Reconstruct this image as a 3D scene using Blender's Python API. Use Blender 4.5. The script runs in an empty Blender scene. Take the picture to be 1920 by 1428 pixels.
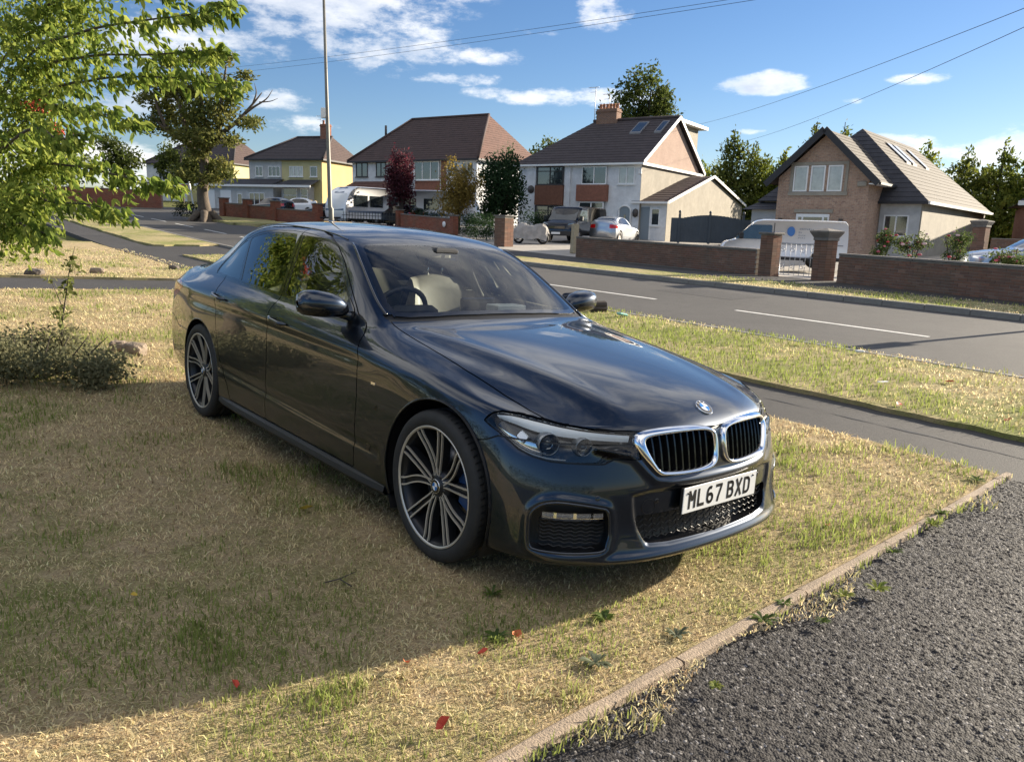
import bpy, bmesh, math, random
import numpy as np
from math import radians, sin, cos, pi, sqrt, atan2, tan
from mathutils import Vector, Matrix

S = bpy.context.scene
COL = S.collection

# ------------------------------------------------------------------ camera
CAM_H = 1.4458
cam_d = bpy.data.cameras.new('camera')
cam_d.sensor_fit = 'HORIZONTAL'
cam_d.sensor_width = 36.0
cam_d.lens = 36.0 * 1453.78 / 1920.0
cam_d.clip_start = 0.05
cam_d.clip_end = 3000.0
cam_o = bpy.data.objects.new('camera', cam_d)
COL.objects.link(cam_o)
_p, _r = radians(11.2), radians(1.8)
_f = Vector((0, cos(_p), -sin(_p))); _rt = Vector((1, 0, 0)); _u = Vector((0, sin(_p), cos(_p)))
_rx = cos(_r) * _rt + sin(_r) * _u
_uy = -sin(_r) * _rt + cos(_r) * _u
cam_o.matrix_world = Matrix(((_rx.x, _uy.x, -_f.x, 0), (_rx.y, _uy.y, -_f.y, 0), (_rx.z, _uy.z, -_f.z, CAM_H), (0, 0, 0, 1)))
S.camera = cam_o

# ------------------------------------------------------------------ sun and sky
SUN_AZ = atan2(0.865, 0.502)       # clockwise from +Y
SUN_EL = radians(16.0)
sun_dir = Vector((sin(SUN_AZ) * cos(SUN_EL), cos(SUN_AZ) * cos(SUN_EL), sin(SUN_EL)))
sun_d = bpy.data.lights.new('sun', 'SUN')
sun_d.energy = 5.0
sun_d.angle = radians(0.53)
sun_d.color = (1.0, 0.88, 0.70)
sun_o = bpy.data.objects.new('sun', sun_d)
sun_o.rotation_euler = (-sun_dir).to_track_quat('-Z', 'Y').to_euler()
sun_o.location = (30, 30, 30)
COL.objects.link(sun_o)

S.view_settings.view_transform = 'Standard'
S.view_settings.look = 'None'
S.view_settings.exposure = 1.50
S.view_settings.gamma = 1.0
S.view_settings.use_curve_mapping = False
S.cycles.use_denoising = True
S.cycles.max_bounces = 7
S.cycles.diffuse_bounces = 4
S.cycles.glossy_bounces = 4
S.cycles.transparent_max_bounces = 24
S.cycles.sample_clamp_indirect = 6.0


class NT:
    """short-hand for building node trees"""
    def __init__(s, tree):
        s.t = tree; s.n = tree.nodes; s.l = tree.links
    def node(s, kind, **kw):
        nd = s.n.new(kind)
        for k, v in kw.items():
            if k.startswith('_'):
                setattr(nd, k[1:], v)
            else:
                i = nd.inputs[int(k[1:])] if (k[0] == 'i' and k[1:].isdigit()) else nd.inputs[k.replace('__', ' ')]
                s.put(i, v)
        return nd
    def put(s, sock, v):
        if isinstance(v, bpy.types.NodeSocket):
            s.l.new(v, sock)
        elif isinstance(v, bpy.types.Node):
            s.l.new(v.outputs[0], sock)
        else:
            if isinstance(v, (tuple, list)) and len(v) == 3 and getattr(sock, 'type', '') == 'RGBA':
                v = (*v, 1)
            sock.default_value = v
    def math(s, op, a, b=None, c=None, clamp=False):
        nd = s.n.new('ShaderNodeMath'); nd.operation = op; nd.use_clamp = clamp
        s.put(nd.inputs[0], a)
        if b is not None: s.put(nd.inputs[1], b)
        if c is not None: s.put(nd.inputs[2], c)
        return nd.outputs[0]
    def vmath(s, op, a, b=None):
        nd = s.n.new('ShaderNodeVectorMath'); nd.operation = op
        s.put(nd.inputs[0], a)
        if b is not None: s.put(nd.inputs[1], b)
        return nd.outputs['Value'] if op in ('DOT_PRODUCT', 'LENGTH', 'DISTANCE') else nd.outputs[0]
    def mix(s, f, a, b, blend='MIX'):
        nd = s.n.new('ShaderNodeMix'); nd.data_type = 'RGBA'; nd.blend_type = blend
        s.put(nd.inputs['Factor'], f); s.put(nd.inputs[6], a); s.put(nd.inputs[7], b)
        return nd.outputs[2]
    def ramp(s, f, stops, interp='LINEAR'):
        nd = s.n.new('ShaderNodeValToRGB'); cr = nd.color_ramp; cr.interpolation = interp
        while len(cr.elements) < len(stops): cr.elements.new(0.5)
        for e, (p, c) in zip(cr.elements, stops):
            e.position = p; e.color = (*c, 1) if len(c) == 3 else c
        s.put(nd.inputs[0], f)
        return nd.outputs[0]
    def maprange(s, v, a, b, c=0.0, d=1.0, smooth=False):
        nd = s.n.new('ShaderNodeMapRange')
        if smooth: nd.interpolation_type = 'SMOOTHSTEP'
        s.put(nd.inputs[0], v); s.put(nd.inputs[1], a); s.put(nd.inputs[2], b); s.put(nd.inputs[3], c); s.put(nd.inputs[4], d)
        return nd.outputs[0]
    def noise(s, vec, scale, detail=2.0, rough=0.5, dist=0.0, out=0, dim='3D'):
        nd = s.n.new('ShaderNodeTexNoise'); nd.noise_dimensions = dim
        if vec is not None: s.put(nd.inputs['Vector'], vec)
        nd.inputs['Scale'].default_value = scale; nd.inputs['Detail'].default_value = detail
        nd.inputs['Roughness'].default_value = rough; nd.inputs['Distortion'].default_value = dist
        return nd.outputs[out]


world = bpy.data.worlds.new('World')
S.world = world
world.use_nodes = True
def build_sky():
    T = NT(world.node_tree)
    T.n.clear()
    out = T.node('ShaderNodeOutputWorld')
    bg = T.node('ShaderNodeBackground', Strength=0.050)
    T.l.new(bg.outputs[0], out.inputs[0])
    sky = T.node('ShaderNodeTexSky', _sky_type='NISHITA', _sun_disc=False, _sun_elevation=SUN_EL, _sun_rotation=SUN_AZ,
                 _altitude=60.0, _air_density=1.0, _dust_density=0.15, _ozone_density=2.2)
    tc = T.node('ShaderNodeTexCoord')
    d = T.vmath('NORMALIZE', tc.outputs['Generated'])
    sep = T.node('ShaderNodeSeparateXYZ', Vector=d)
    x, y, z = sep.outputs
    az = T.math('ARCTAN2', x, y)
    el = T.math('ARCSINE', z)
    # scattered flat-bottomed cumulus over the whole sky: noise on a plane overhead
    zz = T.math('MAXIMUM', z, 0.035)
    px = T.math('DIVIDE', x, zz); py = T.math('DIVIDE', y, zz)
    pv = T.node('ShaderNodeCombineXYZ', X=px, Y=py, Z=0.0)
    warp = T.noise(pv, 1.6, 3, 0.55, out=1)
    pvw = T.vmath('ADD', pv, T.vmath('SCALE', T.vmath('SUBTRACT', warp, (0.5, 0.5, 0.5))))
    pvw.node.inputs[1].links[0].from_node.inputs['Scale'].default_value = 0.6
    nz = T.noise(pvw, 0.62, 9, 0.62)
    high = T.maprange(nz, 0.42, 0.60, 0, 1, True)
    hi_w = T.maprange(el, radians(19), radians(27), 0, 1, True)
    over = T.math('MULTIPLY', high, hi_w)
    # the banks seen above the houses: (azimuth, elevation, half-width, half-height, strength) in degrees
    banks = [(-14.5, 15.2, 13.5, 4.3, 1.0), (-24, 10.5, 9, 2.4, .75), (-9.5, 11.6, 7, 2.0, .9), (-28.5, 3.3, 9, 2.2, 1.0), (-21, 4.4, 4.5, 1.3, .9), (-26, 7.0, 5, 1.2, .8),
             (-16.6, 7.6, 2.6, .9, .95), (-14.6, 6.2, 3.2, .7, .7), (3.2, 8.9, 8.5, .95, 1.05), (-4.4, 9.9, 4.2, .7, .9), (-2.2, 11.6, 3.4, .75, .95),
             (5.3, 14.4, 2.5, 1.35, 1.05), (.6, 12.9, 2.2, .5, .6),
             (15.8, 9.8, 3.6, .85, 1.05), (25.7, 9.8, 2.5, .55, 1.0), (24.5, 5.5, 4.4, 1.15, 1.0), (33, 5.6, 7, 1.7, 1.05), (31.5, 3.0, 12, 1.8, .8),
             (16, 6.8, 1.2, .25, .8), (18.5, 3.0, 4, .9, .6), (-33, 15, 8, 5, .7), (-36, 7, 7, 3.0, .9), (21.5, 8.3, 1.2, .3, .7), (11, 4, 5, .6, .5),
             (-20, 18.5, 16, 2.6, .8), (44, 10, 7, 2, .8), (-50, 9, 10, 3, .8)]
    ae = T.node('ShaderNodeCombineXYZ', X=az, Y=T.math('MULTIPLY', el, 2.3), Z=0.0)
    w1 = T.noise(ae, 11.0, 9, 0.66)
    w2 = T.noise(ae, 3.4, 4, 0.55, out=1)
    sw = T.node('ShaderNodeSeparateXYZ', Vector=w2)
    azw = T.math('ADD', az, T.math('MULTIPLY', T.math('SUBTRACT', sw.outputs[0], .5), .10))
    elw = T.math('ADD', el, T.math('MULTIPLY', T.math('SUBTRACT', sw.outputs[1], .5), .045))
    tot = None
    for a, e, w, h, st in banks:
        da = T.math('MULTIPLY', T.math('SUBTRACT', azw, radians(a)), 1 / radians(w))
        de = T.math('MULTIPLY', T.math('SUBTRACT', elw, radians(e)), 1 / radians(h))
        r2 = T.math('ADD', T.math('MULTIPLY', da, da), T.math('MULTIPLY', de, de))
        g = T.math('MULTIPLY', T.math('SUBTRACT', 1.0, r2), st)
        g = T.math('MAXIMUM', g, 0.0)
        tot = g if tot is None else T.math('MAXIMUM', tot, g)
    cl = T.math('ADD', T.math('MULTIPLY', tot, .85), T.math('MULTIPLY', T.math('SUBTRACT', w1, .5), 3.6))
    cl = T.math('MULTIPLY', T.maprange(cl, .16, 1.15, 0, 1, True), T.maprange(tot, 0.0, .35, 0, 1, True))
    m = T.math('MAXIMUM', cl, over)
    # cloud body: bright lit rims, greyer thick middles
    thick = T.noise(T.vmath('ADD', ae, (0.02, 0.05, 0)), 5.5, 6, 0.6)
    col = T.ramp(T.math('MULTIPLY', thick, T.maprange(cl, .2, 1.0, .75, 1.15)), [(.40, (1.0, .98, .95)), (.64, (.55, .60, .69))])
    cloud = T.node('ShaderNodeVectorMath', _operation='SCALE'); T.put(cloud.inputs[0], col); cloud.inputs['Scale'].default_value = 10.2
    # the camera renders the sky a little more saturated than the raw model
    hs = T.node('ShaderNodeHueSaturation', Saturation=1.12, Value=1.0, Color=T.mix(1.0, sky.outputs[0], (.86, .885, 1.04), 'MULTIPLY'))
    fin = T.mix(T.math('MULTIPLY', m, .93), hs.outputs[0], cloud.outputs[0])
    T.l.new(fin, bg.inputs['Color'])


build_sky()
# ------------------------------------------------------------------ mesh helpers
def link(o, parent=None):
    COL.objects.link(o)
    if parent is not None:
        o.parent = parent
    return o


def tag(o, label=None, cat=None, group=None, kind=None):
    if label: o['label'] = label
    if cat: o['category'] = cat
    if group: o['group'] = group
    if kind: o['kind'] = kind
    return o


def empty(name, loc=(0, 0, 0), rz=0.0, label=None, cat=None, group=None):
    o = bpy.data.objects.new(name, None)
    o.empty_display_size = 0.2
    o.location = loc
    o.rotation_euler = (0, 0, rz)
    COL.objects.link(o)
    tag(o, label, cat, group)
    return o


def mesh_obj(name, verts, faces, mat=None, parent=None, smooth=False, mats=None, midx=None):
    me = bpy.data.meshes.new(name)
    me.from_pydata([tuple(map(float, v)) for v in verts], [], [tuple(f) for f in faces])
    for m in (mats or ([mat] if mat else [])):
        me.materials.append(m)
    if midx is not None:
        me.polygons.foreach_set('material_index', np.asarray(midx, dtype=np.int32))
    if smooth:
        me.polygons.foreach_set('use_smooth', np.ones(len(me.polygons), dtype=bool))
    me.update()
    o = bpy.data.objects.new(name, me)
    return link(o, parent)


class MB:
    """collects shapes; build() links them as ONE mesh object"""
    def __init__(s):
        s.v = []; s.f = []; s.sm = []; s.mi = []; s.cur = 0
    def add(s, verts, faces, smooth=False):
        k = len(s.v)
        s.v += [tuple(p) for p in verts]
        s.f += [tuple(i + k for i in f) for f in faces]
        s.sm += [smooth] * len(faces); s.mi += [s.cur] * len(faces)
        return s
    def box(s, x0, x1, y0, y1, z0, z1):
        v = [(x0, y0, z0), (x1, y0, z0), (x1, y1, z0), (x0, y1, z0), (x0, y0, z1), (x1, y0, z1), (x1, y1, z1), (x0, y1, z1)]
        return s.add(v, [(0, 3, 2, 1), (4, 5, 6, 7), (0, 1, 5, 4), (1, 2, 6, 5), (2, 3, 7, 6), (3, 0, 4, 7)])
    def bevbox(s, x0, x1, y0, y1, z0, z1, b=0.02):
        """box with chamfered vertical and top edges"""
        def ring(z, i):
            a, c, d, e = x0 + i, x1 - i, y0 + i, y1 - i
            return [(a + b, d, z), (c - b, d, z), (c, d + b, z), (c, e - b, z), (c - b, e, z), (a + b, e, z), (a, e - b, z), (a, d + b, z)]
        V = ring(z0 + b, 0) + ring(z1 - b, 0) + ring(z1, b) + ring(z0, b)
        F = [(i, (i + 1) % 8, (i + 1) % 8 + 8, i + 8) for i in range(8)] + [(i + 8, (i + 1) % 8 + 8, (i + 1) % 8 + 16, i + 16) for i in range(8)]
        F += [(i + 24, (i + 1) % 8 + 24, (i + 1) % 8, i) for i in range(8)]
        F += [tuple(range(16, 24)), tuple(range(31, 23, -1))]
        return s.add(V, F)
    def poly(s, pts):
        return s.add(pts, [tuple(range(len(pts)))])
    def prism(s, pts, off):
        """polygon of 3-D points, pushed along vector off to give thickness"""
        n = len(pts); off = Vector(off)
        P = [Vector(p) for p in pts]
        V = P + [p + off for p in P]
        F = [tuple(range(n - 1, -1, -1)), tuple(range(n, 2 * n))] + [(i, (i + 1) % n, (i + 1) % n + n, i + n) for i in range(n)]
        return s.add(V, F)
    def tube(s, pts, r, n=8, closed=False, cap=True, smooth=True, up=None):
        P = [Vector(p) for p in pts]; m = len(P)
        R = r if isinstance(r, (list, tuple)) else [r] * m
        V = []; F = []; pu = None
        for i in range(m):
            if closed: t = P[(i + 1) % m] - P[i - 1]
            else: t = P[min(i + 1, m - 1)] - P[max(i - 1, 0)]
            if t.length < 1e-9: t = Vector((0, 0, 1))
            t.normalize()
            if pu is None:
                a = Vector((0, 0, 1)) if abs(t.z) < .9 else Vector((1, 0, 0))
                u = t.cross(a).normalized()
            else:
                u = (pu - t * pu.dot(t)).normalized()
            pu = u; w = t.cross(u)
            for k in range(n):
                an = 2 * pi * k / n
                V.append(P[i] + (u * cos(an) + w * sin(an)) * R[i])
        for i in range(m if closed else m - 1):
            j = (i + 1) % m
            for k in range(n):
                F.append((i * n + k, i * n + (k + 1) % n, j * n + (k + 1) % n, j * n + k))
        s.add(V, F, smooth)
        if cap and not closed:
            k0 = len(s.v) - len(V)
            s.f += [tuple(k0 + i for i in range(n - 1, -1, -1)), tuple(k0 + (m - 1) * n + i for i in range(n))]
            s.sm += [False, False]; s.mi += [s.cur] * 2
        return s
    def lathe(s, prof, n=24, axis='z', center=(0, 0, 0), smooth=True, closed=False, arc=None):
        """prof: list of (radius, height) turned about an axis"""
        V = []; F = []; m = len(prof); c = Vector(center)
        for k in range(n):
            an = 2 * pi * k / n
            for r, h in prof:
                if axis == 'z': p = (r * cos(an), r * sin(an), h)
                elif axis == 'y': p = (r * cos(an), h, r * sin(an))
                else: p = (h, r * cos(an), r * sin(an))
                V.append(c + Vector(p))
        for k in range(n):
            k2 = (k + 1) % n
            for i in range(m - 1):
                F.append((k * m + i, k2 * m + i, k2 * m + i + 1, k * m + i + 1))
        return s.add(V, F, smooth)
    def xform(s, M):
        s.v = [tuple(M @ Vector(p)) for p in s.v]
        return s
    def build(s, name, mat, parent=None, loc=None):
        me = bpy.data.meshes.new(name)
        me.from_pydata(s.v, [], s.f)
        for m in (mat if isinstance(mat, (list, tuple)) else [mat]):
            me.materials.append(m)
        me.polygons.foreach_set('use_smooth', np.array(s.sm, dtype=bool))
        me.polygons.foreach_set('material_index', np.array(s.mi, dtype=np.int32))
        me.update()
        o = bpy.data.objects.new(name, me)
        if loc is not None: o.location = loc
        return link(o, parent)


def copy_tree(o, parent=None):
    c = o.copy(); COL.objects.link(c); c.parent = parent
    for ch in list(o.children):
        copy_tree(ch, c)
    return c


def catmull(pts, n, closed=False):
    P = np.array(pts, float); m = len(P); out = []
    rng = range(m) if closed else range(m - 1)
    for i in rng:
        p0 = P[(i - 1) % m] if (closed or i > 0) else 2 * P[0] - P[1]
        p1 = P[i]; p2 = P[(i + 1) % m]
        p3 = P[(i + 2) % m] if (closed or i + 2 < m) else 2 * P[-1] - P[-2]
        for t in np.linspace(0, 1, n, endpoint=False):
            out.append(.5 * (2 * p1 + (p2 - p0) * t + (2 * p0 - 5 * p1 + 4 * p2 - p3) * t * t + (3 * p1 - p0 - 3 * p2 + p3) * t ** 3))
    if not closed: out.append(P[-1])
    return np.array(out)


def round_poly(pts, rad, seg=5):
    """polygon with rounded corners; rad a number or one per corner"""
    n = len(pts); out = []
    for i in range(n):
        p = np.array(pts[i], float); a = np.array(pts[i - 1], float); b = np.array(pts[(i + 1) % n], float)
        r = rad[i] if isinstance(rad, (list, tuple)) else rad
        la = np.linalg.norm(a - p); lb = np.linalg.norm(b - p)
        r = min(r, la * .48, lb * .48)
        if r < 1e-4:
            out.append(p); continue
        q0 = p + (a - p) / la * r; q1 = p + (b - p) / lb * r
        for t in np.linspace(0, 1, seg + 1):
            out.append((1 - t) ** 2 * q0 + 2 * t * (1 - t) * p + t * t * q1)
    return np.array(out)


# ------------------------------------------------------------------ terrain: the car's lawn falls gently to the right,
# the road beyond climbs away, and the far end of the street climbs once more
GN = (0.030700304, 0.008663772, 0.999491086)
RD = np.array([0.612, -0.791]); RD = RD / np.linalg.norm(RD)      # along the road, towards the right
RN = np.array([-RD[1], RD[0]])                                    # across the road, away from the camera


def XY(s, o):
    return RD[0] * s + RN[0] * o, RD[1] * s + RN[1] * o


def SO(x, y):
    return RD[0] * x + RD[1] * y, RN[0] * x + RN[1] * y


def softp(v, w):
    return w * np.logaddexp(0, np.asarray(v, float) / w)


def G(x, y):
    s, o = SO(np.asarray(x, float), np.asarray(y, float))
    # beyond the houses the slopes level out
    oo = 60 - softp(60 - o, 8); ss = -110 + softp(s + 110, 10)
    base = -(GN[0] * np.clip(x, -80, 60) + GN[1] * np.clip(y, -60, 90)) / GN[2]
    dip = .42 * np.exp(-((np.asarray(x, float) - 12) ** 2 + (np.asarray(y, float) - 33) ** 2) / 34.0)      # sunken forecourt of the brick house
    return base + .047 * softp(oo - 6, .8) + .028 * softp(-ss - 30, 4) - dip


def GS(s, o):
    return float(G(*XY(s, o)))
# ------------------------------------------------------------------ materials
MATS = {}


def pm(name, col=(.5, .5, .5), rough=.5, metal=0.0, spec=.5, coat=0.0, coat_r=.03, var=0.0, vscale=6.0, bump=0.0, bscale=40.0, emit=None, estr=0.0, trans=0.0, fine=None):
    """Principled material with optional large-scale colour variation and fine bump"""
    if name in MATS: return MATS[name]
    m = bpy.data.materials.new(name); m.use_nodes = True
    T = NT(m.node_tree); b = T.n['Principled BSDF']
    b.inputs['Base Color'].default_value = (*col, 1)
    b.inputs['Roughness'].default_value = rough
    b.inputs['Metallic'].default_value = metal
    b.inputs['Specular IOR Level'].default_value = spec
    b.inputs['Coat Weight'].default_value = coat
    b.inputs['Coat Roughness'].default_value = coat_r
    b.inputs['Transmission Weight'].default_value = trans
    if emit:
        b.inputs['Emission Color'].default_value = (*emit, 1); b.inputs['Emission Strength'].default_value = estr
    if var or bump:
        tc = T.node('ShaderNodeTexCoord')
    if var:
        n = T.noise(tc.outputs['Object'], vscale, 6, .65)
        lo = tuple(c * (1 - var) for c in col); hi = tuple(min(1, c * (1 + var)) for c in col)
        c = T.ramp(n, [(.3, lo), (.7, hi)])
        if fine:
            n3 = T.noise(tc.outputs['Object'], fine, 3, .6)
            c = T.mix(T.maprange(n3, .35, .65, 0, .5), c, tuple(v * .72 for v in col))
        T.l.new(c, b.inputs['Base Color'])
    if bump:
        n2 = T.noise(tc.outputs['Object'], bscale, 4, .6)
        bm = T.node('ShaderNodeBump', Strength=bump, Distance=.02, Height=n2)
        T.l.new(bm.outputs[0], b.inputs['Normal'])
    MATS[name] = m
    return m


def glassy(name, tint=(.8, .85, .85), refl=1.0, ior=1.5, rough=0.0):
    """thin sheet of glass: tinted see-through plus a Fresnel reflection"""
    if name in MATS: return MATS[name]
    m = bpy.data.materials.new(name); m.use_nodes = True
    T = NT(m.node_tree); T.n.clear()
    out = T.node('ShaderNodeOutputMaterial')
    tr = T.node('ShaderNodeBsdfTransparent', Color=tint)
    gl = T.node('ShaderNodeBsdfGlossy', Color=(1, 1, 1), Roughness=rough)
    fr = T.node('ShaderNodeFresnel', IOR=ior)
    mx = T.node('ShaderNodeMixShader', Fac=T.math('MULTIPLY', fr.outputs[0], refl, clamp=True))
    T.l.new(tr.outputs[0], mx.inputs[1]); T.l.new(gl.outputs[0], mx.inputs[2])
    T.l.new(mx.outputs[0], out.inputs[0])
    MATS[name] = m
    return m


def paint(name, col, flake=.25, metal=.85, rough=.32):
    if name in MATS: return MATS[name]
    m = pm(name, col, rough, metal, spec=0.0, coat=1.0, coat_r=.008)
    m.node_tree.nodes['Principled BSDF'].inputs['Coat IOR'].default_value = 1.58
    T = NT(m.node_tree); b = T.n['Principled BSDF']
    tc = T.node('ShaderNodeTexCoord')
    n = T.noise(tc.outputs['Object'], 900, 2, .7)
    c = T.mix(T.maprange(n, .3, .7), tuple(v * (1 - flake) for v in col), tuple(v * (1 + flake) for v in col))
    # a film of road dust, thicker towards the sills
    sep = T.node('ShaderNodeSeparateXYZ', Vector=tc.outputs['Object'])
    d = T.noise(tc.outputs['Object'], 7, 5, .6)
    dust = T.math('MULTIPLY', T.maprange(sep.outputs[2], .95, .15, .004, .03), T.maprange(d, .35, .7))
    T.l.new(T.mix(dust, c, (.20, .17, .13)), b.inputs['Base Color'])
    T.l.new(T.math('ADD', .006, T.math('MULTIPLY', dust, .30)), b.inputs['Coat Roughness'])
    return m


M_ = dict(
    paint=paint('grey_metallic_paint', (.018, .026, .041), metal=.9, rough=.34),
    black=pm('black_plastic', (.012, .012, .013), .45, bump=.15, bscale=400),
    gloss=pm('gloss_black_trim', (.008, .008, .009), .12, coat=.6),
    rubber=pm('tyre_rubber', (.018, .018, .018), .72, var=.3, vscale=14),
    chrome=pm('chrome', (.86, .86, .87), .06, 1.0),
    satin=pm('machined_alloy', (.60, .56, .49), .38, .6),
    alloy=pm('dark_grey_alloy', (.035, .036, .04), .35, .6),
    disc=pm('brake_steel', (.30, .29, .28), .38, 1.0),
    caliper=pm('blue_caliper_paint', (.02, .06, .16), .35),
    interior=pm('dark_cabin_trim', (.022, .022, .024), .6, bump=.1, bscale=300),
    leather=pm('cream_leather', (.30, .28, .24), .5, var=.08, vscale=9),
    screen_glass=glassy('windscreen_glass', (.95, .985, .975), 1.0, 1.52),
    side_glass=glassy('tinted_side_glass', (.30, .33, .31), 1.7, 1.52),
    front_glass=glassy('front_side_glass', (.52, .56, .54), 1.8, 1.52),
    lens=glassy('clear_lens', (.93, .95, .95), 1.0, 1.45),
    plate=pm('white_plate', (.80, .80, .78), .35),
    ink=pm('plate_black', (.010, .010, .010), .4),
    white=pm('white_enamel', (.82, .82, .82), .3),
    blue=pm('blue_enamel', (.02, .16, .45), .3),
    red=pm('red_lamp', (.45, .01, .01), .15, coat=.8),
    lamp_white=pm('lamp_white', (.86, .87, .88), .25, spec=.8),
    reflector=pm('lamp_reflector', (.72, .73, .74), .12, 1.0),
)
# ------------------------------------------------------------------ grass
def mat_blades(name, trans=.25):
    m = bpy.data.materials.new(name); m.use_nodes = True
    T = NT(m.node_tree); b = T.n['Principled BSDF']; b.inputs['Roughness'].default_value = .7; b.inputs['Specular IOR Level'].default_value = .2
    a = T.node('ShaderNodeVertexColor', _layer_name='tint')
    T.l.new(a.outputs[0], b.inputs['Base Color'])
    tr = T.node('ShaderNodeBsdfTranslucent', Color=a.outputs[0]); mx = T.node('ShaderNodeMixShader', Fac=trans)
    T.l.new(b.outputs[0], mx.inputs[1]); T.l.new(tr.outputs[0], mx.inputs[2])
    T.l.new(mx.outputs[0], T.n['Material Output'].inputs[0])
    MATS[name] = m
    return m


mat_blades('grass_blades', .5)


def raw_mesh(name, V, F, cols, mat, parent=None):
    """fast mesh from arrays; F (n,k); cols per vertex"""
    me = bpy.data.meshes.new(name); k = F.shape[1]
    me.vertices.add(len(V)); me.vertices.foreach_set('co', np.ascontiguousarray(V, np.float32).ravel())
    me.loops.add(F.size); me.loops.foreach_set('vertex_index', np.ascontiguousarray(F, np.int32).ravel())
    me.polygons.add(len(F)); me.polygons.foreach_set('loop_start', np.arange(0, F.size, k, dtype=np.int32))
    me.update(calc_edges=True)
    if cols is not None:
        ca = me.color_attributes.new('tint', 'FLOAT_COLOR', 'POINT')
        ca.data.foreach_set('color', np.ascontiguousarray(np.c_[cols, np.ones(len(cols))], np.float32).ravel())
    me.materials.append(mat)
    o = bpy.data.objects.new(name, me)
    return link(o, parent)


def vnoise(x, y, f, seed):
    """smooth value noise"""
    r = np.random.default_rng(seed); T = r.random((256, 256))
    x = x * f; y = y * f; i = np.floor(x).astype(int); j = np.floor(y).astype(int); u = x - i; v = y - j
    u = u * u * (3 - 2 * u); v = v * v * (3 - 2 * v)
    g = lambda a, b: T[a % 256, b % 256]
    return g(i, j) * (1 - u) * (1 - v) + g(i + 1, j) * u * (1 - v) + g(i, j + 1) * (1 - u) * v + g(i + 1, j + 1) * u * v


# ------------------------------------------------------------------ ground materials
def mat_lawn(name, dry, green, amount, soil=(.17, .125, .08)):
    m = bpy.data.materials.new(name); m.use_nodes = True
    T = NT(m.node_tree); b = T.n['Principled BSDF']; b.inputs['Roughness'].default_value = .95; b.inputs['Specular IOR Level'].default_value = .1
    g = T.node('ShaderNodeNewGeometry'); P = g.outputs['Position']
    big = T.noise(P, .55, 4, .6); mid = T.noise(P, 5.5, 4, .65); fine = T.noise(P, 60, 4, .7); sp = T.noise(P, 190, 2, .6)
    c = T.mix(T.maprange(T.math('ADD', T.math('MULTIPLY', big, .55), T.math('MULTIPLY', mid, .45)), amount - .05, amount + .08), green, dry)
    c = T.mix(T.maprange(fine, .50, .72, 0, .75), c, soil)
    c = T.mix(T.maprange(sp, .55, .75, 0, .6), c, tuple(min(1, v * 1.35) for v in dry))
    T.l.new(c, b.inputs['Base Color'])
    bm = T.node('ShaderNodeBump', Strength=.9, Distance=.02, Height=T.math('ADD', fine, T.math('MULTIPLY', sp, .6)))
    T.l.new(bm.outputs[0], b.inputs['Normal'])
    MATS[name] = m
    return m


def mat_tarmac(name, col, lum=.35, scale=260, bump=.6, patch=.25, dist=.004, stone=(.30, .28, .26)):
    m = bpy.data.materials.new(name); m.use_nodes = True
    T = NT(m.node_tree); b = T.n['Principled BSDF']; b.inputs['Roughness'].default_value = .78; b.inputs['Specular IOR Level'].default_value = .35
    g = T.node('ShaderNodeNewGeometry'); P = g.outputs['Position']
    vo = T.node('ShaderNodeTexVoronoi', Vector=P, Scale=scale)
    big = T.noise(P, .35, 5, .6); n = T.noise(P, scale * .5, 3, .7); mid = T.noise(P, 3.0, 5, .65)
    c = T.mix(T.maprange(vo.outputs['Color'], .45, .95, 0, lum), col, stone)
    if name == 'drive_asphalt':      # chippings of mixed tone in dark binder
        c = T.ramp(T.node('ShaderNodeSeparateColor', Color=vo.outputs['Color']).outputs[0], [(0, (.007, .006, .0065)), (.30, (.017, .015, .016)), (.62, (.034, .031, .031)), (.86, (.055, .050, .049)), (.94, (.22, .21, .205))], 'CONSTANT')
    c = T.mix(T.maprange(n, .4, .7, 0, .45), c, tuple(v * .45 for v in col))
    c = T.mix(T.maprange(T.math('ADD', T.math('MULTIPLY', big, .6), T.math('MULTIPLY', mid, .4)), .42, .60, 0, patch), c, tuple(v * 1.8 for v in col))
    T.l.new(c, b.inputs['Base Color'])
    h = T.math('ADD', T.math('MULTIPLY', T.math('SUBTRACT', 1.0, vo.outputs['Distance']), 1.0), n)
    bm = T.node('ShaderNodeBump', Strength=bump, Distance=dist, Height=h)
    T.l.new(bm.outputs[0], b.inputs['Normal'])
    MATS[name] = m
    return m


STRAW = (.78, .65, .39); GREEN = (.24, .285, .075)
mat_lawn('dry_lawn', (.45, .35, .21), (.26, .25, .10), .45)
mat_lawn('verge_grass', (.42, .35, .19), (.23, .25, .08), .47)
mat_lawn('garden_grass', (.25, .21, .09), (.09, .11, .03), .55)
mat_tarmac('road_asphalt', (.062, .058, .054), .30, 110, .5, .35, .004, (.20, .19, .175))
mat_tarmac('path_asphalt', (.044, .041, .039), .30, 130, .5, .3, .004, (.15, .14, .13))
mat_tarmac('drive_asphalt', (.030, .027, .028), .80, 115, .8, .2, .004, (.24, .225, .22))
pm('concrete_edging', (.33, .255, .185), .9, var=.22, vscale=5, bump=.6, bscale=120, fine=60)
pm('concrete_kerb', (.24, .225, .20), .9, var=.25, vscale=3, bump=.5, bscale=60, fine=30)
pm('paint_white', (.72, .71, .67), .7, var=.18, vscale=7, fine=25)
pm('earth', (.16, .12, .08), .95, var=.3, vscale=2)
pm('pale_paving', (.36, .33, .29), .9, var=.22, vscale=.8, bump=.3, bscale=20, fine=6)
pm('tar_seal', (.020, .019, .019), .6)
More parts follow.
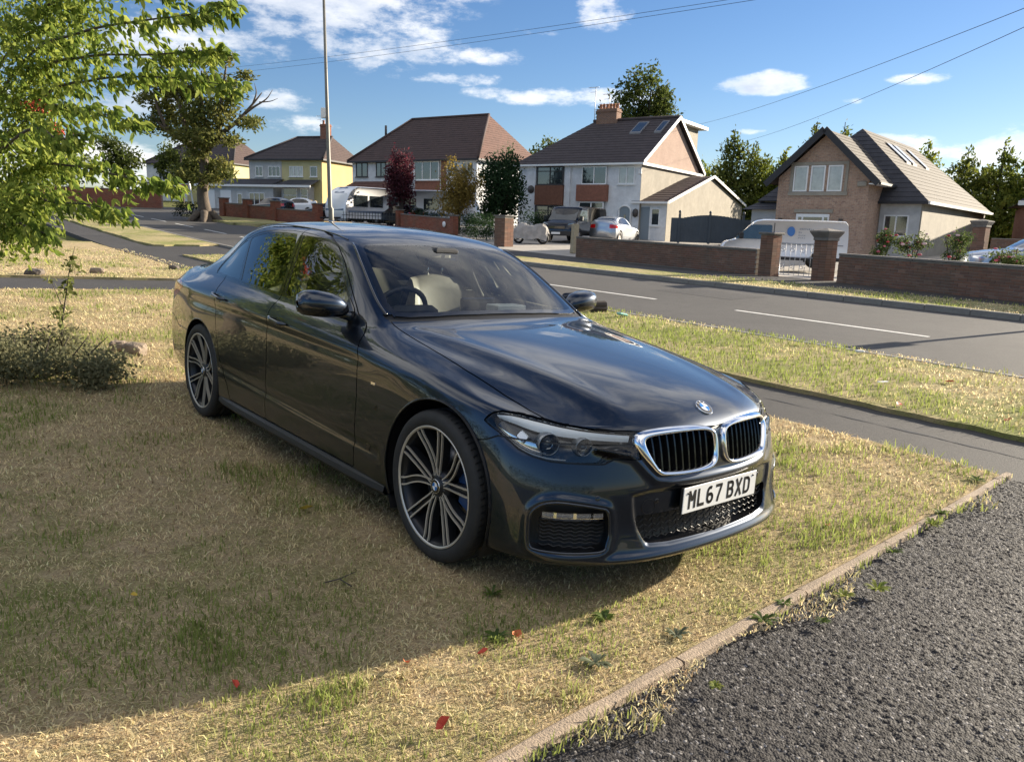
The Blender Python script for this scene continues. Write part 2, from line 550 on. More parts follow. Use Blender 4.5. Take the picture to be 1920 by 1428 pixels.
mat_tarmac('patch_asphalt', (.052, .049, .047), .25, 110, .5, .3, .004, (.16, .15, .14))
pm('cast_iron', (.06, .055, .05), .55, .6, var=.3, vscale=20, bump=.6, bscale=90)


def wob(s, o, k=1.0):
    return .5 * np.sin(s * 3.1 * k + 1.3) * np.sin(s * 7.7 * k + o) + .5 * np.sin(s * 13.7 * k + 2 * o)


def strip(name, s0, s1, o0, o1, dz, mat, ds=.5, do=.5, parent=None, wobble=(0, 0), skirt=.2, sfun=None, wob_s=(0, 0)):
    """patch of ground in road coordinates that follows the terrain, with sides"""
    ns = max(2, int(round((s1 - s0) / ds)) + 1); no_ = max(2, int(round((o1 - o0) / do)) + 1)
    ss = np.linspace(s0, s1, ns); oo = np.linspace(o0, o1, no_)
    SS, OO = np.meshgrid(ss, oo, indexing='ij')
    if sfun is not None:      # slanted ends
        lo, hi = sfun; a = np.array([lo(v) for v in oo]); b = np.array([hi(v) for v in oo])
        t = (ss - s0) / (s1 - s0); SS = a[None, :] + (b - a)[None, :] * t[:, None]
    SS = SS.copy(); OO = OO.copy()
    if wobble[0]: OO[:, 0] += wobble[0] * wob(SS[:, 0], 1)
    if wobble[1]: OO[:, -1] += wobble[1] * wob(SS[:, -1], 2)
    if wob_s[0]: SS[0, :] += wob_s[0] * wob(OO[0, :], 3)
    if wob_s[1]: SS[-1, :] += wob_s[1] * wob(OO[-1, :], 4)
    X, Y = XY(SS, OO); Z = G(X, Y) + dz
    V = np.stack([X.ravel(), Y.ravel(), Z.ravel()], 1)
    I = np.arange(ns * no_).reshape(ns, no_)
    F = np.stack([I[:-1, :-1].ravel(), I[1:, :-1].ravel(), I[1:, 1:].ravel(), I[:-1, 1:].ravel()], 1).tolist()
    if skirt:
        loop = list(I[:, 0]) + list(I[-1, 1:]) + list(I[::-1, -1][1:]) + list(I[0, ::-1][1:-1])
        k = len(V); low = V[loop].copy(); low[:, 2] -= skirt; V = np.vstack([V, low]); m = len(loop)
        F += [(int(loop[i]), k + i, k + (i + 1) % m, int(loop[(i + 1) % m])) for i in range(m)]
    o = mesh_obj(name, V, F, MATS[mat], parent, smooth=False)
    return tag(o, kind='structure') if parent is None else o


KERB_S = lambda o: -1.50 - .098 * (o - 1.0)            # the line of edging along the drive
DRV0 = lambda o: -18.55 + .10 * (o - 3); DRV1 = lambda o: -15.75 + .0 * o

# everything sits on one terrain sheet out to the horizon
def terrain():
    a = np.r_[-420, -260, -170, np.arange(-130, 61, 3.0), 90, 160, 320]; b = np.r_[-300, -160, -90, np.arange(-45, 96, 3.0), 130, 200, 340, 600]
    A, B = np.meshgrid(a, b, indexing='ij'); X, Y = XY(A, B); Z = G(X, Y) - .22
    I = np.arange(A.size).reshape(A.shape)
    F = np.stack([I[:-1, :-1].ravel(), I[1:, :-1].ravel(), I[1:, 1:].ravel(), I[:-1, 1:].ravel()], 1).tolist()
    tag(mesh_obj('ground', np.stack([X.ravel(), Y.ravel(), Z.ravel()], 1), F, MATS['garden_grass']), kind='structure')


terrain()
strip('lawn', -15.75, -1.75, -7, 5.84, 0.0, 'dry_lawn', .25, .25, wobble=(0, .045), sfun=(DRV1, lambda o: KERB_S(o) - .03), wob_s=(.03, .015))
strip('lawn_beyond_path', -34, -18.5, -7, 5.6, 0.0, 'dry_lawn', .5, .5, wobble=(0, .06), sfun=(lambda o: -34, DRV0), wob_s=(0, .05))
strip('garden_path', -18.6, -15.7, -7, 5.9, -.05, 'path_asphalt', .3, .5, sfun=(lambda o: DRV0(o) - .05, lambda o: DRV1(o) + .05))
strip('footpath', -90, 30, 5.80, 7.22, -.045, 'path_asphalt', .6, .36)
strip('verge', -27.2, 25, 7.16, 10.02, 0.0, 'verge_grass', .25, .25, wobble=(.05, .05), wob_s=(.3, 0))
strip('verge_by_crossover', -75, -32.6, 7.4, 10.0, 0.0, 'verge_grass', .5, .4, wobble=(.1, .08), wob_s=(0, .3))
strip('crossover', -33, -26.9, 7.1, 10.2, -.06, 'path_asphalt', .5, .4)
road = strip('road', -140, 60, 10.0, 17.0, -.11, 'road_asphalt', .8, .5)
strip('far_verge', -46.5, 30, 17.05, 18.85, 0.0, 'verge_grass', .3, .3, wobble=(.03, .12), wob_s=(.4, 0))
strip('far_footpath', -62, 30, 18.70, 21.6, -.04, 'path_asphalt', .8, .5)
strip('tree_verge', -62, -49.5, 16.2, 20.2, .02, 'verge_grass', .4, .4, wobble=(.2, .3), wob_s=(.6, .8))
strip('side_road', -80, -62, 17, 40, -.10, 'road_asphalt', 1, 1)
strip('forecourt', -60, 40, 21.6, 46, -.06, 'pale_paving', 1.5, 1.2)
# driveway in the foreground: coarse open-textured tarmac with real relief close to the camera
def driveway():
    d = .0088; s0, s1, o0, o1 = -2.1, 2.2, .75, 5.86
    ss = np.arange(s0, s1, d); oo = np.arange(o0, o1, d)
    A, B = np.meshgrid(ss, oo, indexing='ij'); A = A + KERB_S(B) + 2.12
    rng = np.random.default_rng(5)
    A = A + rng.uniform(-.35, .35, A.shape) * d; B = B + rng.uniform(-.35, .35, B.shape) * d
    X, Y = XY(A, B)
    h = rng.normal(0, 1, A.shape); h = h * .9
    lo = np.sin(A * 1.7) * np.sin(B * 2.1) * .006
    Z = G(X, Y) - .022 + np.clip(h, -1.8, 1.8) * .0027 + lo * .5
    I = np.arange(A.size).reshape(A.shape)
    F = np.stack([I[:-1, :-1].ravel(), I[1:, :-1].ravel(), I[1:, 1:].ravel(), I[:-1, 1:].ravel()], 1)
    me = bpy.data.meshes.new('driveway'); V = np.stack([X.ravel(), Y.ravel(), Z.ravel()], 1)
    me.vertices.add(len(V)); me.vertices.foreach_set('co', V.ravel())
    me.loops.add(F.size); me.loops.foreach_set('vertex_index', F.ravel().astype(np.int32))
    me.polygons.add(len(F)); me.polygons.foreach_set('loop_start', np.arange(0, F.size, 4, dtype=np.int32))
    me.update(calc_edges=True); me.materials.append(MATS['drive_asphalt'])
    dr = link(bpy.data.objects.new('driveway', me)); tag(dr, kind='structure')
    strip('driveway_apron', -1.9, 4.5, -8, 6.2, -.045, 'drive_asphalt', .4, .4, parent=dr)


driveway()

# concrete edging stones between lawn and drive
kb = empty('edging_kerb'); tag(kb, kind='structure')
random.seed(4)
o_ = .2
while o_ < 5.9:
    ln = min(.91, 5.93 - o_)
    s_a, s_b = KERB_S(o_), KERB_S(o_ + ln)
    a = Vector((*XY(s_a, o_ + .004), 0)); b = Vector((*XY(s_b, o_ + ln - .004), 0))
    a.z = G(a.x, a.y); b.z = G(b.x, b.y); dr = (b - a).normalized(); sd = Vector((dr.y, -dr.x, 0)).normalized(); up = sd.cross(dr)
    V = []; w = .023; nseg = 9
    for t in np.linspace(0, 1, nseg):
        p = a + (b - a) * t
        j = [random.gauss(0, .003) for _ in range(6)]
        V += [p - sd * (w + j[0]) - up * .1, p - sd * (w + j[0]) + up * (.001 + j[1] * .6), p - sd * (w - .010) + up * (.008 + j[2] * .6), p + sd * (w - .010) + up * (.008 + j[3] * .6), p + sd * (w + j[4]) + up * (.001 + j[5] * .6), p + sd * (w + j[4]) - up * .1]
    F = [(i * 6 + k, i * 6 + k + 1, i * 6 + 7 + k, i * 6 + 6 + k) for i in range(nseg - 1) for k in range(5)] + [tuple(range(6)), tuple(range(nseg * 6 - 1, nseg * 6 - 7, -1))]
    mesh_obj('edging_stone', V, F, MATS['concrete_edging'], kb)
    o_ += ln + .002

# kerb stones along the far side of the road, a longer run joined beyond
def kerb_run(name, oc, s0, s1, near_s, w=.13, h=.125):
    root = empty(name); tag(root, kind='structure')
    proto = None; s = s1
    far = MB()
    while s > s0:
        ln = .915
        x, y = XY(s - ln / 2, oc); z = float(G(x, y))
        x2, y2 = XY(s - ln, oc); z2 = float(G(x2, y2)); x3, y3 = XY(s, oc); z3 = float(G(x3, y3))
        ang = atan2(RD[1], RD[0]); tilt = atan2(z3 - z2, ln)
        if s > near_s:
            if proto is None:
                k = MB(); k.bevbox(-ln / 2 + .004, ln / 2 - .004, -w / 2, w / 2, -.25, .01, .012); proto = k.build('kerb_stone', MATS['concrete_kerb'], root); ob = proto
            else:
                ob = proto.copy(); COL.objects.link(ob); ob.parent = root
            ob.location = (x, y, z + random.uniform(-.004, .004)); ob.rotation_euler = (0, -tilt, ang + random.uniform(-.004, .004))
        else:
            M = Matrix.Translation((x, y, z)) @ Matrix.Rotation(ang, 4, 'Z') @ Matrix.Rotation(-tilt, 4, 'Y')
            k = MB(); k.box(-ln / 2 + .004, ln / 2 - .004, -w / 2, w / 2, -.25, .01); k.xform(M); far.add(k.v, k.f)
        s -= ln
    if far.v: tag(far.build('far_kerb_stones', MATS['concrete_kerb'], root), kind='stuff')


kerb_run('far_kerb', 17.03, -47, 6, -34)
kerb_run('near_kerb', 10.03, -60, 8, -30)

# repairs: trench patches, a sealed seam in the footpath, iron covers
for s0, s1, o0, o1 in ((-13.2, -10.9, 14.6, 15.9), (-22.5, -6.0, 10.35, 10.95), (-3.2, -1.4, 14.2, 15.4)):
    strip('road_patch', s0, s1, o0, o1, -.107, 'patch_asphalt', .4, .3, parent=road, skirt=0, wobble=(.02, .02))
strip('tar_seam', -22, 3, 6.62, 6.632, -.042, 'tar_seal', .25, .012, parent=bpy.data.objects['footpath'], skirt=0, wobble=(.03, .03))
# centre-line dashes and an edge line at the crossover
mk = None
for k in range(-4, 13):
    s1 = -5.80 - 5.93 * k; s0 = s1 - 3.80
    strip('road_marking', s0, s1, 12.99, 13.10, -.106, 'paint_white', .5, .11, parent=road, skirt=0)
strip('road_marking', -34, -26, 10.22, 10.30, -.106, 'paint_white', .5, .08, parent=road, skirt=0)
# ------------------------------------------------------------------ the dark grey saloon: body surface
# car space: X forward from the front axle, Y sideways (half body y >= 0), Z up from the road
def car_cage():
    # rows of the upper patch (bonnet, windscreen, roof, boot): columns from the centre line out to the shoulder
    top = [
        [(.792, 0, .690), (.778, .20, .702), (.732, .40, .702), (.660, .55, .703), (.585, .66, .707), (.505, .742, .712), (.415, .805, .718)],
        [(.735, 0, .748), (.722, .20, .750), (.675, .40, .745), (.600, .55, .738), (.515, .665, .735), (.420, .757, .742), (.320, .838, .748)],
        [(.600, 0, .806), (.585, .20, .805), (.535, .40, .797), (.455, .56, .785), (.360, .68, .775), (.260, .770, .772), (.155, .853, .775)],
        [(.330, 0, .865), (.320, .21, .863), (.280, .41, .854), (.215, .58, .838), (.130, .700, .822), (.050, .782, .812), (-.030, .862, .805)],
        [(.040, 0, .909), (.030, .21, .907), (.000, .42, .897), (-.050, .59, .879), (-.110, .710, .862), (-.170, .787, .848), (-.230, .865, .832)],
        [(-.270, 0, .946), (-.280, .21, .944), (-.305, .42, .934), (-.345, .60, .915), (-.390, .718, .900), (-.440, .790, .885), (-.490, .866, .856)],
        [(-.600, 0, .985), (-.610, .21, .983), (-.640, .42, .975), (-.685, .60, .962), (-.735, .730, .957), (-.745, .797, .928), (-.755, .866, .876)],
        [(-1.000, 0, 1.190), (-1.005, .21, 1.187), (-1.015, .42, 1.175), (-1.035, .618, 1.152), (-1.065, .708, 1.122), (-1.055, .803, .945), (-1.055, .868, .892)],
        [(-1.405, 0, 1.372), (-1.405, .20, 1.368), (-1.398, .40, 1.355), (-1.382, .555, 1.333), (-1.425, .630, 1.300), (-1.400, .810, .965), (-1.400, .872, .905)],
        [(-1.750, 0, 1.436), (-1.750, .20, 1.432), (-1.750, .40, 1.417), (-1.750, .555, 1.392), (-1.750, .635, 1.345), (-1.750, .813, .982), (-1.750, .876, .917)],
        [(-2.100, 0, 1.456), (-2.100, .20, 1.452), (-2.100, .40, 1.437), (-2.100, .555, 1.410), (-2.100, .637, 1.362), (-2.100, .813, .998), (-2.100, .879, .928)],
        [(-2.450, 0, 1.456), (-2.450, .20, 1.452), (-2.450, .40, 1.438), (-2.450, .558, 1.411), (-2.450, .645, 1.362), (-2.450, .809, 1.012), (-2.450, .881, .938)],
        [(-2.800, 0, 1.418), (-2.800, .20, 1.414), (-2.800, .40, 1.400), (-2.800, .555, 1.372), (-2.800, .640, 1.318), (-2.800, .797, 1.022), (-2.800, .880, .946)],
        [(-3.150, 0, 1.296), (-3.150, .20, 1.291), (-3.150, .40, 1.275), (-3.140, .556, 1.248), (-3.130, .640, 1.196), (-3.130, .775, 1.025), (-3.130, .872, .952)],
        [(-3.470, 0, 1.112), (-3.470, .20, 1.110), (-3.460, .40, 1.102), (-3.440, .560, 1.095), (-3.420, .672, 1.074), (-3.410, .768, 1.012), (-3.400, .855, .950)],
        [(-3.740, 0, 1.078), (-3.735, .20, 1.077), (-3.720, .40, 1.070), (-3.700, .555, 1.058), (-3.670, .665, 1.038), (-3.655, .755, .998), (-3.640, .832, .945)],
        [(-3.990, 0, 1.062), (-3.985, .20, 1.060), (-3.960, .40, 1.054), (-3.920, .560, 1.040), (-3.870, .665, 1.018), (-3.835, .738, .980), (-3.800, .795, .932)],
    ]
    # flank rows below the shoulder; one entry per perimeter vertex (front centre -> corner -> side -> rear corner -> rear centre)
    fy = [0, .20, .40, .56, .685, .785, .855]
    def front(xs, ys, zs): return list(zip(xs, ys, zs))
    sideX = [top[i][6][0] for i in range(1, 16)]
    K = [
        dict(fx=[.812, .800, .762, .697, .618, .528, .425], fy=[0, .20, .40, .56, .675, .763, .832], fz=[.628, .630, .632, .637, .645, .652, .660],
             sy=[.868, .888, .899, .902, .902, .902, .903, .904, .905, .906, .907, .908, .905, .890, .862],
             sz=[.690, .720, .746, .770, .792, .810, .826, .840, .852, .864, .876, .889, .900, .908, .910],
             rx=[-3.835, -3.885, -3.925, -3.975, -4.015, -4.035, -4.04], ry=[.812, .752, .672, .565, .40, .20, 0], rz=[.905] * 7),
        dict(fx=[.828, .817, .783, .722, .640, .548, .440], fy=[0, .20, .40, .56, .69, .782, .854], fz=[.545, .546, .548, .555, .566, .578, .588],
             sy=[.888, .906, .914, .914, .910, .907, .906, .907, .908, .910, .914, .919, .918, .899, .868],
             sz=[.608, .628, .642, .654, .666, .678, .690, .700, .708, .716, .728, .742, .755, .763, .766],
             rx=[-3.87, -3.92, -3.96, -4.005, -4.045, -4.06, -4.065], ry=[.828, .765, .685, .575, .41, .20, 0], rz=[.765] * 7),
        dict(fx=[.842, .834, .803, .745, .664, .570, .455], fy=[0, .20, .40, .56, .70, .797, .870], fz=[.445, .445, .446, .448, .453, .460, .467],
             sy=[.902, .918, .925, .922, .916, .912, .911, .911, .912, .914, .918, .925, .925, .901, .872],
             sz=[.480, .500, .512, .518, .522, .526, .530, .534, .538, .544, .554, .574, .595, .606, .612],
             rx=[-3.89, -3.94, -3.985, -4.03, -4.065, -4.075, -4.075], ry=[.836, .772, .69, .58, .41, .20, 0], rz=[.615] * 7),
        dict(fx=[.838, .830, .803, .750, .672, .582, .462], fy=[0, .20, .40, .56, .70, .798, .878], fz=[.335] * 6 + [.340],
             sy=[.906, .920, .925, .922, .918, .916, .916, .916, .917, .918, .920, .924, .923, .900, .872],
             sz=[.345, .352, .355, .356, .356, .356, .357, .358, .360, .362, .370, .395, .425, .448, .460],
             rx=[-3.89, -3.94, -3.985, -4.03, -4.065, -4.07, -4.07], ry=[.836, .772, .69, .58, .41, .20, 0], rz=[.47] * 7),
        dict(fx=[.852, .846, .822, .772, .695, .602, .470], fy=[0, .20, .40, .56, .70, .797, .876], fz=[.232] * 6 + [.236],
             sy=[.900, .908, .910, .910, .912, .913, .913, .913, .913, .913, .912, .910, .905, .888, .862],
             sz=[.240, .243, .244, .243, .240, .238, .238, .238, .238, .240, .245, .265, .288, .312, .325],
             rx=[-3.87, -3.92, -3.965, -4.00, -4.03, -4.04, -4.04], ry=[.826, .765, .685, .575, .41, .20, 0], rz=[.335] * 7),
        dict(fx=[.842, .836, .812, .762, .686, .594, .462], fy=[0, .195, .395, .552, .690, .786, .864], fz=[.188] * 6 + [.192],
             sy=[.886, .892, .894, .894, .900, .902, .902, .902, .902, .902, .898, .892, .885, .866, .842],
             sz=[.195, .196, .196, .194, .190, .186, .184, .184, .184, .186, .192, .212, .232, .252, .262],
             rx=[-3.82, -3.87, -3.91, -3.94, -3.97, -3.98, -3.98], ry=[.80, .74, .66, .55, .40, .20, 0], rz=[.27] * 7),
        dict(fx=[.70, .695, .675, .63, .57, .49, .38], fy=[0, .17, .34, .47, .58, .67, .75], fz=[.185] * 7,
             sy=[.77] * 15, sz=[.195] * 10 + [.20, .21, .22, .24, .25],
             rx=[-3.65, -3.70, -3.72, -3.75, -3.78, -3.78, -3.78], ry=[.70, .66, .58, .48, .34, .17, 0], rz=[.27] * 7),
    ]
    nr, nc = len(top), 7
    V = []; idx = {}
    def put(key, p):
        idx[key] = len(V); V.append(p)
    for i in range(nr):
        for c in range(nc):
            x, y, z = top[i][c]
            put(('t', i, c, 1), (x, y, z))
            if c: put(('t', i, c, -1), (x, -y, z))
    per = [(0, c) for c in range(7)] + [(i, 6) for i in range(1, nr)] + [(nr - 1, c) for c in range(5, -1, -1)]
    for k, L in enumerate(K):
        pts = list(zip(L['fx'], L['fy'], L['fz'])) + list(zip(sideX, L['sy'], L['sz'])) + list(zip(L['rx'], L['ry'], L['rz']))
        assert len(pts) == len(per), (len(pts), len(per))
        for j, (x, y, z) in enumerate(pts):
            put(('k', k, j, 1), (x, y, z))
            if 0 < j < len(per) - 1: put(('k', k, j, -1), (x, -y, z))
    def T(i, c, sd): return idx[('t', i, c, sd if c else 1)]
    def P(k, j, sd):
        if k < 0: return T(*per[j], sd)
        return idx[('k', k, j, sd if 0 < j < len(per) - 1 else 1)]
    F = []; cr = {}
    for sd in (1, -1):
        for i in range(nr - 1):
            for c in range(nc - 1):
                q = (T(i, c, sd), T(i, c + 1, sd), T(i + 1, c + 1, sd), T(i + 1, c, sd))
                F.append(q if sd > 0 else q[::-1])
        for k in range(-1, len(K) - 1):
            for j in range(len(per) - 1):
                q = (P(k, j, sd), P(k + 1, j, sd), P(k + 1, j + 1, sd), P(k, j + 1, sd))
                F.append(q if sd > 0 else q[::-1])
        for j in range(len(per) - 1):
            if 10 <= j <= 19: cr[tuple(sorted((P(0, j, sd), P(0, j + 1, sd))))] = .45      # shoulder crease through the handles
            cr[tuple(sorted((P(5, j, sd), P(5, j + 1, sd))))] = .55                          # lower lip
            if 9 <= j <= 17: cr[tuple(sorted((P(3, j, sd), P(3, j + 1, sd))))] = .5          # sill crease
            if j < 6: cr[tuple(sorted((P(1, j, sd), P(1, j + 1, sd))))] = .25                # bumper edge under the lamps
            if j < 6: cr[tuple(sorted((P(4, j, sd), P(4, j + 1, sd))))] = .35
        for i in range(6, 14):
            for a in (4, 5): cr[tuple(sorted((T(i, a, sd), T(i + 1, a, sd))))] = .5          # glasshouse edges
        for i in range(0, 6):
            cr[tuple(sorted((T(i, 3, sd), T(i + 1, 3, sd))))] = .22                          # bonnet ridge
        for c in range(5):
            cr[tuple(sorted((T(6, c, sd), T(6, c + 1, sd))))] = .35
            cr[tuple(sorted((T(14, c, sd), T(14, c + 1, sd))))] = .4
            cr[tuple(sorted((T(0, c, sd), T(0, c + 1, sd))))] = .3
    return np.array(V, float), F, cr


def car_surface(level=4):
    V, F, cr = car_cage()
    me = bpy.data.meshes.new('tmp_cage')
    me.from_pydata(V.tolist(), [], F)
    me.update()
    att = me.attributes.new('crease_edge', 'FLOAT', 'EDGE')
    ev = np.zeros(len(me.edges) * 2, np.int32); me.edges.foreach_get('vertices', ev)
    att.data.foreach_set('value', np.array([cr.get(tuple(sorted(e)), 0.0) for e in ev.reshape(-1, 2)], np.float32))
    o = bpy.data.objects.new('tmp_cage', me); COL.objects.link(o)
    md = o.modifiers.new('s', 'SUBSURF'); md.levels = 1; md.render_levels = 1; md.quality = 4
    target = V.copy(); cur = V.copy()
    for it in range(6):
        me.vertices.foreach_set('co', cur.ravel()); me.update()
        dg = bpy.context.evaluated_depsgraph_get(); dg.update()
        ob = o.evaluated_get(dg); m2 = ob.to_mesh()
        co = np.zeros(len(m2.vertices) * 3); m2.vertices.foreach_get('co', co); co = co.reshape(-1, 3)[:len(V)]
        ob.to_mesh_clear()
        cur = cur + .55 * (target - co)
    me.vertices.foreach_set('co', cur.ravel()); me.update()
    md.levels = level
    dg = bpy.context.evaluated_depsgraph_get(); dg.update()
    ob = o.evaluated_get(dg); m2 = ob.to_mesh()
    co = np.zeros(len(m2.vertices) * 3); m2.vertices.foreach_get('co', co); co = co.reshape(-1, 3)
    no = np.zeros(len(m2.vertices) * 3); m2.vertices.foreach_get('normal', no); no = no.reshape(-1, 3)
    fv = np.zeros(len(m2.loops), np.int32); m2.loops.foreach_get('vertex_index', fv); fv = fv.reshape(-1, 4)
    ob.to_mesh_clear()
    bpy.data.objects.remove(o); bpy.data.meshes.remove(me)
    # keep the half y >= 0
    keep = (co[fv][:, :, 1] > -1e-5).all(1)
    fv = fv[keep]
    used = np.unique(fv); remap = -np.ones(len(co), np.int64); remap[used] = np.arange(len(used))
    co = co[used]; no = no[used]; fv = remap[fv]
    c = np.abs(co[:, 1]) < 1e-5; co[c, 1] = 0; no[c, 1] = 0
    no /= np.linalg.norm(no, axis=1)[:, None]
    return co, no, fv
# ------------------------------------------------------------------ cutting the body surface into panels
def sd_poly(P, poly):
    """signed distance (negative inside) of points P (N,2) to a closed polygon"""
    poly = np.asarray(poly, float)
    d = np.full(len(P), 1e18); inside = np.zeros(len(P), bool)
    n = len(poly)
    for i in range(n):
        a = poly[i]; b = poly[(i + 1) % n]
        e = b - a; w = P - a
        t = np.clip((w @ e) / max(e @ e, 1e-18), 0, 1)
        q = w - t[:, None] * e
        d = np.minimum(d, (q * q).sum(1))
        c1 = (a[1] <= P[:, 1]) != (b[1] <= P[:, 1])
        if c1.any():
            xi = a[0] + (P[:, 1] - a[1]) / (b[1] - a[1] + 1e-30) * e[0]
            inside ^= c1 & (P[:, 0] < xi)
    d = np.sqrt(d)
    return np.where(inside, -d, d)


PROJ = {
    'side': lambda c: c[:, [0, 2]],
    'top': lambda c: c[:, [0, 1]],
    'front': lambda c: c[:, [1, 2]],
    'corner': lambda c: np.stack([-.65 * c[:, 0] + .76 * c[:, 1], c[:, 2]], 1),
}


class Region:
    def __init__(s, proj, poly, mask):
        s.p = PROJ[proj]; s.poly = np.asarray(poly, float); s.mask = mask
        s.lo = s.poly.min(0) - .08; s.hi = s.poly.max(0) + .08
    def __call__(s, c):
        q = s.p(c); f = np.full(len(c), 1.0)
        m = s.mask(c) & (q > s.lo).all(1) & (q < s.hi).all(1)
        if m.any(): f[m] = np.clip(sd_poly(q[m], s.poly), -1, .08)
        return f


class Skin:
    def __init__(s, co, no, fv):
        s.co = co.copy(); s.no = no.copy(); s.faces = [tuple(map(int, f)) for f in fv]
    def cut(s, fn, off=0.0):
        f = fn(s.co) - off
        A = s.faces
        # snap vertices that already sit close to the curve
        near = np.where((np.abs(f) < .0025) & (f != 0))[0]
        if len(near):
            p = s.co[near]; g = np.zeros_like(p); h = 1e-4
            for k in range(3):
                e = np.zeros(3); e[k] = h
                g[:, k] = (fn(p + e) - fn(p - e)) / (2 * h)
            nn = s.no[near]; g -= (g * nn).sum(1)[:, None] * nn
            g2 = (g * g).sum(1)
            ok = (g2 > .2) & (np.abs(p[:, 1]) > 1e-6)
            s.co[near[ok]] -= (f[near[ok]] / g2[ok])[:, None] * g[ok]
            f[near] = 0.0
        sg = np.sign(f)
        out = []; newv = []; newn = []; cache = {}; base = len(s.co)
        for fc in A:
            sv = [sg[i] for i in fc]
            if not (1 in sv and -1 in sv):
                out.append(fc); continue
            n = len(fc); pts = []; 
            for k in range(n):
                i, j = fc[k], fc[(k + 1) % n]
                pts.append((i, sg[i]))
                if sg[i] * sg[j] < 0:
                    key = (i, j) if i < j else (j, i)
                    if key not in cache:
                        a, b = key; t = f[a] / (f[a] - f[b])
                        cache[key] = base + len(newv)
                        newv.append(s.co[a] + (s.co[b] - s.co[a]) * t)
                        nv = s.no[a] + (s.no[b] - s.no[a]) * t
                        newn.append(nv / np.linalg.norm(nv))
                    pts.append((cache[key], 0))
            z = [k for k, (i, q) in enumerate(pts) if q == 0]
            if len(z) != 2:
                out.append(tuple(i for i, q in pts)); continue
            a, b = z; m = len(pts)
            p1 = [pts[k][0] for k in range(a, b + 1)]
            p2 = [pts[k % m][0] for k in range(b, a + m + 1)]
            for q in (p1, p2):
                if len(q) >= 3: out.append(tuple(q))
        if newv:
            s.co = np.vstack([s.co, np.array(newv)]); s.no = np.vstack([s.no, np.array(newn)])
        s.faces = out
    def centroids(s):
        mx = max(len(f) for f in s.faces)
        acc = np.zeros((len(s.faces), 3)); cnt = np.zeros(len(s.faces))
        for k in range(mx):
            idx = np.array([f[k] if k < len(f) else -1 for f in s.faces]); m = idx >= 0
            acc[m] += s.co[idx[m]]; cnt[m] += 1
        return acc / cnt[:, None]


def skin_part(name, skin, sel, mat, parent, sides=(1, -1), skirt=.016, offset=0.0, one=False, mats=None):
    """faces sel of the half body -> mesh object(s); both halves joined when one is True"""
    faces = [skin.faces[i] for i in sel]
    if not faces: return []
    used = sorted({i for f in faces for i in f}); mp = {v: k for k, v in enumerate(used)}
    co = skin.co[used] - offset * skin.no[used]; no = skin.no[used]
    F = [tuple(mp[i] for i in f) for f in faces]
    ec = {}
    for f in F:
        for k in range(len(f)):
            e = (f[k], f[(k + 1) % len(f)])
            key = (min(e), max(e))
            ec.setdefault(key, []).append(e)
    bd = [v[0] for v in ec.values() if len(v) == 1] if skirt else []
    bd = [e for e in bd if abs(co[e[0]][1]) > 1e-6 or abs(co[e[1]][1]) > 1e-6]
    res = []
    def geom(sd):
        c = co * np.array([1, sd, 1]); n_ = no * np.array([1, sd, 1])
        V = c.tolist(); FF = [f if sd > 0 else f[::-1] for f in F]
        LN = [[n_[i] for i in f] for f in FF]
        inner = {}
        for a, b in bd:
            for i in (a, b):
                if i not in inner:
                    inner[i] = len(V); V.append((c[i] - skirt * n_[i]).tolist())
        for a, b in bd:
            q = (b, a, inner[a], inner[b]) if sd > 0 else (a, b, inner[b], inner[a])
            P = [np.array(V[i]) for i in q]
            nn = np.cross(P[1] - P[0], P[3] - P[0]); l = np.linalg.norm(nn)
            nn = nn / l if l > 1e-12 else np.array([0, 0, 1.])
            FF.append(q); LN.append([nn] * 4)
        return V, FF, LN
    def emit(V, FF, LN):
        me = bpy.data.meshes.new(name); me.from_pydata(V, [], FF)
        me.materials.append(mat)
        me.polygons.foreach_set('use_smooth', np.ones(len(me.polygons), bool))
        me.normals_split_custom_set([tuple(map(float, n)) for L in LN for n in L])
        me.update()
        o = bpy.data.objects.new(name, me); link(o, parent); res.append(o)
    if one:
        V, FF, LN = geom(1); V2, F2, L2 = geom(-1); k = len(V)
        emit(V + V2, FF + [tuple(i + k for i in f) for f in F2], LN + L2)
    else:
        for sd in sides: emit(*geom(sd))
    return res
# ------------------------------------------------------------------ houses across the road
def mat_brick(name, cols, mortar=(.34, .31, .27), scale=1.0, rough=.9):
    m = bpy.data.materials.new(name); m.use_nodes = True
    T = NT(m.node_tree); b = T.n['Principled BSDF']; b.inputs['Roughness'].default_value = rough; b.inputs['Specular IOR Level'].default_value = .2
    tc = T.node('ShaderNodeTexCoord'); sp = T.node('ShaderNodeSeparateXYZ', Vector=tc.outputs['Object'])
    uv = T.node('ShaderNodeCombineXYZ', X=T.math('ADD', sp.outputs[0], sp.outputs[1]), Y=sp.outputs[2], Z=0.0)
    br = T.node('ShaderNodeTexBrick', Vector=uv, Color1=cols[0], Color2=cols[1], Mortar=mortar, Scale=1.0)
    br.inputs['Brick Width'].default_value = .225 * scale; br.inputs['Row Height'].default_value = .075 * scale; br.inputs['Mortar Size'].default_value = .008; br.inputs['Bias'].default_value = -.1
    n = T.noise(tc.outputs['Object'], 1.1, 4, .6); n2 = T.noise(uv, 7, 4, .75)
    c = T.mix(T.maprange(n2, .4, .65, 0, .8), br.outputs[0], cols[2])
    c = T.mix(T.maprange(n, .35, .7, 0, .35), c, tuple(v * .6 for v in cols[0]))
    T.l.new(c, b.inputs['Base Color'])
    bm = T.node('ShaderNodeBump', Strength=.6, Distance=.012, Height=T.math('SUBTRACT', 1.0, br.outputs['Fac'])); T.l.new(bm.outputs[0], b.inputs['Normal'])
    MATS[name] = m
    return m


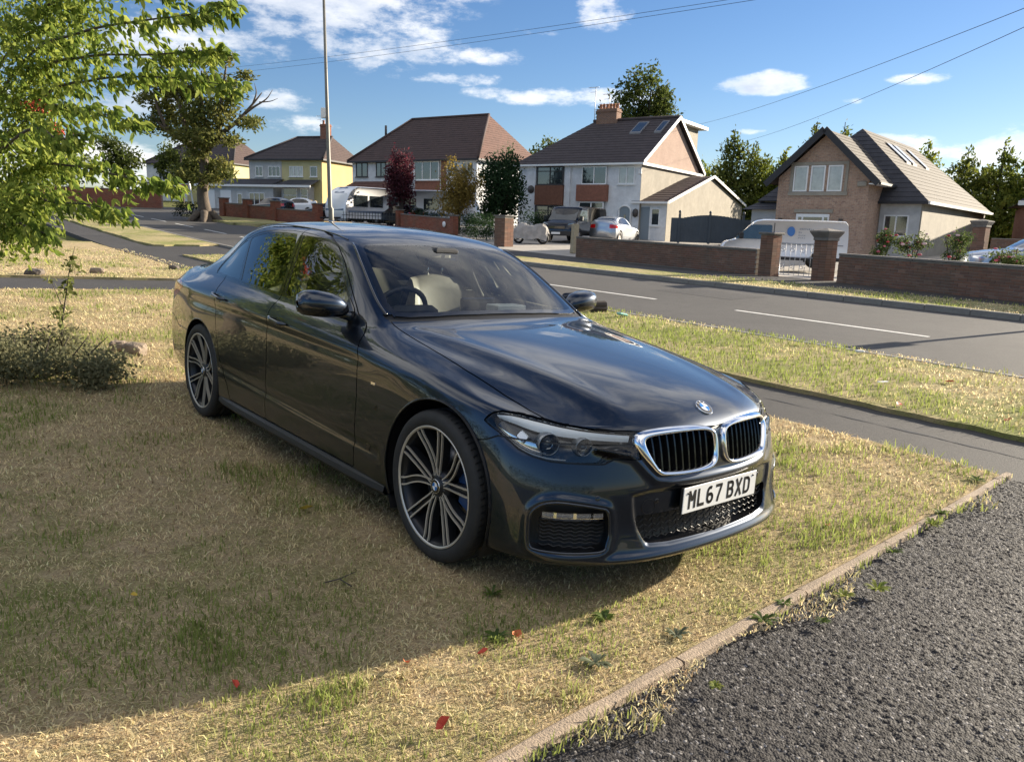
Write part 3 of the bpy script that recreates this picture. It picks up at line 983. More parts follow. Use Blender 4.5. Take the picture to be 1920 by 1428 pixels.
mat_brick('multi_brick', [(.40, .24, .165), (.22, .13, .10), (.52, .38, .28)], mortar=(.42, .38, .33))
mat_brick('red_brick', [(.26, .095, .06), (.20, .075, .05), (.30, .14, .09)])
mat_brick('brown_brick', [(.22, .12, .085), (.16, .09, .065), (.27, .17, .12)])
mat_brick('pink_brick', [(.40, .275, .225), (.35, .24, .20), (.43, .32, .26)])
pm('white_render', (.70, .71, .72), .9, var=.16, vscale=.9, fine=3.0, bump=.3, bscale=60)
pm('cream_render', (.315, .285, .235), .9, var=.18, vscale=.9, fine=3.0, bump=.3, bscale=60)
pm('grey_render', (.50, .50, .49), .9, var=.16, vscale=.9, fine=3.0, bump=.3, bscale=60)
pm('yellow_render', (.52, .38, .17), .9, var=.10, vscale=.6, bump=.3, bscale=50)
pm('pale_yellow_render', (.52, .46, .24), .9, var=.12, vscale=.8)
pm('upvc', (.74, .74, .73), .4)
pm('dark_frame', (.045, .04, .038), .5)
pm('hung_tile', (.24, .10, .065), .85, var=.25, vscale=7, fine=20)
pm('brown_panel', (.17, .075, .045), .85, var=.25, vscale=6, fine=20)
pm('pane_glass', (.030, .038, .042), .06, spec=1.0, coat=.5, var=.5, vscale=1.3)
pm('curtained_pane', (.34, .34, .33), .08, spec=.9, coat=.6, var=.25, vscale=3)
pm('grey_door', (.20, .235, .26), .45)
pm('fascia_black', (.022, .022, .026), .6)
pm('lead', (.20, .20, .21), .7)
pm('terracotta', (.42, .20, .12), .85, var=.2)
pm('aerial_metal', (.42, .42, .42), .4, .8)


def tile_mat(name, col, d=.3):
    m = pm(name, col, .85, var=d, vscale=2.2, bump=.3, bscale=25, fine=9)
    return m


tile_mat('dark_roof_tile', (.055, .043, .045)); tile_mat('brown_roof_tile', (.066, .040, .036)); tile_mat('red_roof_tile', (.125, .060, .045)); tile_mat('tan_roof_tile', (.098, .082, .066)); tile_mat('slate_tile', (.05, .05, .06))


def slope(name, pts, n, mat, parent, lift=.022):
    """roof plane of overlapping courses; pts = eave left, eave right, ridge right, ridge left (ridge ends may coincide)"""
    el, er, rr, rl = [Vector(p) for p in pts]
    nrm = (er - el).cross(rl - el if (rl - el).length > .01 else rr - el).normalized()
    if nrm.z < 0: nrm = -nrm
    mb = MB()
    for i in range(n):
        t0 = i / n; t1 = (i + 1) / n + .012
        a0, b0 = el.lerp(rl, t0), er.lerp(rr, t0); a1, b1 = el.lerp(rl, min(1, t1)), er.lerp(rr, min(1, t1))
        up = nrm * lift
        mb.add([a0, b0, b0 + up, a0 + up, a1, b1], [(0, 1, 2, 3), (3, 2, 5, 4)])
    return mb.build(name, MATS[mat], parent)


def board(name, a, b, w, h, mat, parent):
    """straight timber/plastic length of section w x h"""
    mb = MB(); a, b = Vector(a), Vector(b); d = (b - a).normalized(); s = d.cross(Vector((0, 0, 1))).normalized(); u = s.cross(d)
    mb.prism([a - s * w / 2 - u * h / 2, a + s * w / 2 - u * h / 2, a + s * w / 2 + u * h / 2, a - s * w / 2 + u * h / 2], b - a)
    return mb.build(name, MATS[mat], parent)


def window(parent, pl, a0, a1, z0, z1, n=2, frame='upvc', pane='pane_glass', transom=0.0, sill=True, fw=.07, name='window'):
    """pl maps (along, out, up) to house space"""
    mb = MB(); d = .05
    def bx(p0, p1, q0, q1, o0, o1):
        P = [pl(p0, o0, q0), pl(p1, o0, q0), pl(p1, o1, q0), pl(p0, o1, q0), pl(p0, o0, q1), pl(p1, o0, q1), pl(p1, o1, q1), pl(p0, o1, q1)]
        mb.add(P, [(0, 3, 2, 1), (4, 5, 6, 7), (0, 1, 5, 4), (1, 2, 6, 5), (2, 3, 7, 6), (3, 0, 4, 7)])
    bx(a0, a1, z0, z0 + fw, -.02, d); bx(a0, a1, z1 - fw, z1, -.02, d)
    for k in range(n + 1):
        c = a0 + (a1 - a0) * k / n; c = min(max(c, a0 + fw / 2), a1 - fw / 2)
        bx(c - fw / 2, c + fw / 2, z0 + fw, z1 - fw, -.02, d - .002)
    if transom: bx(a0 + fw, a1 - fw, z0 + (z1 - z0) * transom, z0 + (z1 - z0) * transom + fw * .8, -.02, d - .004)
    if sill: bx(a0 - .06, a1 + .06, z0 - .06, z0 - .002, -.02, .12)
    w = mb.build(name, MATS[frame], parent)
    for k in range(n):
        c0 = a0 + (a1 - a0) * k / n + fw * .45; c1 = a0 + (a1 - a0) * (k + 1) / n - fw * .45
        spans = [(z0 + fw, z1 - fw)] if not transom else [(z0 + fw, z0 + (z1 - z0) * transom), (z0 + (z1 - z0) * transom + fw * .8, z1 - fw)]
        for q0, q1 in spans:
            p = MB(); p.add([pl(c0, .012, q0), pl(c1, .012, q0), pl(c1, .012, q1), pl(c0, .012, q1)], [(0, 1, 2, 3)]); p.build('pane', MATS[pane], w)
    return w


FRONT = lambda v: (lambda a, o, z: (a, v - o, z))
SIDE = lambda u: (lambda a, o, z: (u + o, a, z))


def wallbox(name, parent, x0, x1, y0, y1, z0, z1, mat):
    mb = MB(); mb.box(x0, x1, y0, y1, z0, z1); return mb.build(name, MATS[mat], parent)


def gable(name, parent, x, y0, y1, ym, z0, z1, mat, t=.2, axis='x'):
    mb = MB()
    if axis == 'x': mb.prism([(x, y0, z0), (x, y1, z0), (x, ym, z1)], (-t, 0, 0))
    else: mb.prism([(y0, x, z0), (y1, x, z0), (ym, x, z1)], (0, t, 0))
    return mb.build(name, MATS[mat], parent)


def chimney(parent, x, y, z0, z1, w, d, pots, mat='brown_brick'):
    mb = MB(); mb.box(x - w / 2, x + w / 2, y - d / 2, y + d / 2, z0, z1 - .22); mb.box(x - w / 2 - .05, x + w / 2 + .05, y - d / 2 - .05, y + d / 2 + .05, z1 - .22, z1 - .12); mb.box(x - w / 2, x + w / 2, y - d / 2, y + d / 2, z1 - .12, z1)
    c = mb.build('chimney', MATS[mat], parent)
    for i in range(pots):
        p = MB(); p.lathe([(.11, 0), (.10, .30), (.125, .31), (.12, .37), (.08, .37)], 12, 'z', (x - w / 2 + w * (i + .5) / pots, y, z1)); p.build('chimney_pot', MATS['terracotta'], c)
    return c


def aerial(parent, x, y, z0, z1):
    mb = MB(); mb.tube([(x, y, z0), (x, y, z1)], .022, 6); mb.tube([(x - .55, y, z1 - .02), (x + .25, y, z1 - .02)], .014, 5)
    for k in range(7): mb.tube([(x - .5 + k * .11, y - .2, z1 - .02), (x - .5 + k * .11, y + .2, z1 - .02)], .008, 4)
    mb.tube([(x - .45, y, z1 - .35), (x + .1, y, z1 - .35)], .012, 5)
    return mb.build('aerial', MATS['aerial_metal'], parent)


def frame_at(name, P, ang, label, cat='house'):
    a = (sin(radians(ang)), -cos(radians(ang)))
    return empty(name, P, atan2(a[1], a[0]), label, cat)


def hip_roof(parent, x0, x1, y0, y1, ze, xr0, xr1, zr, mat, n=16, ov=.3, lit=None, hipL=True, hipR=True):
    ym = (y0 + y1) / 2; a0, a1, b0, b1 = x0 - ov, x1 + ov, y0 - ov, y1 + ov
    slope('roof', [(a0, b0, ze), (a1, b0, ze), (xr1, ym, zr), (xr0, ym, zr)], n, mat, parent)
    slope('roof', [(a1, b1, ze), (a0, b1, ze), (xr0, ym, zr), (xr1, ym, zr)], n, mat, parent)
    if hipR: slope('roof', [(a1, b0, ze), (a1, b1, ze), (xr1, ym, zr), (xr1, ym, zr)], n, lit or mat, parent)  # sunward hip in a brighter tile colour, its sunlight painted in
    if hipL: slope('roof', [(a0, b1, ze), (a0, b0, ze), (xr0, ym, zr), (xr0, ym, zr)], n, mat, parent)
    for p, q in (((xr0, ym, zr), (xr1, ym, zr)), ((a1, b0, ze), (xr1, ym, zr)), ((a0, b0, ze), (xr0, ym, zr))):
        mb = MB(); mb.tube([Vector(p) + Vector((0, 0, .05)), Vector(q) + Vector((0, 0, .05))], .11, 8); mb.build('ridge_tiles', MATS[mat], parent)
    for p, q in (((a0, b0 - .03, ze - .06), (a1, b0 - .03, ze - .06)), ((a1 + .03, b0, ze - .06), (a1 + .03, b1, ze - .06))):
        board('gutter', p, q, .10, .14, 'fascia_black', parent)


def white_semi():
    h = frame_at('semi_detached_house', (7.85, 51.29, .97), 57, 'white rendered semi-detached house with a lit gable, skylights and red tile-hung bay')
    wallbox('wall', h, -5.05, 0, 0, 10.6, -1, 4.72, 'white_render'); wallbox('wall', h, -9.3, -5.06, .003, 10.6, -1, 4.72, 'white_render')
    g = gable('gable', h, .02, 0, 10.6, 5.3, 4.72, 8.05, 'pink_brick')
    wallbox('side_wall', h, 0, .015, .02, 10.58, -1, 4.70, 'cream_render')  # white wall's sunward side, coloured darker to offset the sunlight on it
    board('fascia', (.12, -.25, 4.70), (.12, 10.9, 4.70), .22, .16, 'upvc', h)
    zr = 8.18; zr_e = 4.78; ov = .32
    slope('roof', [(-9.6, -ov, zr_e), (.28, -ov, zr_e), (.28, 5.3, zr), (-6.3, 5.3, zr)], 17, 'dark_roof_tile', h)
    slope('roof', [(.28, 10.9, zr_e), (-9.6, 10.9, zr_e), (-6.3, 5.3, zr), (.28, 5.3, zr)], 17, 'dark_roof_tile', h)
    slope('roof', [(-9.6, 10.9, zr_e), (-9.6, -ov, zr_e), (-6.3, 5.3, zr), (-6.3, 5.3, zr)], 17, 'dark_roof_tile', h)
    mb = MB(); mb.tube([(-6.4, 5.3, zr + .05), (.28, 5.3, zr + .05)], .12, 8); mb.build('ridge_tiles', MATS['dark_roof_tile'], h)
    board('bargeboard', (.30, -ov, zr_e), (.30, 5.3, zr + .02), .05, .2, 'upvc', h); board('bargeboard', (.30, 5.3, zr + .02), (.30, 10.9, zr_e), .05, .2, 'upvc', h)
    board('gutter', (-9.6, -ov - .04, 4.70), (.3, -ov - .04, 4.70), .1, .12, 'upvc', h)
    d = wallbox('dormer', h, -4.2, -.35, 6.4, 10.5, 5.3, 8.0, 'cream_render')
    wallbox('dormer_roof', d, -4.4, .15, 5.6, 11.2, 8.0, 8.2, 'upvc'); board('downpipe', (.12, 10.75, 4.6), (.12, 10.75, 8.05), .09, .09, 'dark_frame', d); board('downpipe', (.05, 9.9, 4.9), (.05, 9.9, 7.4), .08, .08, 'upvc', d)
    for (x0, x1) in ((-2.55, -1.75), (-.75, -.25)):
        def rp(x, t, o): return (x, -ov + (5.3 + ov) * t, zr_e + (zr - zr_e) * t + .05 + o)
        s = MB(); s.add([rp(x0, .64, .06), rp(x1, .64, .06), rp(x1, .90, .06), rp(x0, .90, .06), rp(x0, .64, -.05), rp(x1, .64, -.05), rp(x1, .90, -.05), rp(x0, .90, -.05)], [(0, 1, 2, 3), (0, 4, 5, 1), (1, 5, 6, 2), (2, 6, 7, 3), (3, 7, 4, 0)])
        so = s.build('skylight', MATS['lead'], h); p = MB(); p.poly([rp(x0 + .07, .66, .067), rp(x1 - .07, .66, .067), rp(x1 - .07, .88, .067), rp(x0 + .07, .88, .067)]); p.build('pane', MATS['pane_glass'], so)
    chimney(h, -5.2, 5.3, 7.4, 9.0, 1.6, .75, 6); aerial(h, -6.35, 5.3, 8.0, 10.6); aerial(h, -5.3, 5.5, 9.0, 10.1)
    # right-hand half
    wallbox('bay', h, -4.5, -2.25, -.35, .1, 2.33, 3.40, 'hung_tile'); wallbox('bay_base', h, -4.42, -2.35, -.28, .1, -.5, .85, 'white_render')
    window(h, FRONT(-.10), -4.25, -2.4, 3.42, 4.58, 2); window(h, FRONT(-.22), -4.3, -2.45, .9, 2.3, 2, transom=.68)
    window(h, FRONT(0), -1.6, -.42, 3.44, 4.55, 2, pane='curtained_pane')
    dr = MB(); dr.box(-1.35, -.6, -.06, .02, 0, 1.75); dr.prism([(-.975 + .375 * cos(t), -.06, 1.75 + .28 * sin(t)) for t in np.linspace(0, pi, 9)], (0, .08, 0)); do = dr.build('door', MATS['grey_door'], h)
    fr = MB(); fr.tube([(-1.4, -.08, 0), (-1.4, -.08, 1.75)] + [(-.975 + .43 * cos(t), -.08, 1.75 + .33 * sin(t)) for t in np.linspace(pi, 0, 9)] + [(-.55, -.08, 0)], .06, 6); fr.build('door_frame', MATS['upvc'], do)
    p = MB(); p.box(-1.03, -.9, -.075, -.06, .4, 1.5); p.build('door_pane', MATS['pane_glass'], do)
    l = MB(); l.lathe([(.01, -.28), (.16, -.2), (.19, 0), (.16, .2), (.01, .28)], 12, 'z', (-.2, -.12, 1.62)); l.build('wall_basket', MATS['dark_frame'], h)
    a = MB(); a.bevbox(-.18, .05, -.12, 0, 4.05, 4.4, .03); a.build('alarm_box', MATS['upvc'], h)
    # left-hand half with its brown bay
    for x0, x1 in ((-8.55, -7.85), (-5.55, -5.12)): wallbox('pier', h, x0, x1, -.12, .0, -.8, 4.70, 'white_render')
    wallbox('panel', h, -7.8, -5.6, -.28, .1, 2.06, 3.36, 'brown_panel')
    window(h, FRONT(-.1), -7.75, -5.65, 3.40, 4.62, 2, frame='dark_frame', transom=.72); window(h, FRONT(-.2), -7.75, -5.65, .55, 2.03, 2, frame='dark_frame', transom=.75)
    board('downpipe', (-5.04, -.06, -.5), (-5.04, -.06, 4.7), .09, .09, 'dark_frame', h)
    s = MB(); s.lathe([(.01, -.02), (.2, .03), (.28, .1)], 14, 'y', (-8.2, -.25, 3.1)); s.tube([(-8.2, -.1, 2.9), (-8.2, -.25, 3.08)], .02, 5); s.build('satellite_dish', MATS['dark_frame'], h)


def garage():
    h = frame_at('garage_annexe', (9.52, 50.57, .92), 57, 'cream single-storey annexe with a low gable behind the dark grey gates', 'annexe')
    mb = MB(); mb.prism([(0, 0, -1), (0, 15.4, -1), (0, 15.4, 2.75), (0, 7.85, 4.4), (0, 0, 2.42)], (-1.66, 0, 0)); mb.build('wall', MATS['cream_render'], h)
    fw = wallbox('front_wall', h, -2.1, -.02, -.03, .1, -1, 2.42, 'white_render')
    slope('roof', [(-2.35, -.35, 2.40), (.18, -.35, 2.40), (.18, 7.85, 4.52), (-1.6, 7.85, 4.52)], 12, 'brown_roof_tile', h)
    slope('roof', [(.18, 15.8, 2.80), (-1.6, 15.8, 2.80), (-1.6, 7.85, 4.52), (.18, 7.85, 4.52)], 10, 'brown_roof_tile', h)
    for p, q in (((.20, -.35, 2.36), (.20, 7.85, 4.50)), ((.20, 7.85, 4.50), (.20, 15.8, 2.76))): board('bargeboard', p, q, .05, .18, 'upvc', h)
    board('gutter', (-2.35, -.40, 2.34), (.2, -.40, 2.34), .1, .12, 'upvc', h)
    dd = MB(); dd.box(-1.85, -1.15, -.07, -.02, 0, 2.05); dd.build('door', MATS['grey_door'], h); dd = MB(); dd.box(-1.95, -1.86, -.075, -.02, 0, 2.1); dd.box(-1.14, -1.06, -.075, -.02, 0, 2.1); dd.build('door_frame', MATS['upvc'], h)
    window(h, FRONT(-.02), -1.05, -.45, .9, 2.0, 1); wallbox('vent', h, -.02, .04, 8.2, 9.6, 1.55, 1.72, 'lead')


def grey_gates():
    A = Vector((9.45, 48.6, 0)); B = Vector((14.0, 47.8, 0))
    L = (B - A).length; ang = atan2(B.y - A.y, B.x - A.x)
    g = empty('gate', (A.x, A.y, float(G(A.x, A.y)) - .05), ang, 'pair of dark grey boarded gates with ball-topped posts before the annexe', 'gate')
    mt = pm('grey_gate_paint', (.050, .062, .075), .6, var=.15, vscale=2)
    for x in (.5, L / 2, L - .35):
        p = MB(); p.box(x - .07, x + .07, -.08, .08, 0, 1.78); p.lathe([(.001, 1.78), (.06, 1.80), (.085, 1.88), (.06, 1.96), (.001, 1.98)], 10, 'z', (x, 0, 0)); p.build('post', mt, g)
    for x0, x1, sgn in ((.57, L / 2 - .07, 1), (L / 2 + .07, L - .42, -1)):
        n = 9; w = (x1 - x0) / n
        for k in range(n):
            t = (k + .5) / n; t = t if sgn > 0 else 1 - t
            p = MB(); p.box(x0 + k * w + .0008, x0 + (k + 1) * w - .0008, -.02 + .004 * (k % 2), .02, .06, 1.50 + .22 * sin(t * pi / 2)); p.build('gate_board', mt, g)
    p = MB(); p.box(0, .43, -.02, .02, .05, 1.52); p.build('side_panel', mt, g); p = MB(); p.box(L - .28, L + .1, -.02, .02, .05, 1.5); p.build('side_panel', mt, g)


def brick_house():
    h = frame_at('brick_house', (13.87, 42.67, .42), 50, 'brown brick gabled house with black bargeboards, three-light window and big tan roof')
    W = 4.6
    mb = MB(); mb.prism([(0, 0, -1), (W, 0, -1), (W, 0, 4.05), (W / 2, 0, 6.15), (0, 0, 4.05)], (0, 6.5, 0)); mb.build('wall', MATS['multi_brick'], h)
    ov = .55; ze = 3.72; zr = 6.38
    slope('roof', [(W + ov, -.45, ze), (W + ov, 6.5, ze), (W / 2, 6.5, zr), (W / 2, -.45, zr)], 13, 'tan_roof_tile', h)
    slope('roof', [(-ov, 6.5, ze), (-ov, -.45, ze), (W / 2, -.45, zr), (W / 2, 6.5, zr)], 13, 'tan_roof_tile', h)
    for s in (-1, 1): board('bargeboard', (W / 2 + s * (W / 2 + ov), -.47, ze - .05), (W / 2, -.47, zr - .02), .07, .32, 'fascia_black', h)
    board('soffit', (W + .35, -.4, 3.66), (W + .35, 4.5, 3.66), .5, .05, 'upvc', h); board('gutter', (W + .62, -.4, 3.68), (W + .62, 4.4, 3.68), .1, .12, 'fascia_black', h)
    for k in range(3): window(h, FRONT(0), .80 + k * .88, 1.54 + k * .88, 3.32, 4.62, 1, pane='curtained_pane', sill=False)
    mb = MB(); mb.box(.58, 3.6, -.07, .05, 3.12, 3.30); mb.box(.62, 3.56, -.05, .05, 4.64, 4.80); mb.box(.62, .78, -.045, .05, 3.3, 4.64); mb.box(3.42, 3.56, -.045, .05, 3.3, 4.64); mb.build('stone_surround', MATS['cream_render'], h)
    d = MB(); d.box(1.15, 2.85, -.10, .02, -.2, 2.18); do = d.build('door', MATS['upvc'], h); p = MB(); p.box(1.55, 2.5, -.125, -.10, .9, 2.02); p.build('door_pane', MATS['pane_glass'], do)
    for x in (1.28, 2.62): p = MB(); p.box(x, x + .16, -.125, -.10, .3, 2.02); p.build('side_light', MATS['pane_glass'], do)
    mb = MB(); mb.box(1.0, 3.0, -.07, .02, 2.24, 2.42); mb.build('lintel', MATS['cream_render'], do)
    for x in (.3, 3.45):
        l = MB(); l.bevbox(x - .09, x + .09, -.2, -.02, 1.6, 1.95, .02); l.build('wall_lamp', MATS['dark_frame'], h)
    a = MB(); a.bevbox(4.05, 4.5, -.1, 0, 3.55, 3.8, .03); a.build('alarm_box', MATS['cream_render'], h)
    # the wing to the right: rendered walls under a long hipped roof
    cx, cy = 4.1, 2.25
    wallbox('wing_wall', h, cx - 5.7, cx + 2.55, cy, cy + 16.5, -1, 2.90, 'cream_render'); wallbox('wing_front', h, cx + .55, cx + 2.48, cy - .03, cy, -1, 2.86, 'grey_render')
    x0, x1, y0, y1 = cx - 6.0, cx + 2.85, cy - .35, cy + 16.9; xr = cx - 1.6; zr2 = 6.95; ze2 = 2.92
    slope('wing_roof', [(x1, y0, ze2), (x1, y1, ze2), (xr, cy + 13.6, zr2), (xr, cy + 2.6, zr2)], 17, 'tan_roof_tile', h)
    slope('wing_roof', [(x0, y1, ze2), (x0, y0, ze2), (xr, cy + 2.6, zr2), (xr, cy + 13.6, zr2)], 17, 'tan_roof_tile', h)
    slope('wing_roof', [(x0, y0, ze2), (x1, y0, ze2), (xr, cy + 2.6, zr2), (xr, cy + 2.6, zr2)], 17, 'slate_tile', h)  # front hip of the tan roof, its shade put into a darker tile
    slope('wing_roof', [(x1, y1, ze2), (x0, y1, ze2), (xr, cy + 13.6, zr2), (xr, cy + 13.6, zr2)], 17, 'tan_roof_tile', h)
    board('gutter', (x1 + .04, y0, ze2 - .06), (x1 + .04, y1, ze2 - .06), .12, .14, 'upvc', h); board('gutter', (x0 + 5, y0 - .04, ze2 - .06), (x1, y0 - .04, ze2 - .06), .12, .14, 'fascia_black', h)
    window(h, FRONT(cy - .03), cx + .78, cx + 1.98, 1.15, 2.25, 2)
    for v0, v1 in ((4.6, 5.5), (6.0, 6.9), (9.0, 9.8)):
        def rp(v, t, o): return (x1 + (xr - x1) * t + .0, cy + v, ze2 + (zr2 - ze2) * t + .05 + o)
        s = MB(); s.add([rp(v0, .56, .07), rp(v1, .56, .07), rp(v1, .84, .07), rp(v0, .84, .07), rp(v0, .56, -.04), rp(v1, .56, -.04), rp(v1, .84, -.04), rp(v0, .84, -.04)], [(0, 1, 2, 3), (0, 4, 5, 1), (1, 5, 6, 2), (2, 6, 7, 3), (3, 7, 4, 0)])
        so = s.build('skylight', MATS['fascia_black'], h); p = MB(); p.poly([rp(v0 + .08, .58, .076), rp(v1 - .08, .58, .076), rp(v1 - .08, .82, .076), rp(v0 + .08, .82, .076)]); p.build('pane', pm('sky_glass', (.70, .74, .78), .25, .5), so)
    # low block on the left
    wallbox('side_wall', h, -2.0, -.01, 1.5, 6, -1, 2.45, 'grey_render'); slope('side_roof', [(-2.4, 1.1, 2.42), (0, 1.1, 2.42), (0, 4.2, 3.6), (-1.2, 4.2, 3.6)], 8, 'slate_tile', h); slope('side_roof', [(-2.4, 6.5, 2.42), (-2.4, 1.1, 2.42), (-1.2, 4.2, 3.6), (-1.2, 4.2, 3.6)], 8, 'slate_tile', h)
    window(h, FRONT(1.5), -1.3, -.3, .9, 1.95, 2)


def mid_house():
    h = frame_at('tiled_roof_house', (-3.72, 62.0, 1.5), 57, 'white house with a broad reddish-brown hipped roof behind the caravans')
    wallbox('wall', h, -12.6, .6, 0, 9.6, -1, 5.02, 'white_render')
    wallbox('brick_strip', h, -2.9, -2.35, -.02, .1, -.5, 5.0, 'red_brick')
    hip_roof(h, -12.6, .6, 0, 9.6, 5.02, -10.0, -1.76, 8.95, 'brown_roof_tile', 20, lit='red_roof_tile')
    window(h, FRONT(0), -12.15, -10.8, 3.75, 4.92, 2, frame='dark_frame'); window(h, FRONT(0), -9.85, -8.75, 3.75, 4.92, 2, frame='dark_frame')
    window(h, FRONT(-.12), -5.55, -3.0, 3.45, 4.9, 3); window(h, FRONT(0), -2.25, -1.2, 3.65, 4.8, 2); window(h, FRONT(0), -.9, .3, 3.65, 4.8, 2)
    wallbox('bay', h, -5.5, -3.0, -.10, .1, 2.2, 3.38, 'hung_tile'); window(h, FRONT(0), -6, -3, .6, 2.1, 3); window(h, FRONT(0), -2, 0, .6, 2.1, 2)
    slope('canopy_roof', [(-13.6, -1.6, 2.25), (-6.2, -1.6, 2.25), (-6.6, 0, 3.38), (-12.3, 0, 3.38)], 6, 'red_roof_tile', h)
    for x in (-13.2, -9.8, -6.5): board('bracket', (x, -1.5, 2.2), (x, -.05, 1.4), .1, .1, 'dark_frame', h)
    board('fascia', (-13.6, -1.65, 2.2), (-6.2, -1.65, 2.2), .06, .2, 'dark_frame', h)
    v = MB(); v.tube([(-11.4, 2.9, 7.2), (-11.4, 2.9, 8.3)], .1, 8); v.build('vent_pipe', MATS['dark_frame'], h)


def yellow_house():
    P = (-18.67, 76.0, 2.25)
    h = frame_at('yellow_house', P, 70, 'yellow and pale grey pair of houses with dark hipped roof behind the lamp post')
    wallbox('wall', h, -4.55, 0, 0, 7.2, -1, 4.95, 'yellow_render'); wallbox('wall', h, -8.4, -4.56, .002, 7.2, -1, 4.95, 'grey_render'); wallbox('front_wall', h, -4.5, -.03, -.015, 0, -1, 4.9, 'pale_yellow_render')
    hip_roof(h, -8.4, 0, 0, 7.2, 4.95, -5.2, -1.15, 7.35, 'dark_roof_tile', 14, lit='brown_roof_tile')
    chimney(h, -1.9, 3.6, 6.8, 8.6, .9, .6, 2, 'red_brick'); aerial(h, -2.4, 3.6, 7.3, 9.4)
    for x0, x1, n, pn in ((-7.6, -6.75, 2, 'pane_glass'), (-6.1, -4.7, 3, 'pane_glass'), (-3.65, -2.1, 3, 'curtained_pane'), (-1.3, -.5, 1, 'pane_glass')):
        window(h, FRONT(-.015), x0, x1, 3.32, 4.3, n, pane=pn)
    wallbox('front_extension', h, -13.2, -4.4, -1.6, -.02, -1, 2.42, 'grey_render'); slope('lean_to_roof', [(-13.5, -1.9, 2.42), (-4.3, -1.9, 2.42), (-4.3, 0, 3.1), (-13.0, 0, 3.1)], 6, 'slate_tile', h)
    slope('porch_roof', [(-4.3, -1.9, 2.42), (.0, -1.9, 2.42), (-.2, 0, 3.05), (-3.6, 0, 3.05)], 6, 'slate_tile', h); board('fascia', (-13.5, -1.95, 2.34), (.0, -1.95, 2.34), .06, .2, 'upvc', h)
    for x0, x1 in ((-12.5, -11.3), (-10.6, -9.3)):
        d = MB(); d.box(x0, x1, -1.66, -1.59, -.3, 1.9); d.build('garage_door', MATS['upvc'], h)
    window(h, FRONT(-1.6), -8.6, -8.0, .2, 1.6, 1); window(h, FRONT(-1.6), -7.2, -5.4, .5, 1.7, 3); window(h, FRONT(-.9), -3.8, -2.2, -.1, 2.2, 1, transom=.7); window(h, FRONT(-.9), -1.8, -1.0, -.1, 2.2, 1, transom=.7)
    wallbox('bay', h, -4.0, -.9, -.9, 0, -1, 2.4, 'grey_render')


def far_house():
    h = frame_at('hipped_roof_house', (-35.2, 100.0, 3.4), 70, 'cream house with brown hipped roof partly hidden by the old pollarded tree')
    wallbox('wall', h, -14.5, -.6, 0, 8, -1.5, 4.8, 'pale_yellow_render'); wallbox('timbered_wall', h, -14.5, -8, -.02, 0, -1, 4.7, 'white_render')
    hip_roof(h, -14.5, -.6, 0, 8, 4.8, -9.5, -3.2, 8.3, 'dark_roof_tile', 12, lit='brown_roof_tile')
    for k in range(5): board('timber', (-13.8 + k * 1.2, -.05, 2.4), (-13.8 + k * 1.2, -.05, 4.6), .16, .06, 'dark_frame', h)
    window(h, FRONT(-.02), -12.5, -10.8, 2.6, 3.8, 3)


def bungalow():
    C = Vector((29.5, 46.0, .85))
    h = frame_at('bungalow', C, 62, 'low brick bungalow with dark tiled roof and white fascia at the edge of view', 'bungalow')
    wallbox('wall', h, 0, 14, 0, 9, -1, 2.75, 'red_brick'); hip_roof(h, 0, 14, 0, 9, 2.9, 4.5, 10, 5.6, 'slate_tile', 12, ov=.45)
    board('fascia', (-.6, -.5, 2.86), (14.5, -.5, 2.86), .08, .26, 'upvc', h); window(h, FRONT(0), 1.2, 2.6, 1.0, 2.2, 2)


white_semi(); garage(); grey_gates(); brick_house(); mid_house(); yellow_house(); far_house(); bungalow()
# ------------------------------------------------------------------ boundary walls, pillars, railings, street furniture
def mat_loose_brick(name, cols):
    m = bpy.data.materials.new(name); m.use_nodes = True
    T = NT(m.node_tree); b = T.n['Principled BSDF']; b.inputs['Roughness'].default_value = .92; b.inputs['Specular IOR Level'].default_value = .2
    oi = T.node('ShaderNodeObjectInfo'); g = T.node('ShaderNodeNewGeometry')
    w = T.node('ShaderNodeTexWhiteNoise', _noise_dimensions='4D', Vector=oi.outputs['Location'], W=g.outputs['Random Per Island'])
    c = T.ramp(w.outputs[0], [(0, cols[0]), (.35, cols[1]), (.7, cols[2]), (1, cols[3])])
    n = T.noise(g.outputs['Position'], 1.3, 4, .6); n2 = T.noise(g.outputs['Position'], 35, 3, .6)
    c = T.mix(T.maprange(n, .4, .7, 0, .45), c, (.10, .095, .07)); c = T.mix(T.maprange(n2, .45, .7, 0, .4), c, cols[0])
    T.l.new(c, b.inputs['Base Color']); MATS[name] = m


mat_loose_brick('wall_brick', [(.17, .095, .065), (.22, .115, .08), (.14, .085, .065), (.26, .155, .11)])
mat_loose_brick('red_wall_brick', [(.24, .075, .045), (.28, .10, .06), (.20, .06, .04), (.30, .13, .08)])
pm('mortar', (.26, .235, .20), .95, var=.2, vscale=4)
pm('coping', (.17, .155, .14), .9, var=.3, vscale=5, bump=.4, bscale=50, fine=20)
BRICK_MESH = {}
BUDGET = [300]


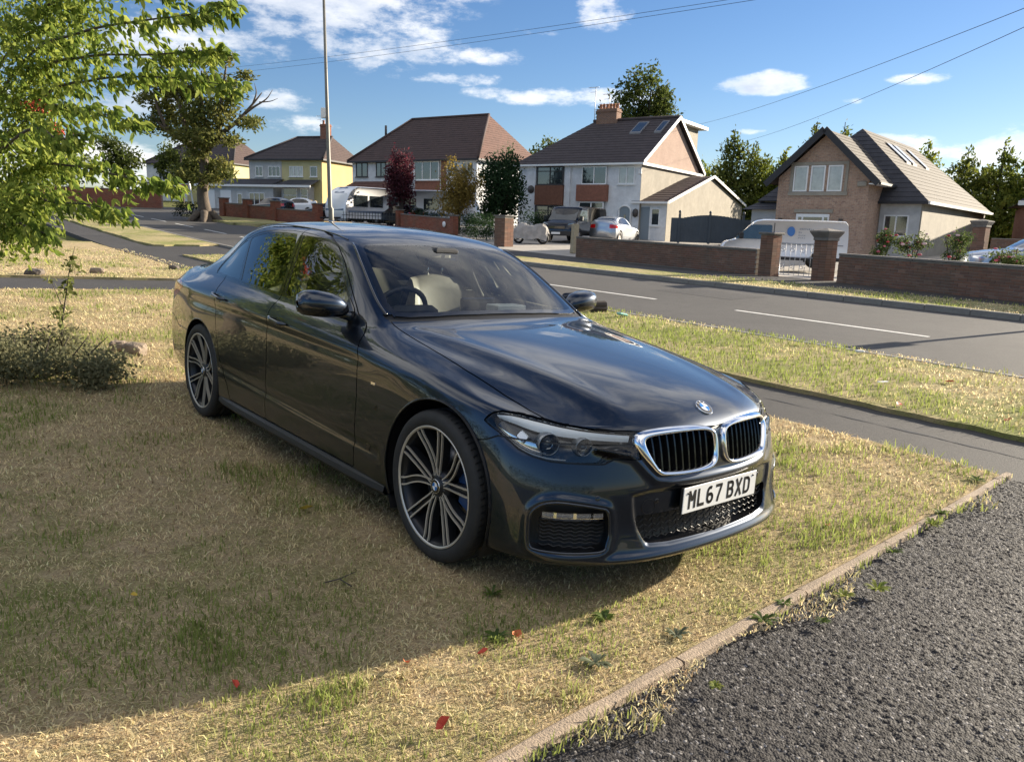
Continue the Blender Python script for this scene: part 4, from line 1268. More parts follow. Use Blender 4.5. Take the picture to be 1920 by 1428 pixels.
def brick_face(root, A, B, z0f, h, mat, t=.215, singles=0, course=.075, length=.225, coping=True, cname='coping_stone'):
    """straight wall from A to B (xy): mortar core, brick courses on both faces; the bricks nearest B as parts of their own"""
    A = Vector((*A, 0)); B = Vector((*B, 0)); L = (B - A).length; d = (B - A) / L; ang = atan2(d.y, d.x)
    za, zb = z0f(A.x, A.y), z0f(B.x, B.y); nrm = Vector((d.y, -d.x, 0))
    core = MB(); up = Vector((0, 0, 1)); w = nrm * (t / 2 - .008)
    a0 = Vector((A.x, A.y, za - .3)); b0 = Vector((B.x, B.y, zb - .3)); a1 = Vector((A.x, A.y, za + h)); b1 = Vector((B.x, B.y, zb + h))
    core.add([a0 + w, b0 + w, b0 - w, a0 - w, a1 + w, b1 + w, b1 - w, a1 - w], [(0, 3, 2, 1), (4, 5, 6, 7), (0, 1, 5, 4), (1, 2, 6, 5), (2, 3, 7, 6), (3, 0, 4, 7)])
    core.build('mortar_core', MATS['mortar'], root)
    if mat not in BRICK_MESH:
        k = MB(); k.bevbox(-length / 2 + .005, length / 2 - .005, -t / 2, t / 2, -course / 2 + .005, course / 2 - .005, .004)
        o = k.build('brick', MATS[mat], root); BRICK_MESH[mat] = o.data; bpy.data.objects.remove(o)
    rows = int(round(h / course)); rest = MB(); items = []
    for r in range(rows):
        n = int(L / length); off = (r % 2) * length / 2
        for i in range(n + 1):
            u = i * length + off
            if u > L - .02: continue
            u = min(max(u, length / 2 - .005), L - length / 2 + .005); items.append((L - u, u, r))
    items.sort(); tilt = atan2(zb - za, L)
    for j, (_, u, r) in enumerate(items):
        p = A + d * u; z = za + (zb - za) * u / L + (r + .5) * course; jit = random.gauss(0, .0025)
        if j < singles and BUDGET[0] > 0:
            BUDGET[0] -= 1
            o = bpy.data.objects.new('brick', BRICK_MESH[mat]); o.location = (p.x + nrm.x * jit, p.y + nrm.y * jit, z); o.rotation_euler = (0, -tilt, ang); link(o, root)
        else:
            M = Matrix.Translation((p.x + nrm.x * jit, p.y + nrm.y * jit, z)) @ Matrix.Rotation(ang, 4, 'Z') @ Matrix.Rotation(-tilt, 4, 'Y')
            k = MB(); k.box(-length / 2 + .005, length / 2 - .005, -t / 2, t / 2, -course / 2 + .005, course / 2 - .005); k.xform(M); rest.add(k.v, k.f)
    if rest.v: tag(rest.build('brick_courses', MATS[mat], root), kind='stuff')
    if coping:
        n = max(1, int(L / .45)); proto = None
        for i in range(n):
            u = (i + .5) * L / n; p = A + d * u; z = za + (zb - za) * u / L + h
            if proto is None:
                k = MB(); k.bevbox(-L / n / 2 + .004, L / n / 2 - .004, -t / 2 - .03, t / 2 + .03, 0, .06, .01); o = proto = k.build(cname, MATS['coping'], root)
            else: o = proto.copy(); COL.objects.link(o)
            o.location = (p.x, p.y, z); o.rotation_euler = (0, -tilt, ang)


def pillar(root, x, y, ang, w, h, mat, cap='flat', zb=None, singles=0):
    z = float(G(x, y)) - .06 if zb is None else zb
    c, s = cos(ang), sin(ang)
    rows = int(h / .075); rest = MB()
    k = MB(); k.box(-w / 2 + .01, w / 2 - .01, -w / 2 + .01, w / 2 - .01, -.3, h); M0 = Matrix.Translation((x, y, z)) @ Matrix.Rotation(ang, 4, 'Z'); k.xform(M0).build('pillar_core', MATS['mortar'], root)
    nb = max(2, int(round(w / .225)))
    for r in range(rows):
        for i in range(nb):
            lo, hi = -w / 2 + w * i / nb + .004, -w / 2 + w * (i + 1) / nb - .004
            for f in range(4):
                q = MB(); q.box(lo, hi, -w / 2 - .002, -w / 2 + .05, r * .075 + .004, (r + 1) * .075 - .004)
                q.xform(M0 @ Matrix.Rotation(f * pi / 2 + (r % 2) * 0, 4, 'Z')); rest.add(q.v, q.f)
    tag(rest.build('brick_courses', MATS[mat], root), kind='stuff')
    cp = MB()
    if cap == 'flat': cp.bevbox(-w / 2 - .06, w / 2 + .06, -w / 2 - .06, w / 2 + .06, h, h + .07, .015)
    else:
        cp.bevbox(-w / 2 - .03, w / 2 + .03, -w / 2 - .03, w / 2 + .03, h - .12, h - .04, .01)
        a = w / 2 + .02; b = w / 2 + .11
        cp.add([(-a, -a, h - .04), (a, -a, h - .04), (a, a, h - .04), (-a, a, h - .04), (-b, -b, h + .12), (b, -b, h + .12), (b, b, h + .12), (-b, b, h + .12), (-b, -b, h + .16), (b, -b, h + .16), (b, b, h + .16), (-b, b, h + .16), (0, 0, h + .24)],
               [(0, 1, 5, 4), (1, 2, 6, 5), (2, 3, 7, 6), (3, 0, 4, 7), (4, 5, 9, 8), (5, 6, 10, 9), (6, 7, 11, 10), (7, 4, 8, 11), (8, 9, 12), (9, 10, 12), (10, 11, 12), (11, 8, 12), (3, 2, 1, 0)])
    cp.xform(M0).build('pillar_cap', MATS['coping'], root)


gnd = lambda x, y: float(G(x, y)) - .05
wl = empty('garden_wall', label='low brown brick wall with coping left of the scrollwork gate', cat='wall')
brick_face(wl, (2.55, 32.5), (7.75, 25.10), gnd, .77, 'wall_brick', singles=110)
wr = empty('garden_wall', label='low brown brick wall right of the scrollwork gate, roses behind it', cat='wall')
brick_face(wr, (9.35, 22.6), (9.35 + 4.4, 22.6 - 8.1), gnd, .78, 'wall_brick', singles=190)
# the long wall nearest the camera gives the individually built bricks
BUDGET[0] = 300
for lab, x, y in (('brick gate pillar with flat cap, left of the scrollwork gate', 8.02, 24.85), ('brick gate pillar with flared pyramid cap, right of the scrollwork gate', 9.12, 23.25)):
    p_ = empty('gate_pillar', label=lab, cat='pillar', group='gate pillars of the brown wall'); pillar(p_, x, y, radians(-53 if 'left' in lab else -60), .46, 1.30, 'wall_brick', 'flat' if 'left' in lab else 'flare')


def scroll_gate():
    A = Vector((8.22, 24.55)); B = Vector((8.98, 23.48)); L = (B - A).length
    g = empty('garden_gate', (A.x, A.y, float(G(A.x, A.y)) - .02), atan2(B.y - A.y, B.x - A.x), 'white scrollwork metal gate between the two brick pillars', 'gate')
    mt = pm('gate_white_metal', (.46, .46, .48), .4)
    f = MB(); f.tube([(.03, 0, .05), (.03, 0, 1.02), (L - .03, 0, 1.02), (L - .03, 0, .05)], .018, 6, closed=True); f.tube([(.03, 0, .60), (L - .03, 0, .60)], .014, 6); f.build('gate_frame', mt, g)
    for k in range(6):
        x = .03 + (L - .06) * (k + 1) / 7; b = MB(); b.tube([(x, 0, .05), (x, 0, 1.02)], .009, 5); b.build('gate_bar', mt, g)
    for k in range(7):
        x = .12 + (L - .24) * (k % 4) / 3; z = .82 if k < 4 else .32; r = .10
        s = MB(); s.tube([(x + r * (1 - t * .75) * cos(t * 9 + k), -.01, z + r * (1 - t * .75) * sin(t * 9 + k)) for t in np.linspace(0, 1, 22)], .010, 5); s.build('scroll', mt, g)


scroll_gate()


def red_walls():
    w = empty('boundary_wall', label='red brick wall with stepped pillars before the yellow house', cat='wall')
    pts = [(-21.6, 58.4), (-19.4, 57.0), (-16.9, 55.4), (-13.4, 53.2)]
    for i, (a, b) in enumerate(zip(pts[:-1], pts[1:])):
        brick_face(w, a, b, gnd, (1.0, .95, .85)[i], 'red_wall_brick')
    for p in pts: pillar(w, *p, radians(-32), .5, 1.35, 'red_wall_brick')
    w2 = empty('boundary_wall', label='red brick wall ending in a capped pillar below the golden tree', cat='wall')
    brick_face(w2, (-7.5, 51.6), (-3.9, 46.95), gnd, .95, 'red_wall_brick'); pillar(w2, -3.72, 46.7, radians(-52), .36, 1.15, 'red_wall_brick'); pillar(w2, -7.7, 51.9, radians(-52), .4, 1.2, 'red_wall_brick')
    pl = MB(); pl.lathe([(.001, -.03), (.17, -.03), (.17, 0)], 18, 'y', (0, 0, 0)); o = pl.build('number_disc', MATS['upvc'], w2); o.location = (-4.35, 47.28, gnd(-4.3, 47.3) + .62); o.rotation_euler = (0, 0, radians(-52))
    w3 = empty('boundary_wall', label='long low red brick wall at the far left end of the street', cat='wall')
    brick_face(w3, (-44, 66), (-31.5, 70.5), gnd, 1.5, 'red_wall_brick')
    p = empty('brick_pillar', label='stout pale-capped brick pillar beside the covered bike', cat='pillar'); pillar(p, -.62, 38.5, radians(-40), .66, 1.42, 'wall_brick')
    p = empty('brick_pillar', label='dark brick pillar with a moulded cap in front of the tan roofed wing', cat='pillar'); pillar(p, 21.2, 36.2, radians(-50), .55, 1.75, 'wall_brick', 'flare')
    rw = empty('side_wall', label='brown brick side wall behind the silver estate car', cat='wall'); brick_face(rw, (21.6, 36.0), (29, 33.0), gnd, 1.15, 'wall_brick', coping=False)


red_walls()


def railings():
    A = Vector((-11.2, 50.6)); B = Vector((-7.9, 51.9)); L = (B - A).length
    g = empty('railing_fence', (A.x, A.y, gnd(A.x, A.y)), atan2(B.y - A.y, B.x - A.x), 'dark metal railings with pointed pickets in front of the caravan', 'fence')
    mt = pm('railing_paint', (.03, .035, .035), .5)
    for z in (.2, .8): r = MB(); r.tube([(0, 0, z), (L, 0, z)], .02, 6); r.build('rail', mt, g)
    for k in range(19):
        x = (k + .5) * L / 19; p = MB(); p.tube([(x, 0, 0), (x, 0, .95), (x, 0, 1.08)], [.018, .018, .004], 6); p.build('picket', mt, g)


railings()


def lamp_post():
    x, y = -9.3, 39.6; z = float(G(x, y)) - .1
    g = empty('street_lamp', (x, y, z), 0, 'tall tapering grey lamp column rising out of the top of the picture', 'street lamp')
    mt = pm('galvanised_steel', (.17, .165, .145), .55, .2, var=.2, vscale=3)
    c = MB(); c.tube([(0, 0, 0), (0, 0, 1.5), (-.05, 0, 1.6), (-.12, 0, 6), (-.22, 0, 12)], [.13, .125, .105, .085, .06], 14); c.build('column', mt, g)
    c = MB(); c.tube([(-.22, 0, 12), (.1, -.6, 12.3), (.3, -1.2, 12.35)], .04, 8); c.bevbox(.1, .5, -1.9, -1.1, 12.28, 12.42, .03); c.build('lantern', mt, g)
    b = MB(); b.bevbox(-.42, -.18, -.1, .1, 5.82, 6.30, .03); b.build('control_box', MATS['upvc'], g)


lamp_post()


def for_sale():
    x, y = -22.1, 54.4; z = gnd(x, y)
    g = empty('estate_agent_board', (x, y, z), radians(-10), 'red and white agent board on a leaning white post beside the old tree', 'sign')
    p = MB(); p.box(-.04, .04, -.04, .04, 0, 2.5); p.xform(Matrix.Rotation(radians(-9), 4, 'Y')); p.build('post', MATS['upvc'], g)
    b = MB(); b.bevbox(-1.12, -.34, -.07, -.035, 1.55, 2.32, .01); b.build('board', MATS['upvc'], g)
    r = MB(); r.poly([(-1.06, -.075, 1.65), (-.42, -.075, 1.65), (-.42, -.075, 2.26), (-1.06, -.075, 2.26)]); rb = r.build('red_panel', pm('sign_red', (.42, .02, .05), .5), g)
    for k, (a, c) in enumerate(((-1.0, -.50), (-.96, -.55), (-1.0, -.48))):
        l = MB(); zz = 2.13 - k * .16; l.poly([(a, -.079, zz - .03), (c, -.079, zz - .03), (c, -.079, zz + .03), (a, -.079, zz + .03)]); l.build('print_line', MATS['upvc'], rb)


for_sale()


def post_and_cover():
    x, y = 2.55, 34.9
    p = MB(); p.bevbox(-.13, .13, -.13, .13, 0, 1.28, .02); o = p.build('timber_post', pm('weathered_timber', (.36, .30, .20), .9, var=.25, vscale=6, fine=40)); o.location = (x, y, gnd(x, y)); o.rotation_euler = (0, radians(2), .5)
    tag(o, 'weathered square timber post at the end of the brown wall', 'post')
    # a bike or barrow under a pale sheet
    x, y = .75, 41.6; z = gnd(x, y)
    g = empty('covered_bike', (x, y, z), radians(-20), 'motorbike under a pale crumpled cover beside the stout pillar', 'motorbike')
    V = []; F = []; n = 22; rng = np.random.default_rng(3)
    prof = [(-.95, .55), (-.75, .95), (-.45, 1.08), (-.1, .95), (.25, .98), (.6, 1.05), (.85, .9), (1.0, .55)]
    P = catmull(prof, 3); m = 9
    for i, (px, pz) in enumerate(P):
        for j in range(m):
            t = j / (m - 1) * 2 - 1; yy = t * (.30 + .08 * abs(t)); zz = pz * (1 - abs(t) ** 3 * .75) + .02 * rng.normal(); V.append((px + .02 * rng.normal(), yy * 1.1, max(.12, zz)))
    for i in range(len(P) - 1):
        for j in range(m - 1): F.append((i * m + j, i * m + j + 1, i * m + m + j + 1, i * m + m + j))
    mesh_obj('cover', V, F, pm('cover_sheet', (.30, .28, .26), .85, var=.3, vscale=3), g)
    for sx in (-.68, .68): w = MB(); w.lathe([(.2, -.05), (.3, -.05), (.3, .05), (.2, .05), (.2, -.05)], 20, 'y', (sx, 0, .3)); w.build('wheel', M_['rubber'], g)


post_and_cover()


def wires():
    mt = pm('cable_black', (.012, .012, .012), .6)
    for lab, a, b in (('upper of the two cables crossing above the lamp column', (-26.35, 70.00, 13.76), (7.98, 30.00, 9.75)), ('lower of the two cables crossing above the lamp column', (-26.37, 70.00, 13.32), (8.00, 30.00, 9.61)),
                      ('upper cable descending from the upper right sky', (13.98, 60.00, 9.39), (12.09, 20.00, 6.96)), ('lower cable descending from the upper right sky', (17.63, 60.00, 8.37), (12.16, 20.00, 6.55))):
        a, b = Vector(a), Vector(b); d = b - a; a = a - d * .15; b = b + d * .25; c = MB()
        c.tube([a.lerp(b, t) + Vector((0, 0, -1.6 * (.25 - (t - .5) ** 2) + .28)) for t in np.linspace(0, 1, 20)], .009, 5); tag(c.build('overhead_cable', mt), lab, 'cable', 'overhead cables')


wires()
# ------------------------------------------------------------------ assembling the car
CAR_M = Matrix(((0.6447906115, 0.7637424688, 0.0307003041, .347596), (-0.7642455991, 0.6448671207, 0.0086637719, 3.822821),
                (-0.0131807262, -0.0290488911, 0.9994910857, -.043814), (0, 0, 0, 1)))


def resample(P, n):
    P = np.asarray(P, float); Q = np.vstack([P, P[:1]])
    L = np.r_[0, np.cumsum(np.linalg.norm(np.diff(Q, axis=0), axis=1))]
    t = np.linspace(0, L[-1], n, endpoint=False)
    return np.stack([np.interp(t, L, Q[:, k]) for k in range(Q.shape[1])], 1)


def ribbon(mb, pts, w, M, closed=False, z=0.0):
    """flat stroke through 2-D points, laid in the plane of matrix M"""
    P = [Vector((p[0], p[1])) for p in pts]
    n = len(P)
    for i in range(n if closed else n - 1):
        a, b = P[i], P[(i + 1) % n]; d = (b - a)
        if d.length < 1e-9: continue
        d.normalize(); nn = Vector((-d.y, d.x)) * w / 2
        mb.add([M @ Vector((*q, z)) for q in (a - nn, b - nn, b + nn, a + nn)], [(0, 1, 2, 3)])
    for i in range(0 if closed else 1, n if closed else n - 1):
        c = P[i]
        mb.add([M @ Vector((c.x + w / 2 * cos(t), c.y + w / 2 * sin(t), z + .00015)) for t in np.linspace(0, 2 * pi, 10, endpoint=False)], [tuple(range(10))])


def arc(cx, cy, rx, ry, a0, a1, n=8):
    return [(cx + rx * cos(radians(a)), cy + ry * sin(radians(a))) for a in np.linspace(a0, a1, n)]


GLYPH = {   # strokes in a 50 x 79 cell
    'M': [[(7, 0), (7, 79)], [(7, 76), (25, 34)], [(25, 34), (43, 76)], [(43, 79), (43, 0)]],
    'L': [[(7, 79), (7, 7), (48, 7)]],
    '6': [arc(25, 50, 18, 22, 55, 180, 7) + arc(25, 25, 18, 18, 180, 540, 18)],
    '7': [[(2, 72), (43, 72), (36, 52), (24, 22), (19, 0)]],
    'B': [[(7, 0), (7, 79)], [(7, 72), (28, 72)] + arc(28, 57, 14, 15, 90, -90, 7) + [(7, 42)], [(28, 42)] + arc(28, 24.5, 15, 17.5, 90, -90, 8) + [(7, 7)]],
    'X': [[(5, 0), (45, 79)], [(45, 0), (5, 79)]],
    'D': [[(7, 0), (7, 79)], [(7, 72), (24, 72)] + arc(24, 54, 19, 18, 90, 0, 6) + arc(24, 25, 19, 18, 0, -90, 6) + [(7, 7)]],
    'W': [[(7, 79), (15, 0)], [(15, 3), (25, 50)], [(25, 50), (35, 3)], [(35, 0), (43, 79)]],
}


def build_roundel(parent, c, nrm, up, r, letters=True):
    """round badge: black ring with letters, chrome rims, blue and white quarters"""
    n = Vector(nrm).normalized(); u = Vector(up); u = (u - n * u.dot(n)).normalized(); s = u.cross(n)
    M = Matrix.Translation(c) @ Matrix(((s.x, u.x, n.x, 0), (s.y, u.y, n.y, 0), (s.z, u.z, n.z, 0), (0, 0, 0, 1)))
    mb = MB(); mb.lathe([(r * .98, -.004), (r, .002), (r * .97, .005), (r * .93, .0042), (0.0001, .0042)], 32)
    b = mb.xform(M).build('badge', M_['chrome'], parent)
    k = MB(); k.lathe([(r * .92, .0045), (r * .62, .0052)], 32); k.xform(M).build('ring', M_['ink'], b)
    q = MB(); q.lathe([(r * .62, .0054), (r * .57, .0058)], 32); q.xform(M).build('inner_rim', M_['chrome'], b)
    for col, a0 in (('white', 0), ('blue', 90), ('white', 180), ('blue', 270)):
        w = MB(); w.poly([M @ Vector((0, 0, .0060))] + [M @ Vector((r * .57 * cos(radians(a)), r * .57 * sin(radians(a)), .0060)) for a in range(a0, a0 + 91, 10)])
        w.build('quarter', M_[col], b)
    if letters:
        l = MB()
        for ch, a in (('B', 128), ('M', 90), ('W', 52)):
            sc = r * .24 / 79; an = radians(a - 90)
            L = M @ Matrix.Rotation(an, 4, 'Z') @ Matrix.Translation((-25 * sc, r * .66, .0062)) @ Matrix.Scale(sc, 4)
            for st in GLYPH[ch]: ribbon(l, st, 13, L)
        l.build('lettering', M_['white'], b)
    return b


def build_wheel(parent, x, y, sd, proto=None):
    """wheel in its own space: axle along -Y outwards"""
    if proto is not None:
        w = copy_tree(proto, parent)
    else:
        w = bpy.data.objects.new('wheel', None); link(w, parent)
        mb = MB()
        prof = [(.262, .02), (.270, .003), (.284, -.004), (.305, -.006), (.322, 0.0), (.332, .010), (.338, .026), (.3395, .05)]
        for g in (.075, .115, .155): prof += [(.3395, g - .006), (.331, g - .005), (.331, g + .005), (.3395, g + .006)]
        prof += [(.3395, .19), (.338, .21), (.325, .232), (.29, .242), (.262, .23)]
        mb.lathe(prof, 72, 'y')
        ty = mb.build('tyre', M_['rubber'], w)
        gr = MB()      # tread sipes and a rib of raised sidewall lettering blocks
        for k in range(72):
            a = 2 * pi * k / 72
            for h0, h1 in ((.012, .066), (.164, .222)):
                P = [(.3400 * cos(a + q), h, .3400 * sin(a + q)) for q, h in ((0, h0), (.012, h0), (.045, h1), (.033, h1))]
                gr.poly(P[::-1])
        tag(gr.build('tread_grooves', M_['ink'], w), kind='stuff')
        rim = MB()
        rim.lathe([(.256, .008), (.2705, .001), (.2705, .010), (.258, .016), (.250, .03), (.243, .06), (.238, .14), (.245, .22), (.262, .232)], 64, 'y')
        rim.lathe([(.001, .030), (.040, .030), (.062, .036), (.075, .050), (.075, .09)], 32, 'y')
        ro = rim.build('rim', M_['alloy'], w)
        lip = MB(); lip.lathe([(.2605, .0045), (.2650, .0005), (.2710, -.0015), (.2716, .004)], 72, 'y'); lip.build('rim_edge', M_['satin'], w)
        # five forked spokes: ten arms, each a dark channel between two machined ridges
        def arm(rr, t):
            return rr * cos(t), rr * sin(t)
        R = np.linspace(.045, .258, 12)
        for k in range(10):
            v = k // 2; sg = 1 if k % 2 else -1
            base = pi / 2 + v * 2 * pi / 5 + .05
            th = []
            for r in R:
                q = (r - .045) / .213
                th.append(base + sg * (.10 + (radians(18) - .10) * min(1, q * 1.15) ** .8) - .10 * (1 - q) * sin(q * pi))
            hw = .0150 + .0050 * (R - .045) / .213
            yy = .034 - .026 * ((R - .045) / .213) ** 1.3           # dished: hub sits deeper than the rim
            body = MB(); V = []
            for r, t, h, d in zip(R, th, hw, yy):
                for off, dep in ((-h, d), (-h * .60, d + .016), (h * .60, d + .016), (h, d), (h, d + .045), (-h, d + .045)):
                    V.append((r * cos(t) - off * sin(t), dep, r * sin(t) + off * cos(t)))
            F = []
            for i in range(len(R) - 1):
                for q in range(6): F.append((i * 6 + q, i * 6 + (q + 1) % 6, i * 6 + 6 + (q + 1) % 6, i * 6 + 6 + q))
            body.add(V, F); sp = body.build('spoke', M_['alloy'], w)
            ed = MB()
            for s2 in (-1, 1):
                V = []
                for r, t, h, d in zip(R, th, hw, yy):
                    for off in (h * .64, h * 1.02):
                        V.append((r * cos(t) - s2 * off * sin(t), d - .0025, r * sin(t) + s2 * off * cos(t)))
                    V.append((r * cos(t) - s2 * h * 1.02 * sin(t), d + .006, r * sin(t) + s2 * h * 1.02 * cos(t)))
                    V.append((r * cos(t) - s2 * h * .64 * sin(t), d + .006, r * sin(t) + s2 * h * .64 * cos(t)))
                F = []
                for i in range(len(R) - 1):
                    for a, b in ((0, 1), (1, 2), (2, 3), (3, 0)): F.append((i * 4 + a, i * 4 + b, i * 4 + 4 + b, i * 4 + 4 + a))
                F.append((0, 1, 2, 3)); ed.add(V, F)
            ed.build('machined_face', M_['satin'], sp)
        hub = MB(); hub.lathe([(.001, .026), (.034, .026), (.038, .03), (.060, .033), (.064, .045)], 32, 'y'); hub.build('hub', M_['alloy'], w)
        for k in range(5):
            a = pi / 2 + (k + .5) * 2 * pi / 5; bo = MB(); bo.lathe([(.001, .030), (.008, .030), (.009, .036), (.009, .05)], 8, 'y', (.05 * cos(a), 0, .05 * sin(a))); bo.build('bolt', M_['ink'], w)
        build_roundel(w, (0, .024, 0), (0, -1, 0), (0, 0, 1), .032, letters=False).name = 'centre_cap'
        d = MB(); d.lathe([(.07, .095), (.175, .095), (.175, .125), (.07, .125)], 48, 'y'); d.build('brake_disc', M_['disc'], w)
        cp = MB(); V = []
        for a in np.linspace(radians(-28), radians(38), 9):
            for r, h in ((.120, .068), (.190, .068), (.190, .15), (.120, .15)): V.append((r * cos(a), h, r * sin(a)))
        F = [(i * 4 + a, i * 4 + b, i * 4 + 4 + b, i * 4 + 4 + a) for i in range(8) for a, b in ((0, 1), (1, 2), (2, 3), (3, 0))] + [(0, 1, 2, 3), (35, 34, 33, 32)]
        cp.add(V, F); cp.build('caliper', M_['caliper'], w)
    w.location = (x, y * 1.0, .338)
    w.rotation_euler = (0, radians(-7) if x > -1 else radians(13), 0 if sd < 0 else pi)
    return w


FOG = [(.264, .262), (.268, .33), (.264, .38), (.244, .406), (.215, .424), (.164, .434), (.099, .431), (0, .417), (-.04, .398), (-.05, .31), (-.042, .275), (-.03, .247), (.05, .240), (.15, .238), (.245, .242)]


def sculpt(co, no, fv):
    """press the bumper's ridges, recesses and lips into the smooth surface"""
    x, y, z = co.T; d = np.zeros(len(co)); sm = lambda t: np.clip(t, 0, 1) ** 2 * (3 - 2 * np.clip(t, 0, 1))
    front = sm((x - .45) / .1)
    panel = np.array([(-.6, .478), (.40, .476), (.486, .462), (.484, .42), (.474, .367), (.459, .322), (.418, .248), (.30, .238), (-.6, .232)])
    sp = sd_poly(co[:, [1, 2]], panel); d -= .013 * sm((-sp + .004) / .018) * front * (x > .6)          # recessed plate panel
    line = np.array([(.60, .640), (.47, .612), (.415, .548), (.375, .512), (.30, .500), (.15, .496), (0, .496), (-.2, .496)])
    dl = np.full(len(co), 9.)
    for a, b in zip(line[:-1], line[1:]):
        e = b - a; w = co[:, [1, 2]] - a; t = np.clip((w @ e) / (e @ e), 0, 1); dl = np.minimum(dl, np.linalg.norm(w - t[:, None] * e, axis=1))
    d += .011 * np.exp(-(dl / .017) ** 2) * front * (x > .6)                                              # collar under the grilles
    sf = sd_poly(PROJ['corner'](co), catmull(FOG, 3, True)); mk = (x > .35) & (y > .4) & (z < .52)
    d += np.where(mk, .009 * np.exp(-((sf - .010) / .016) ** 2), 0)                                       # frame of the side intakes
    d += .018 * np.exp(-((z - .205) / .018) ** 2) * sm((x - .48) / .16)                                    # splitter
    yl = .600 + (-x - .55) * .142; hm = (z > .72) * sm((x + .72) / .2) * sm((.72 - x) / .15)
    d += hm * (.0075 * np.exp(-((y - yl) / .058) ** 2) - .004 * np.exp(-((y - yl - .11) / .06) ** 2))               # ridge along the bonnet
    side = sm((y - .8) / .06) * (x < -.45) * (x > -2.6)
    zl = .345 + .055 * (-x - .6) / 1.9; d -= .008 * np.exp(-((z - zl - .03) / .028) ** 2) * side             # scallop above the sill
    zs = .826 + .034 * (-x - .7) / 1.9; d -= .006 * np.exp(-((z - zs + .035) / .03) ** 2) * sm((y - .8) / .06) * sm((-x - .5) / .3) * sm((x + 3.3) / .3)   # hollow under the shoulder line
    def vnorm(c_):
        P = c_[fv]; fn = np.cross(P[:, 2] - P[:, 0], P[:, 3] - P[:, 1]); nn = np.zeros_like(c_)
        for k in range(4): np.add.at(nn, fv[:, k], fn)
        nn[np.abs(c_[:, 1]) < 1e-5, 1] = 0
        return nn / np.linalg.norm(nn, axis=1)[:, None]
    n0 = vnorm(co); co = co + no * d[:, None]
    n1 = no + vnorm(co) - n0
    return co, n1 / np.linalg.norm(n1, axis=1)[:, None]


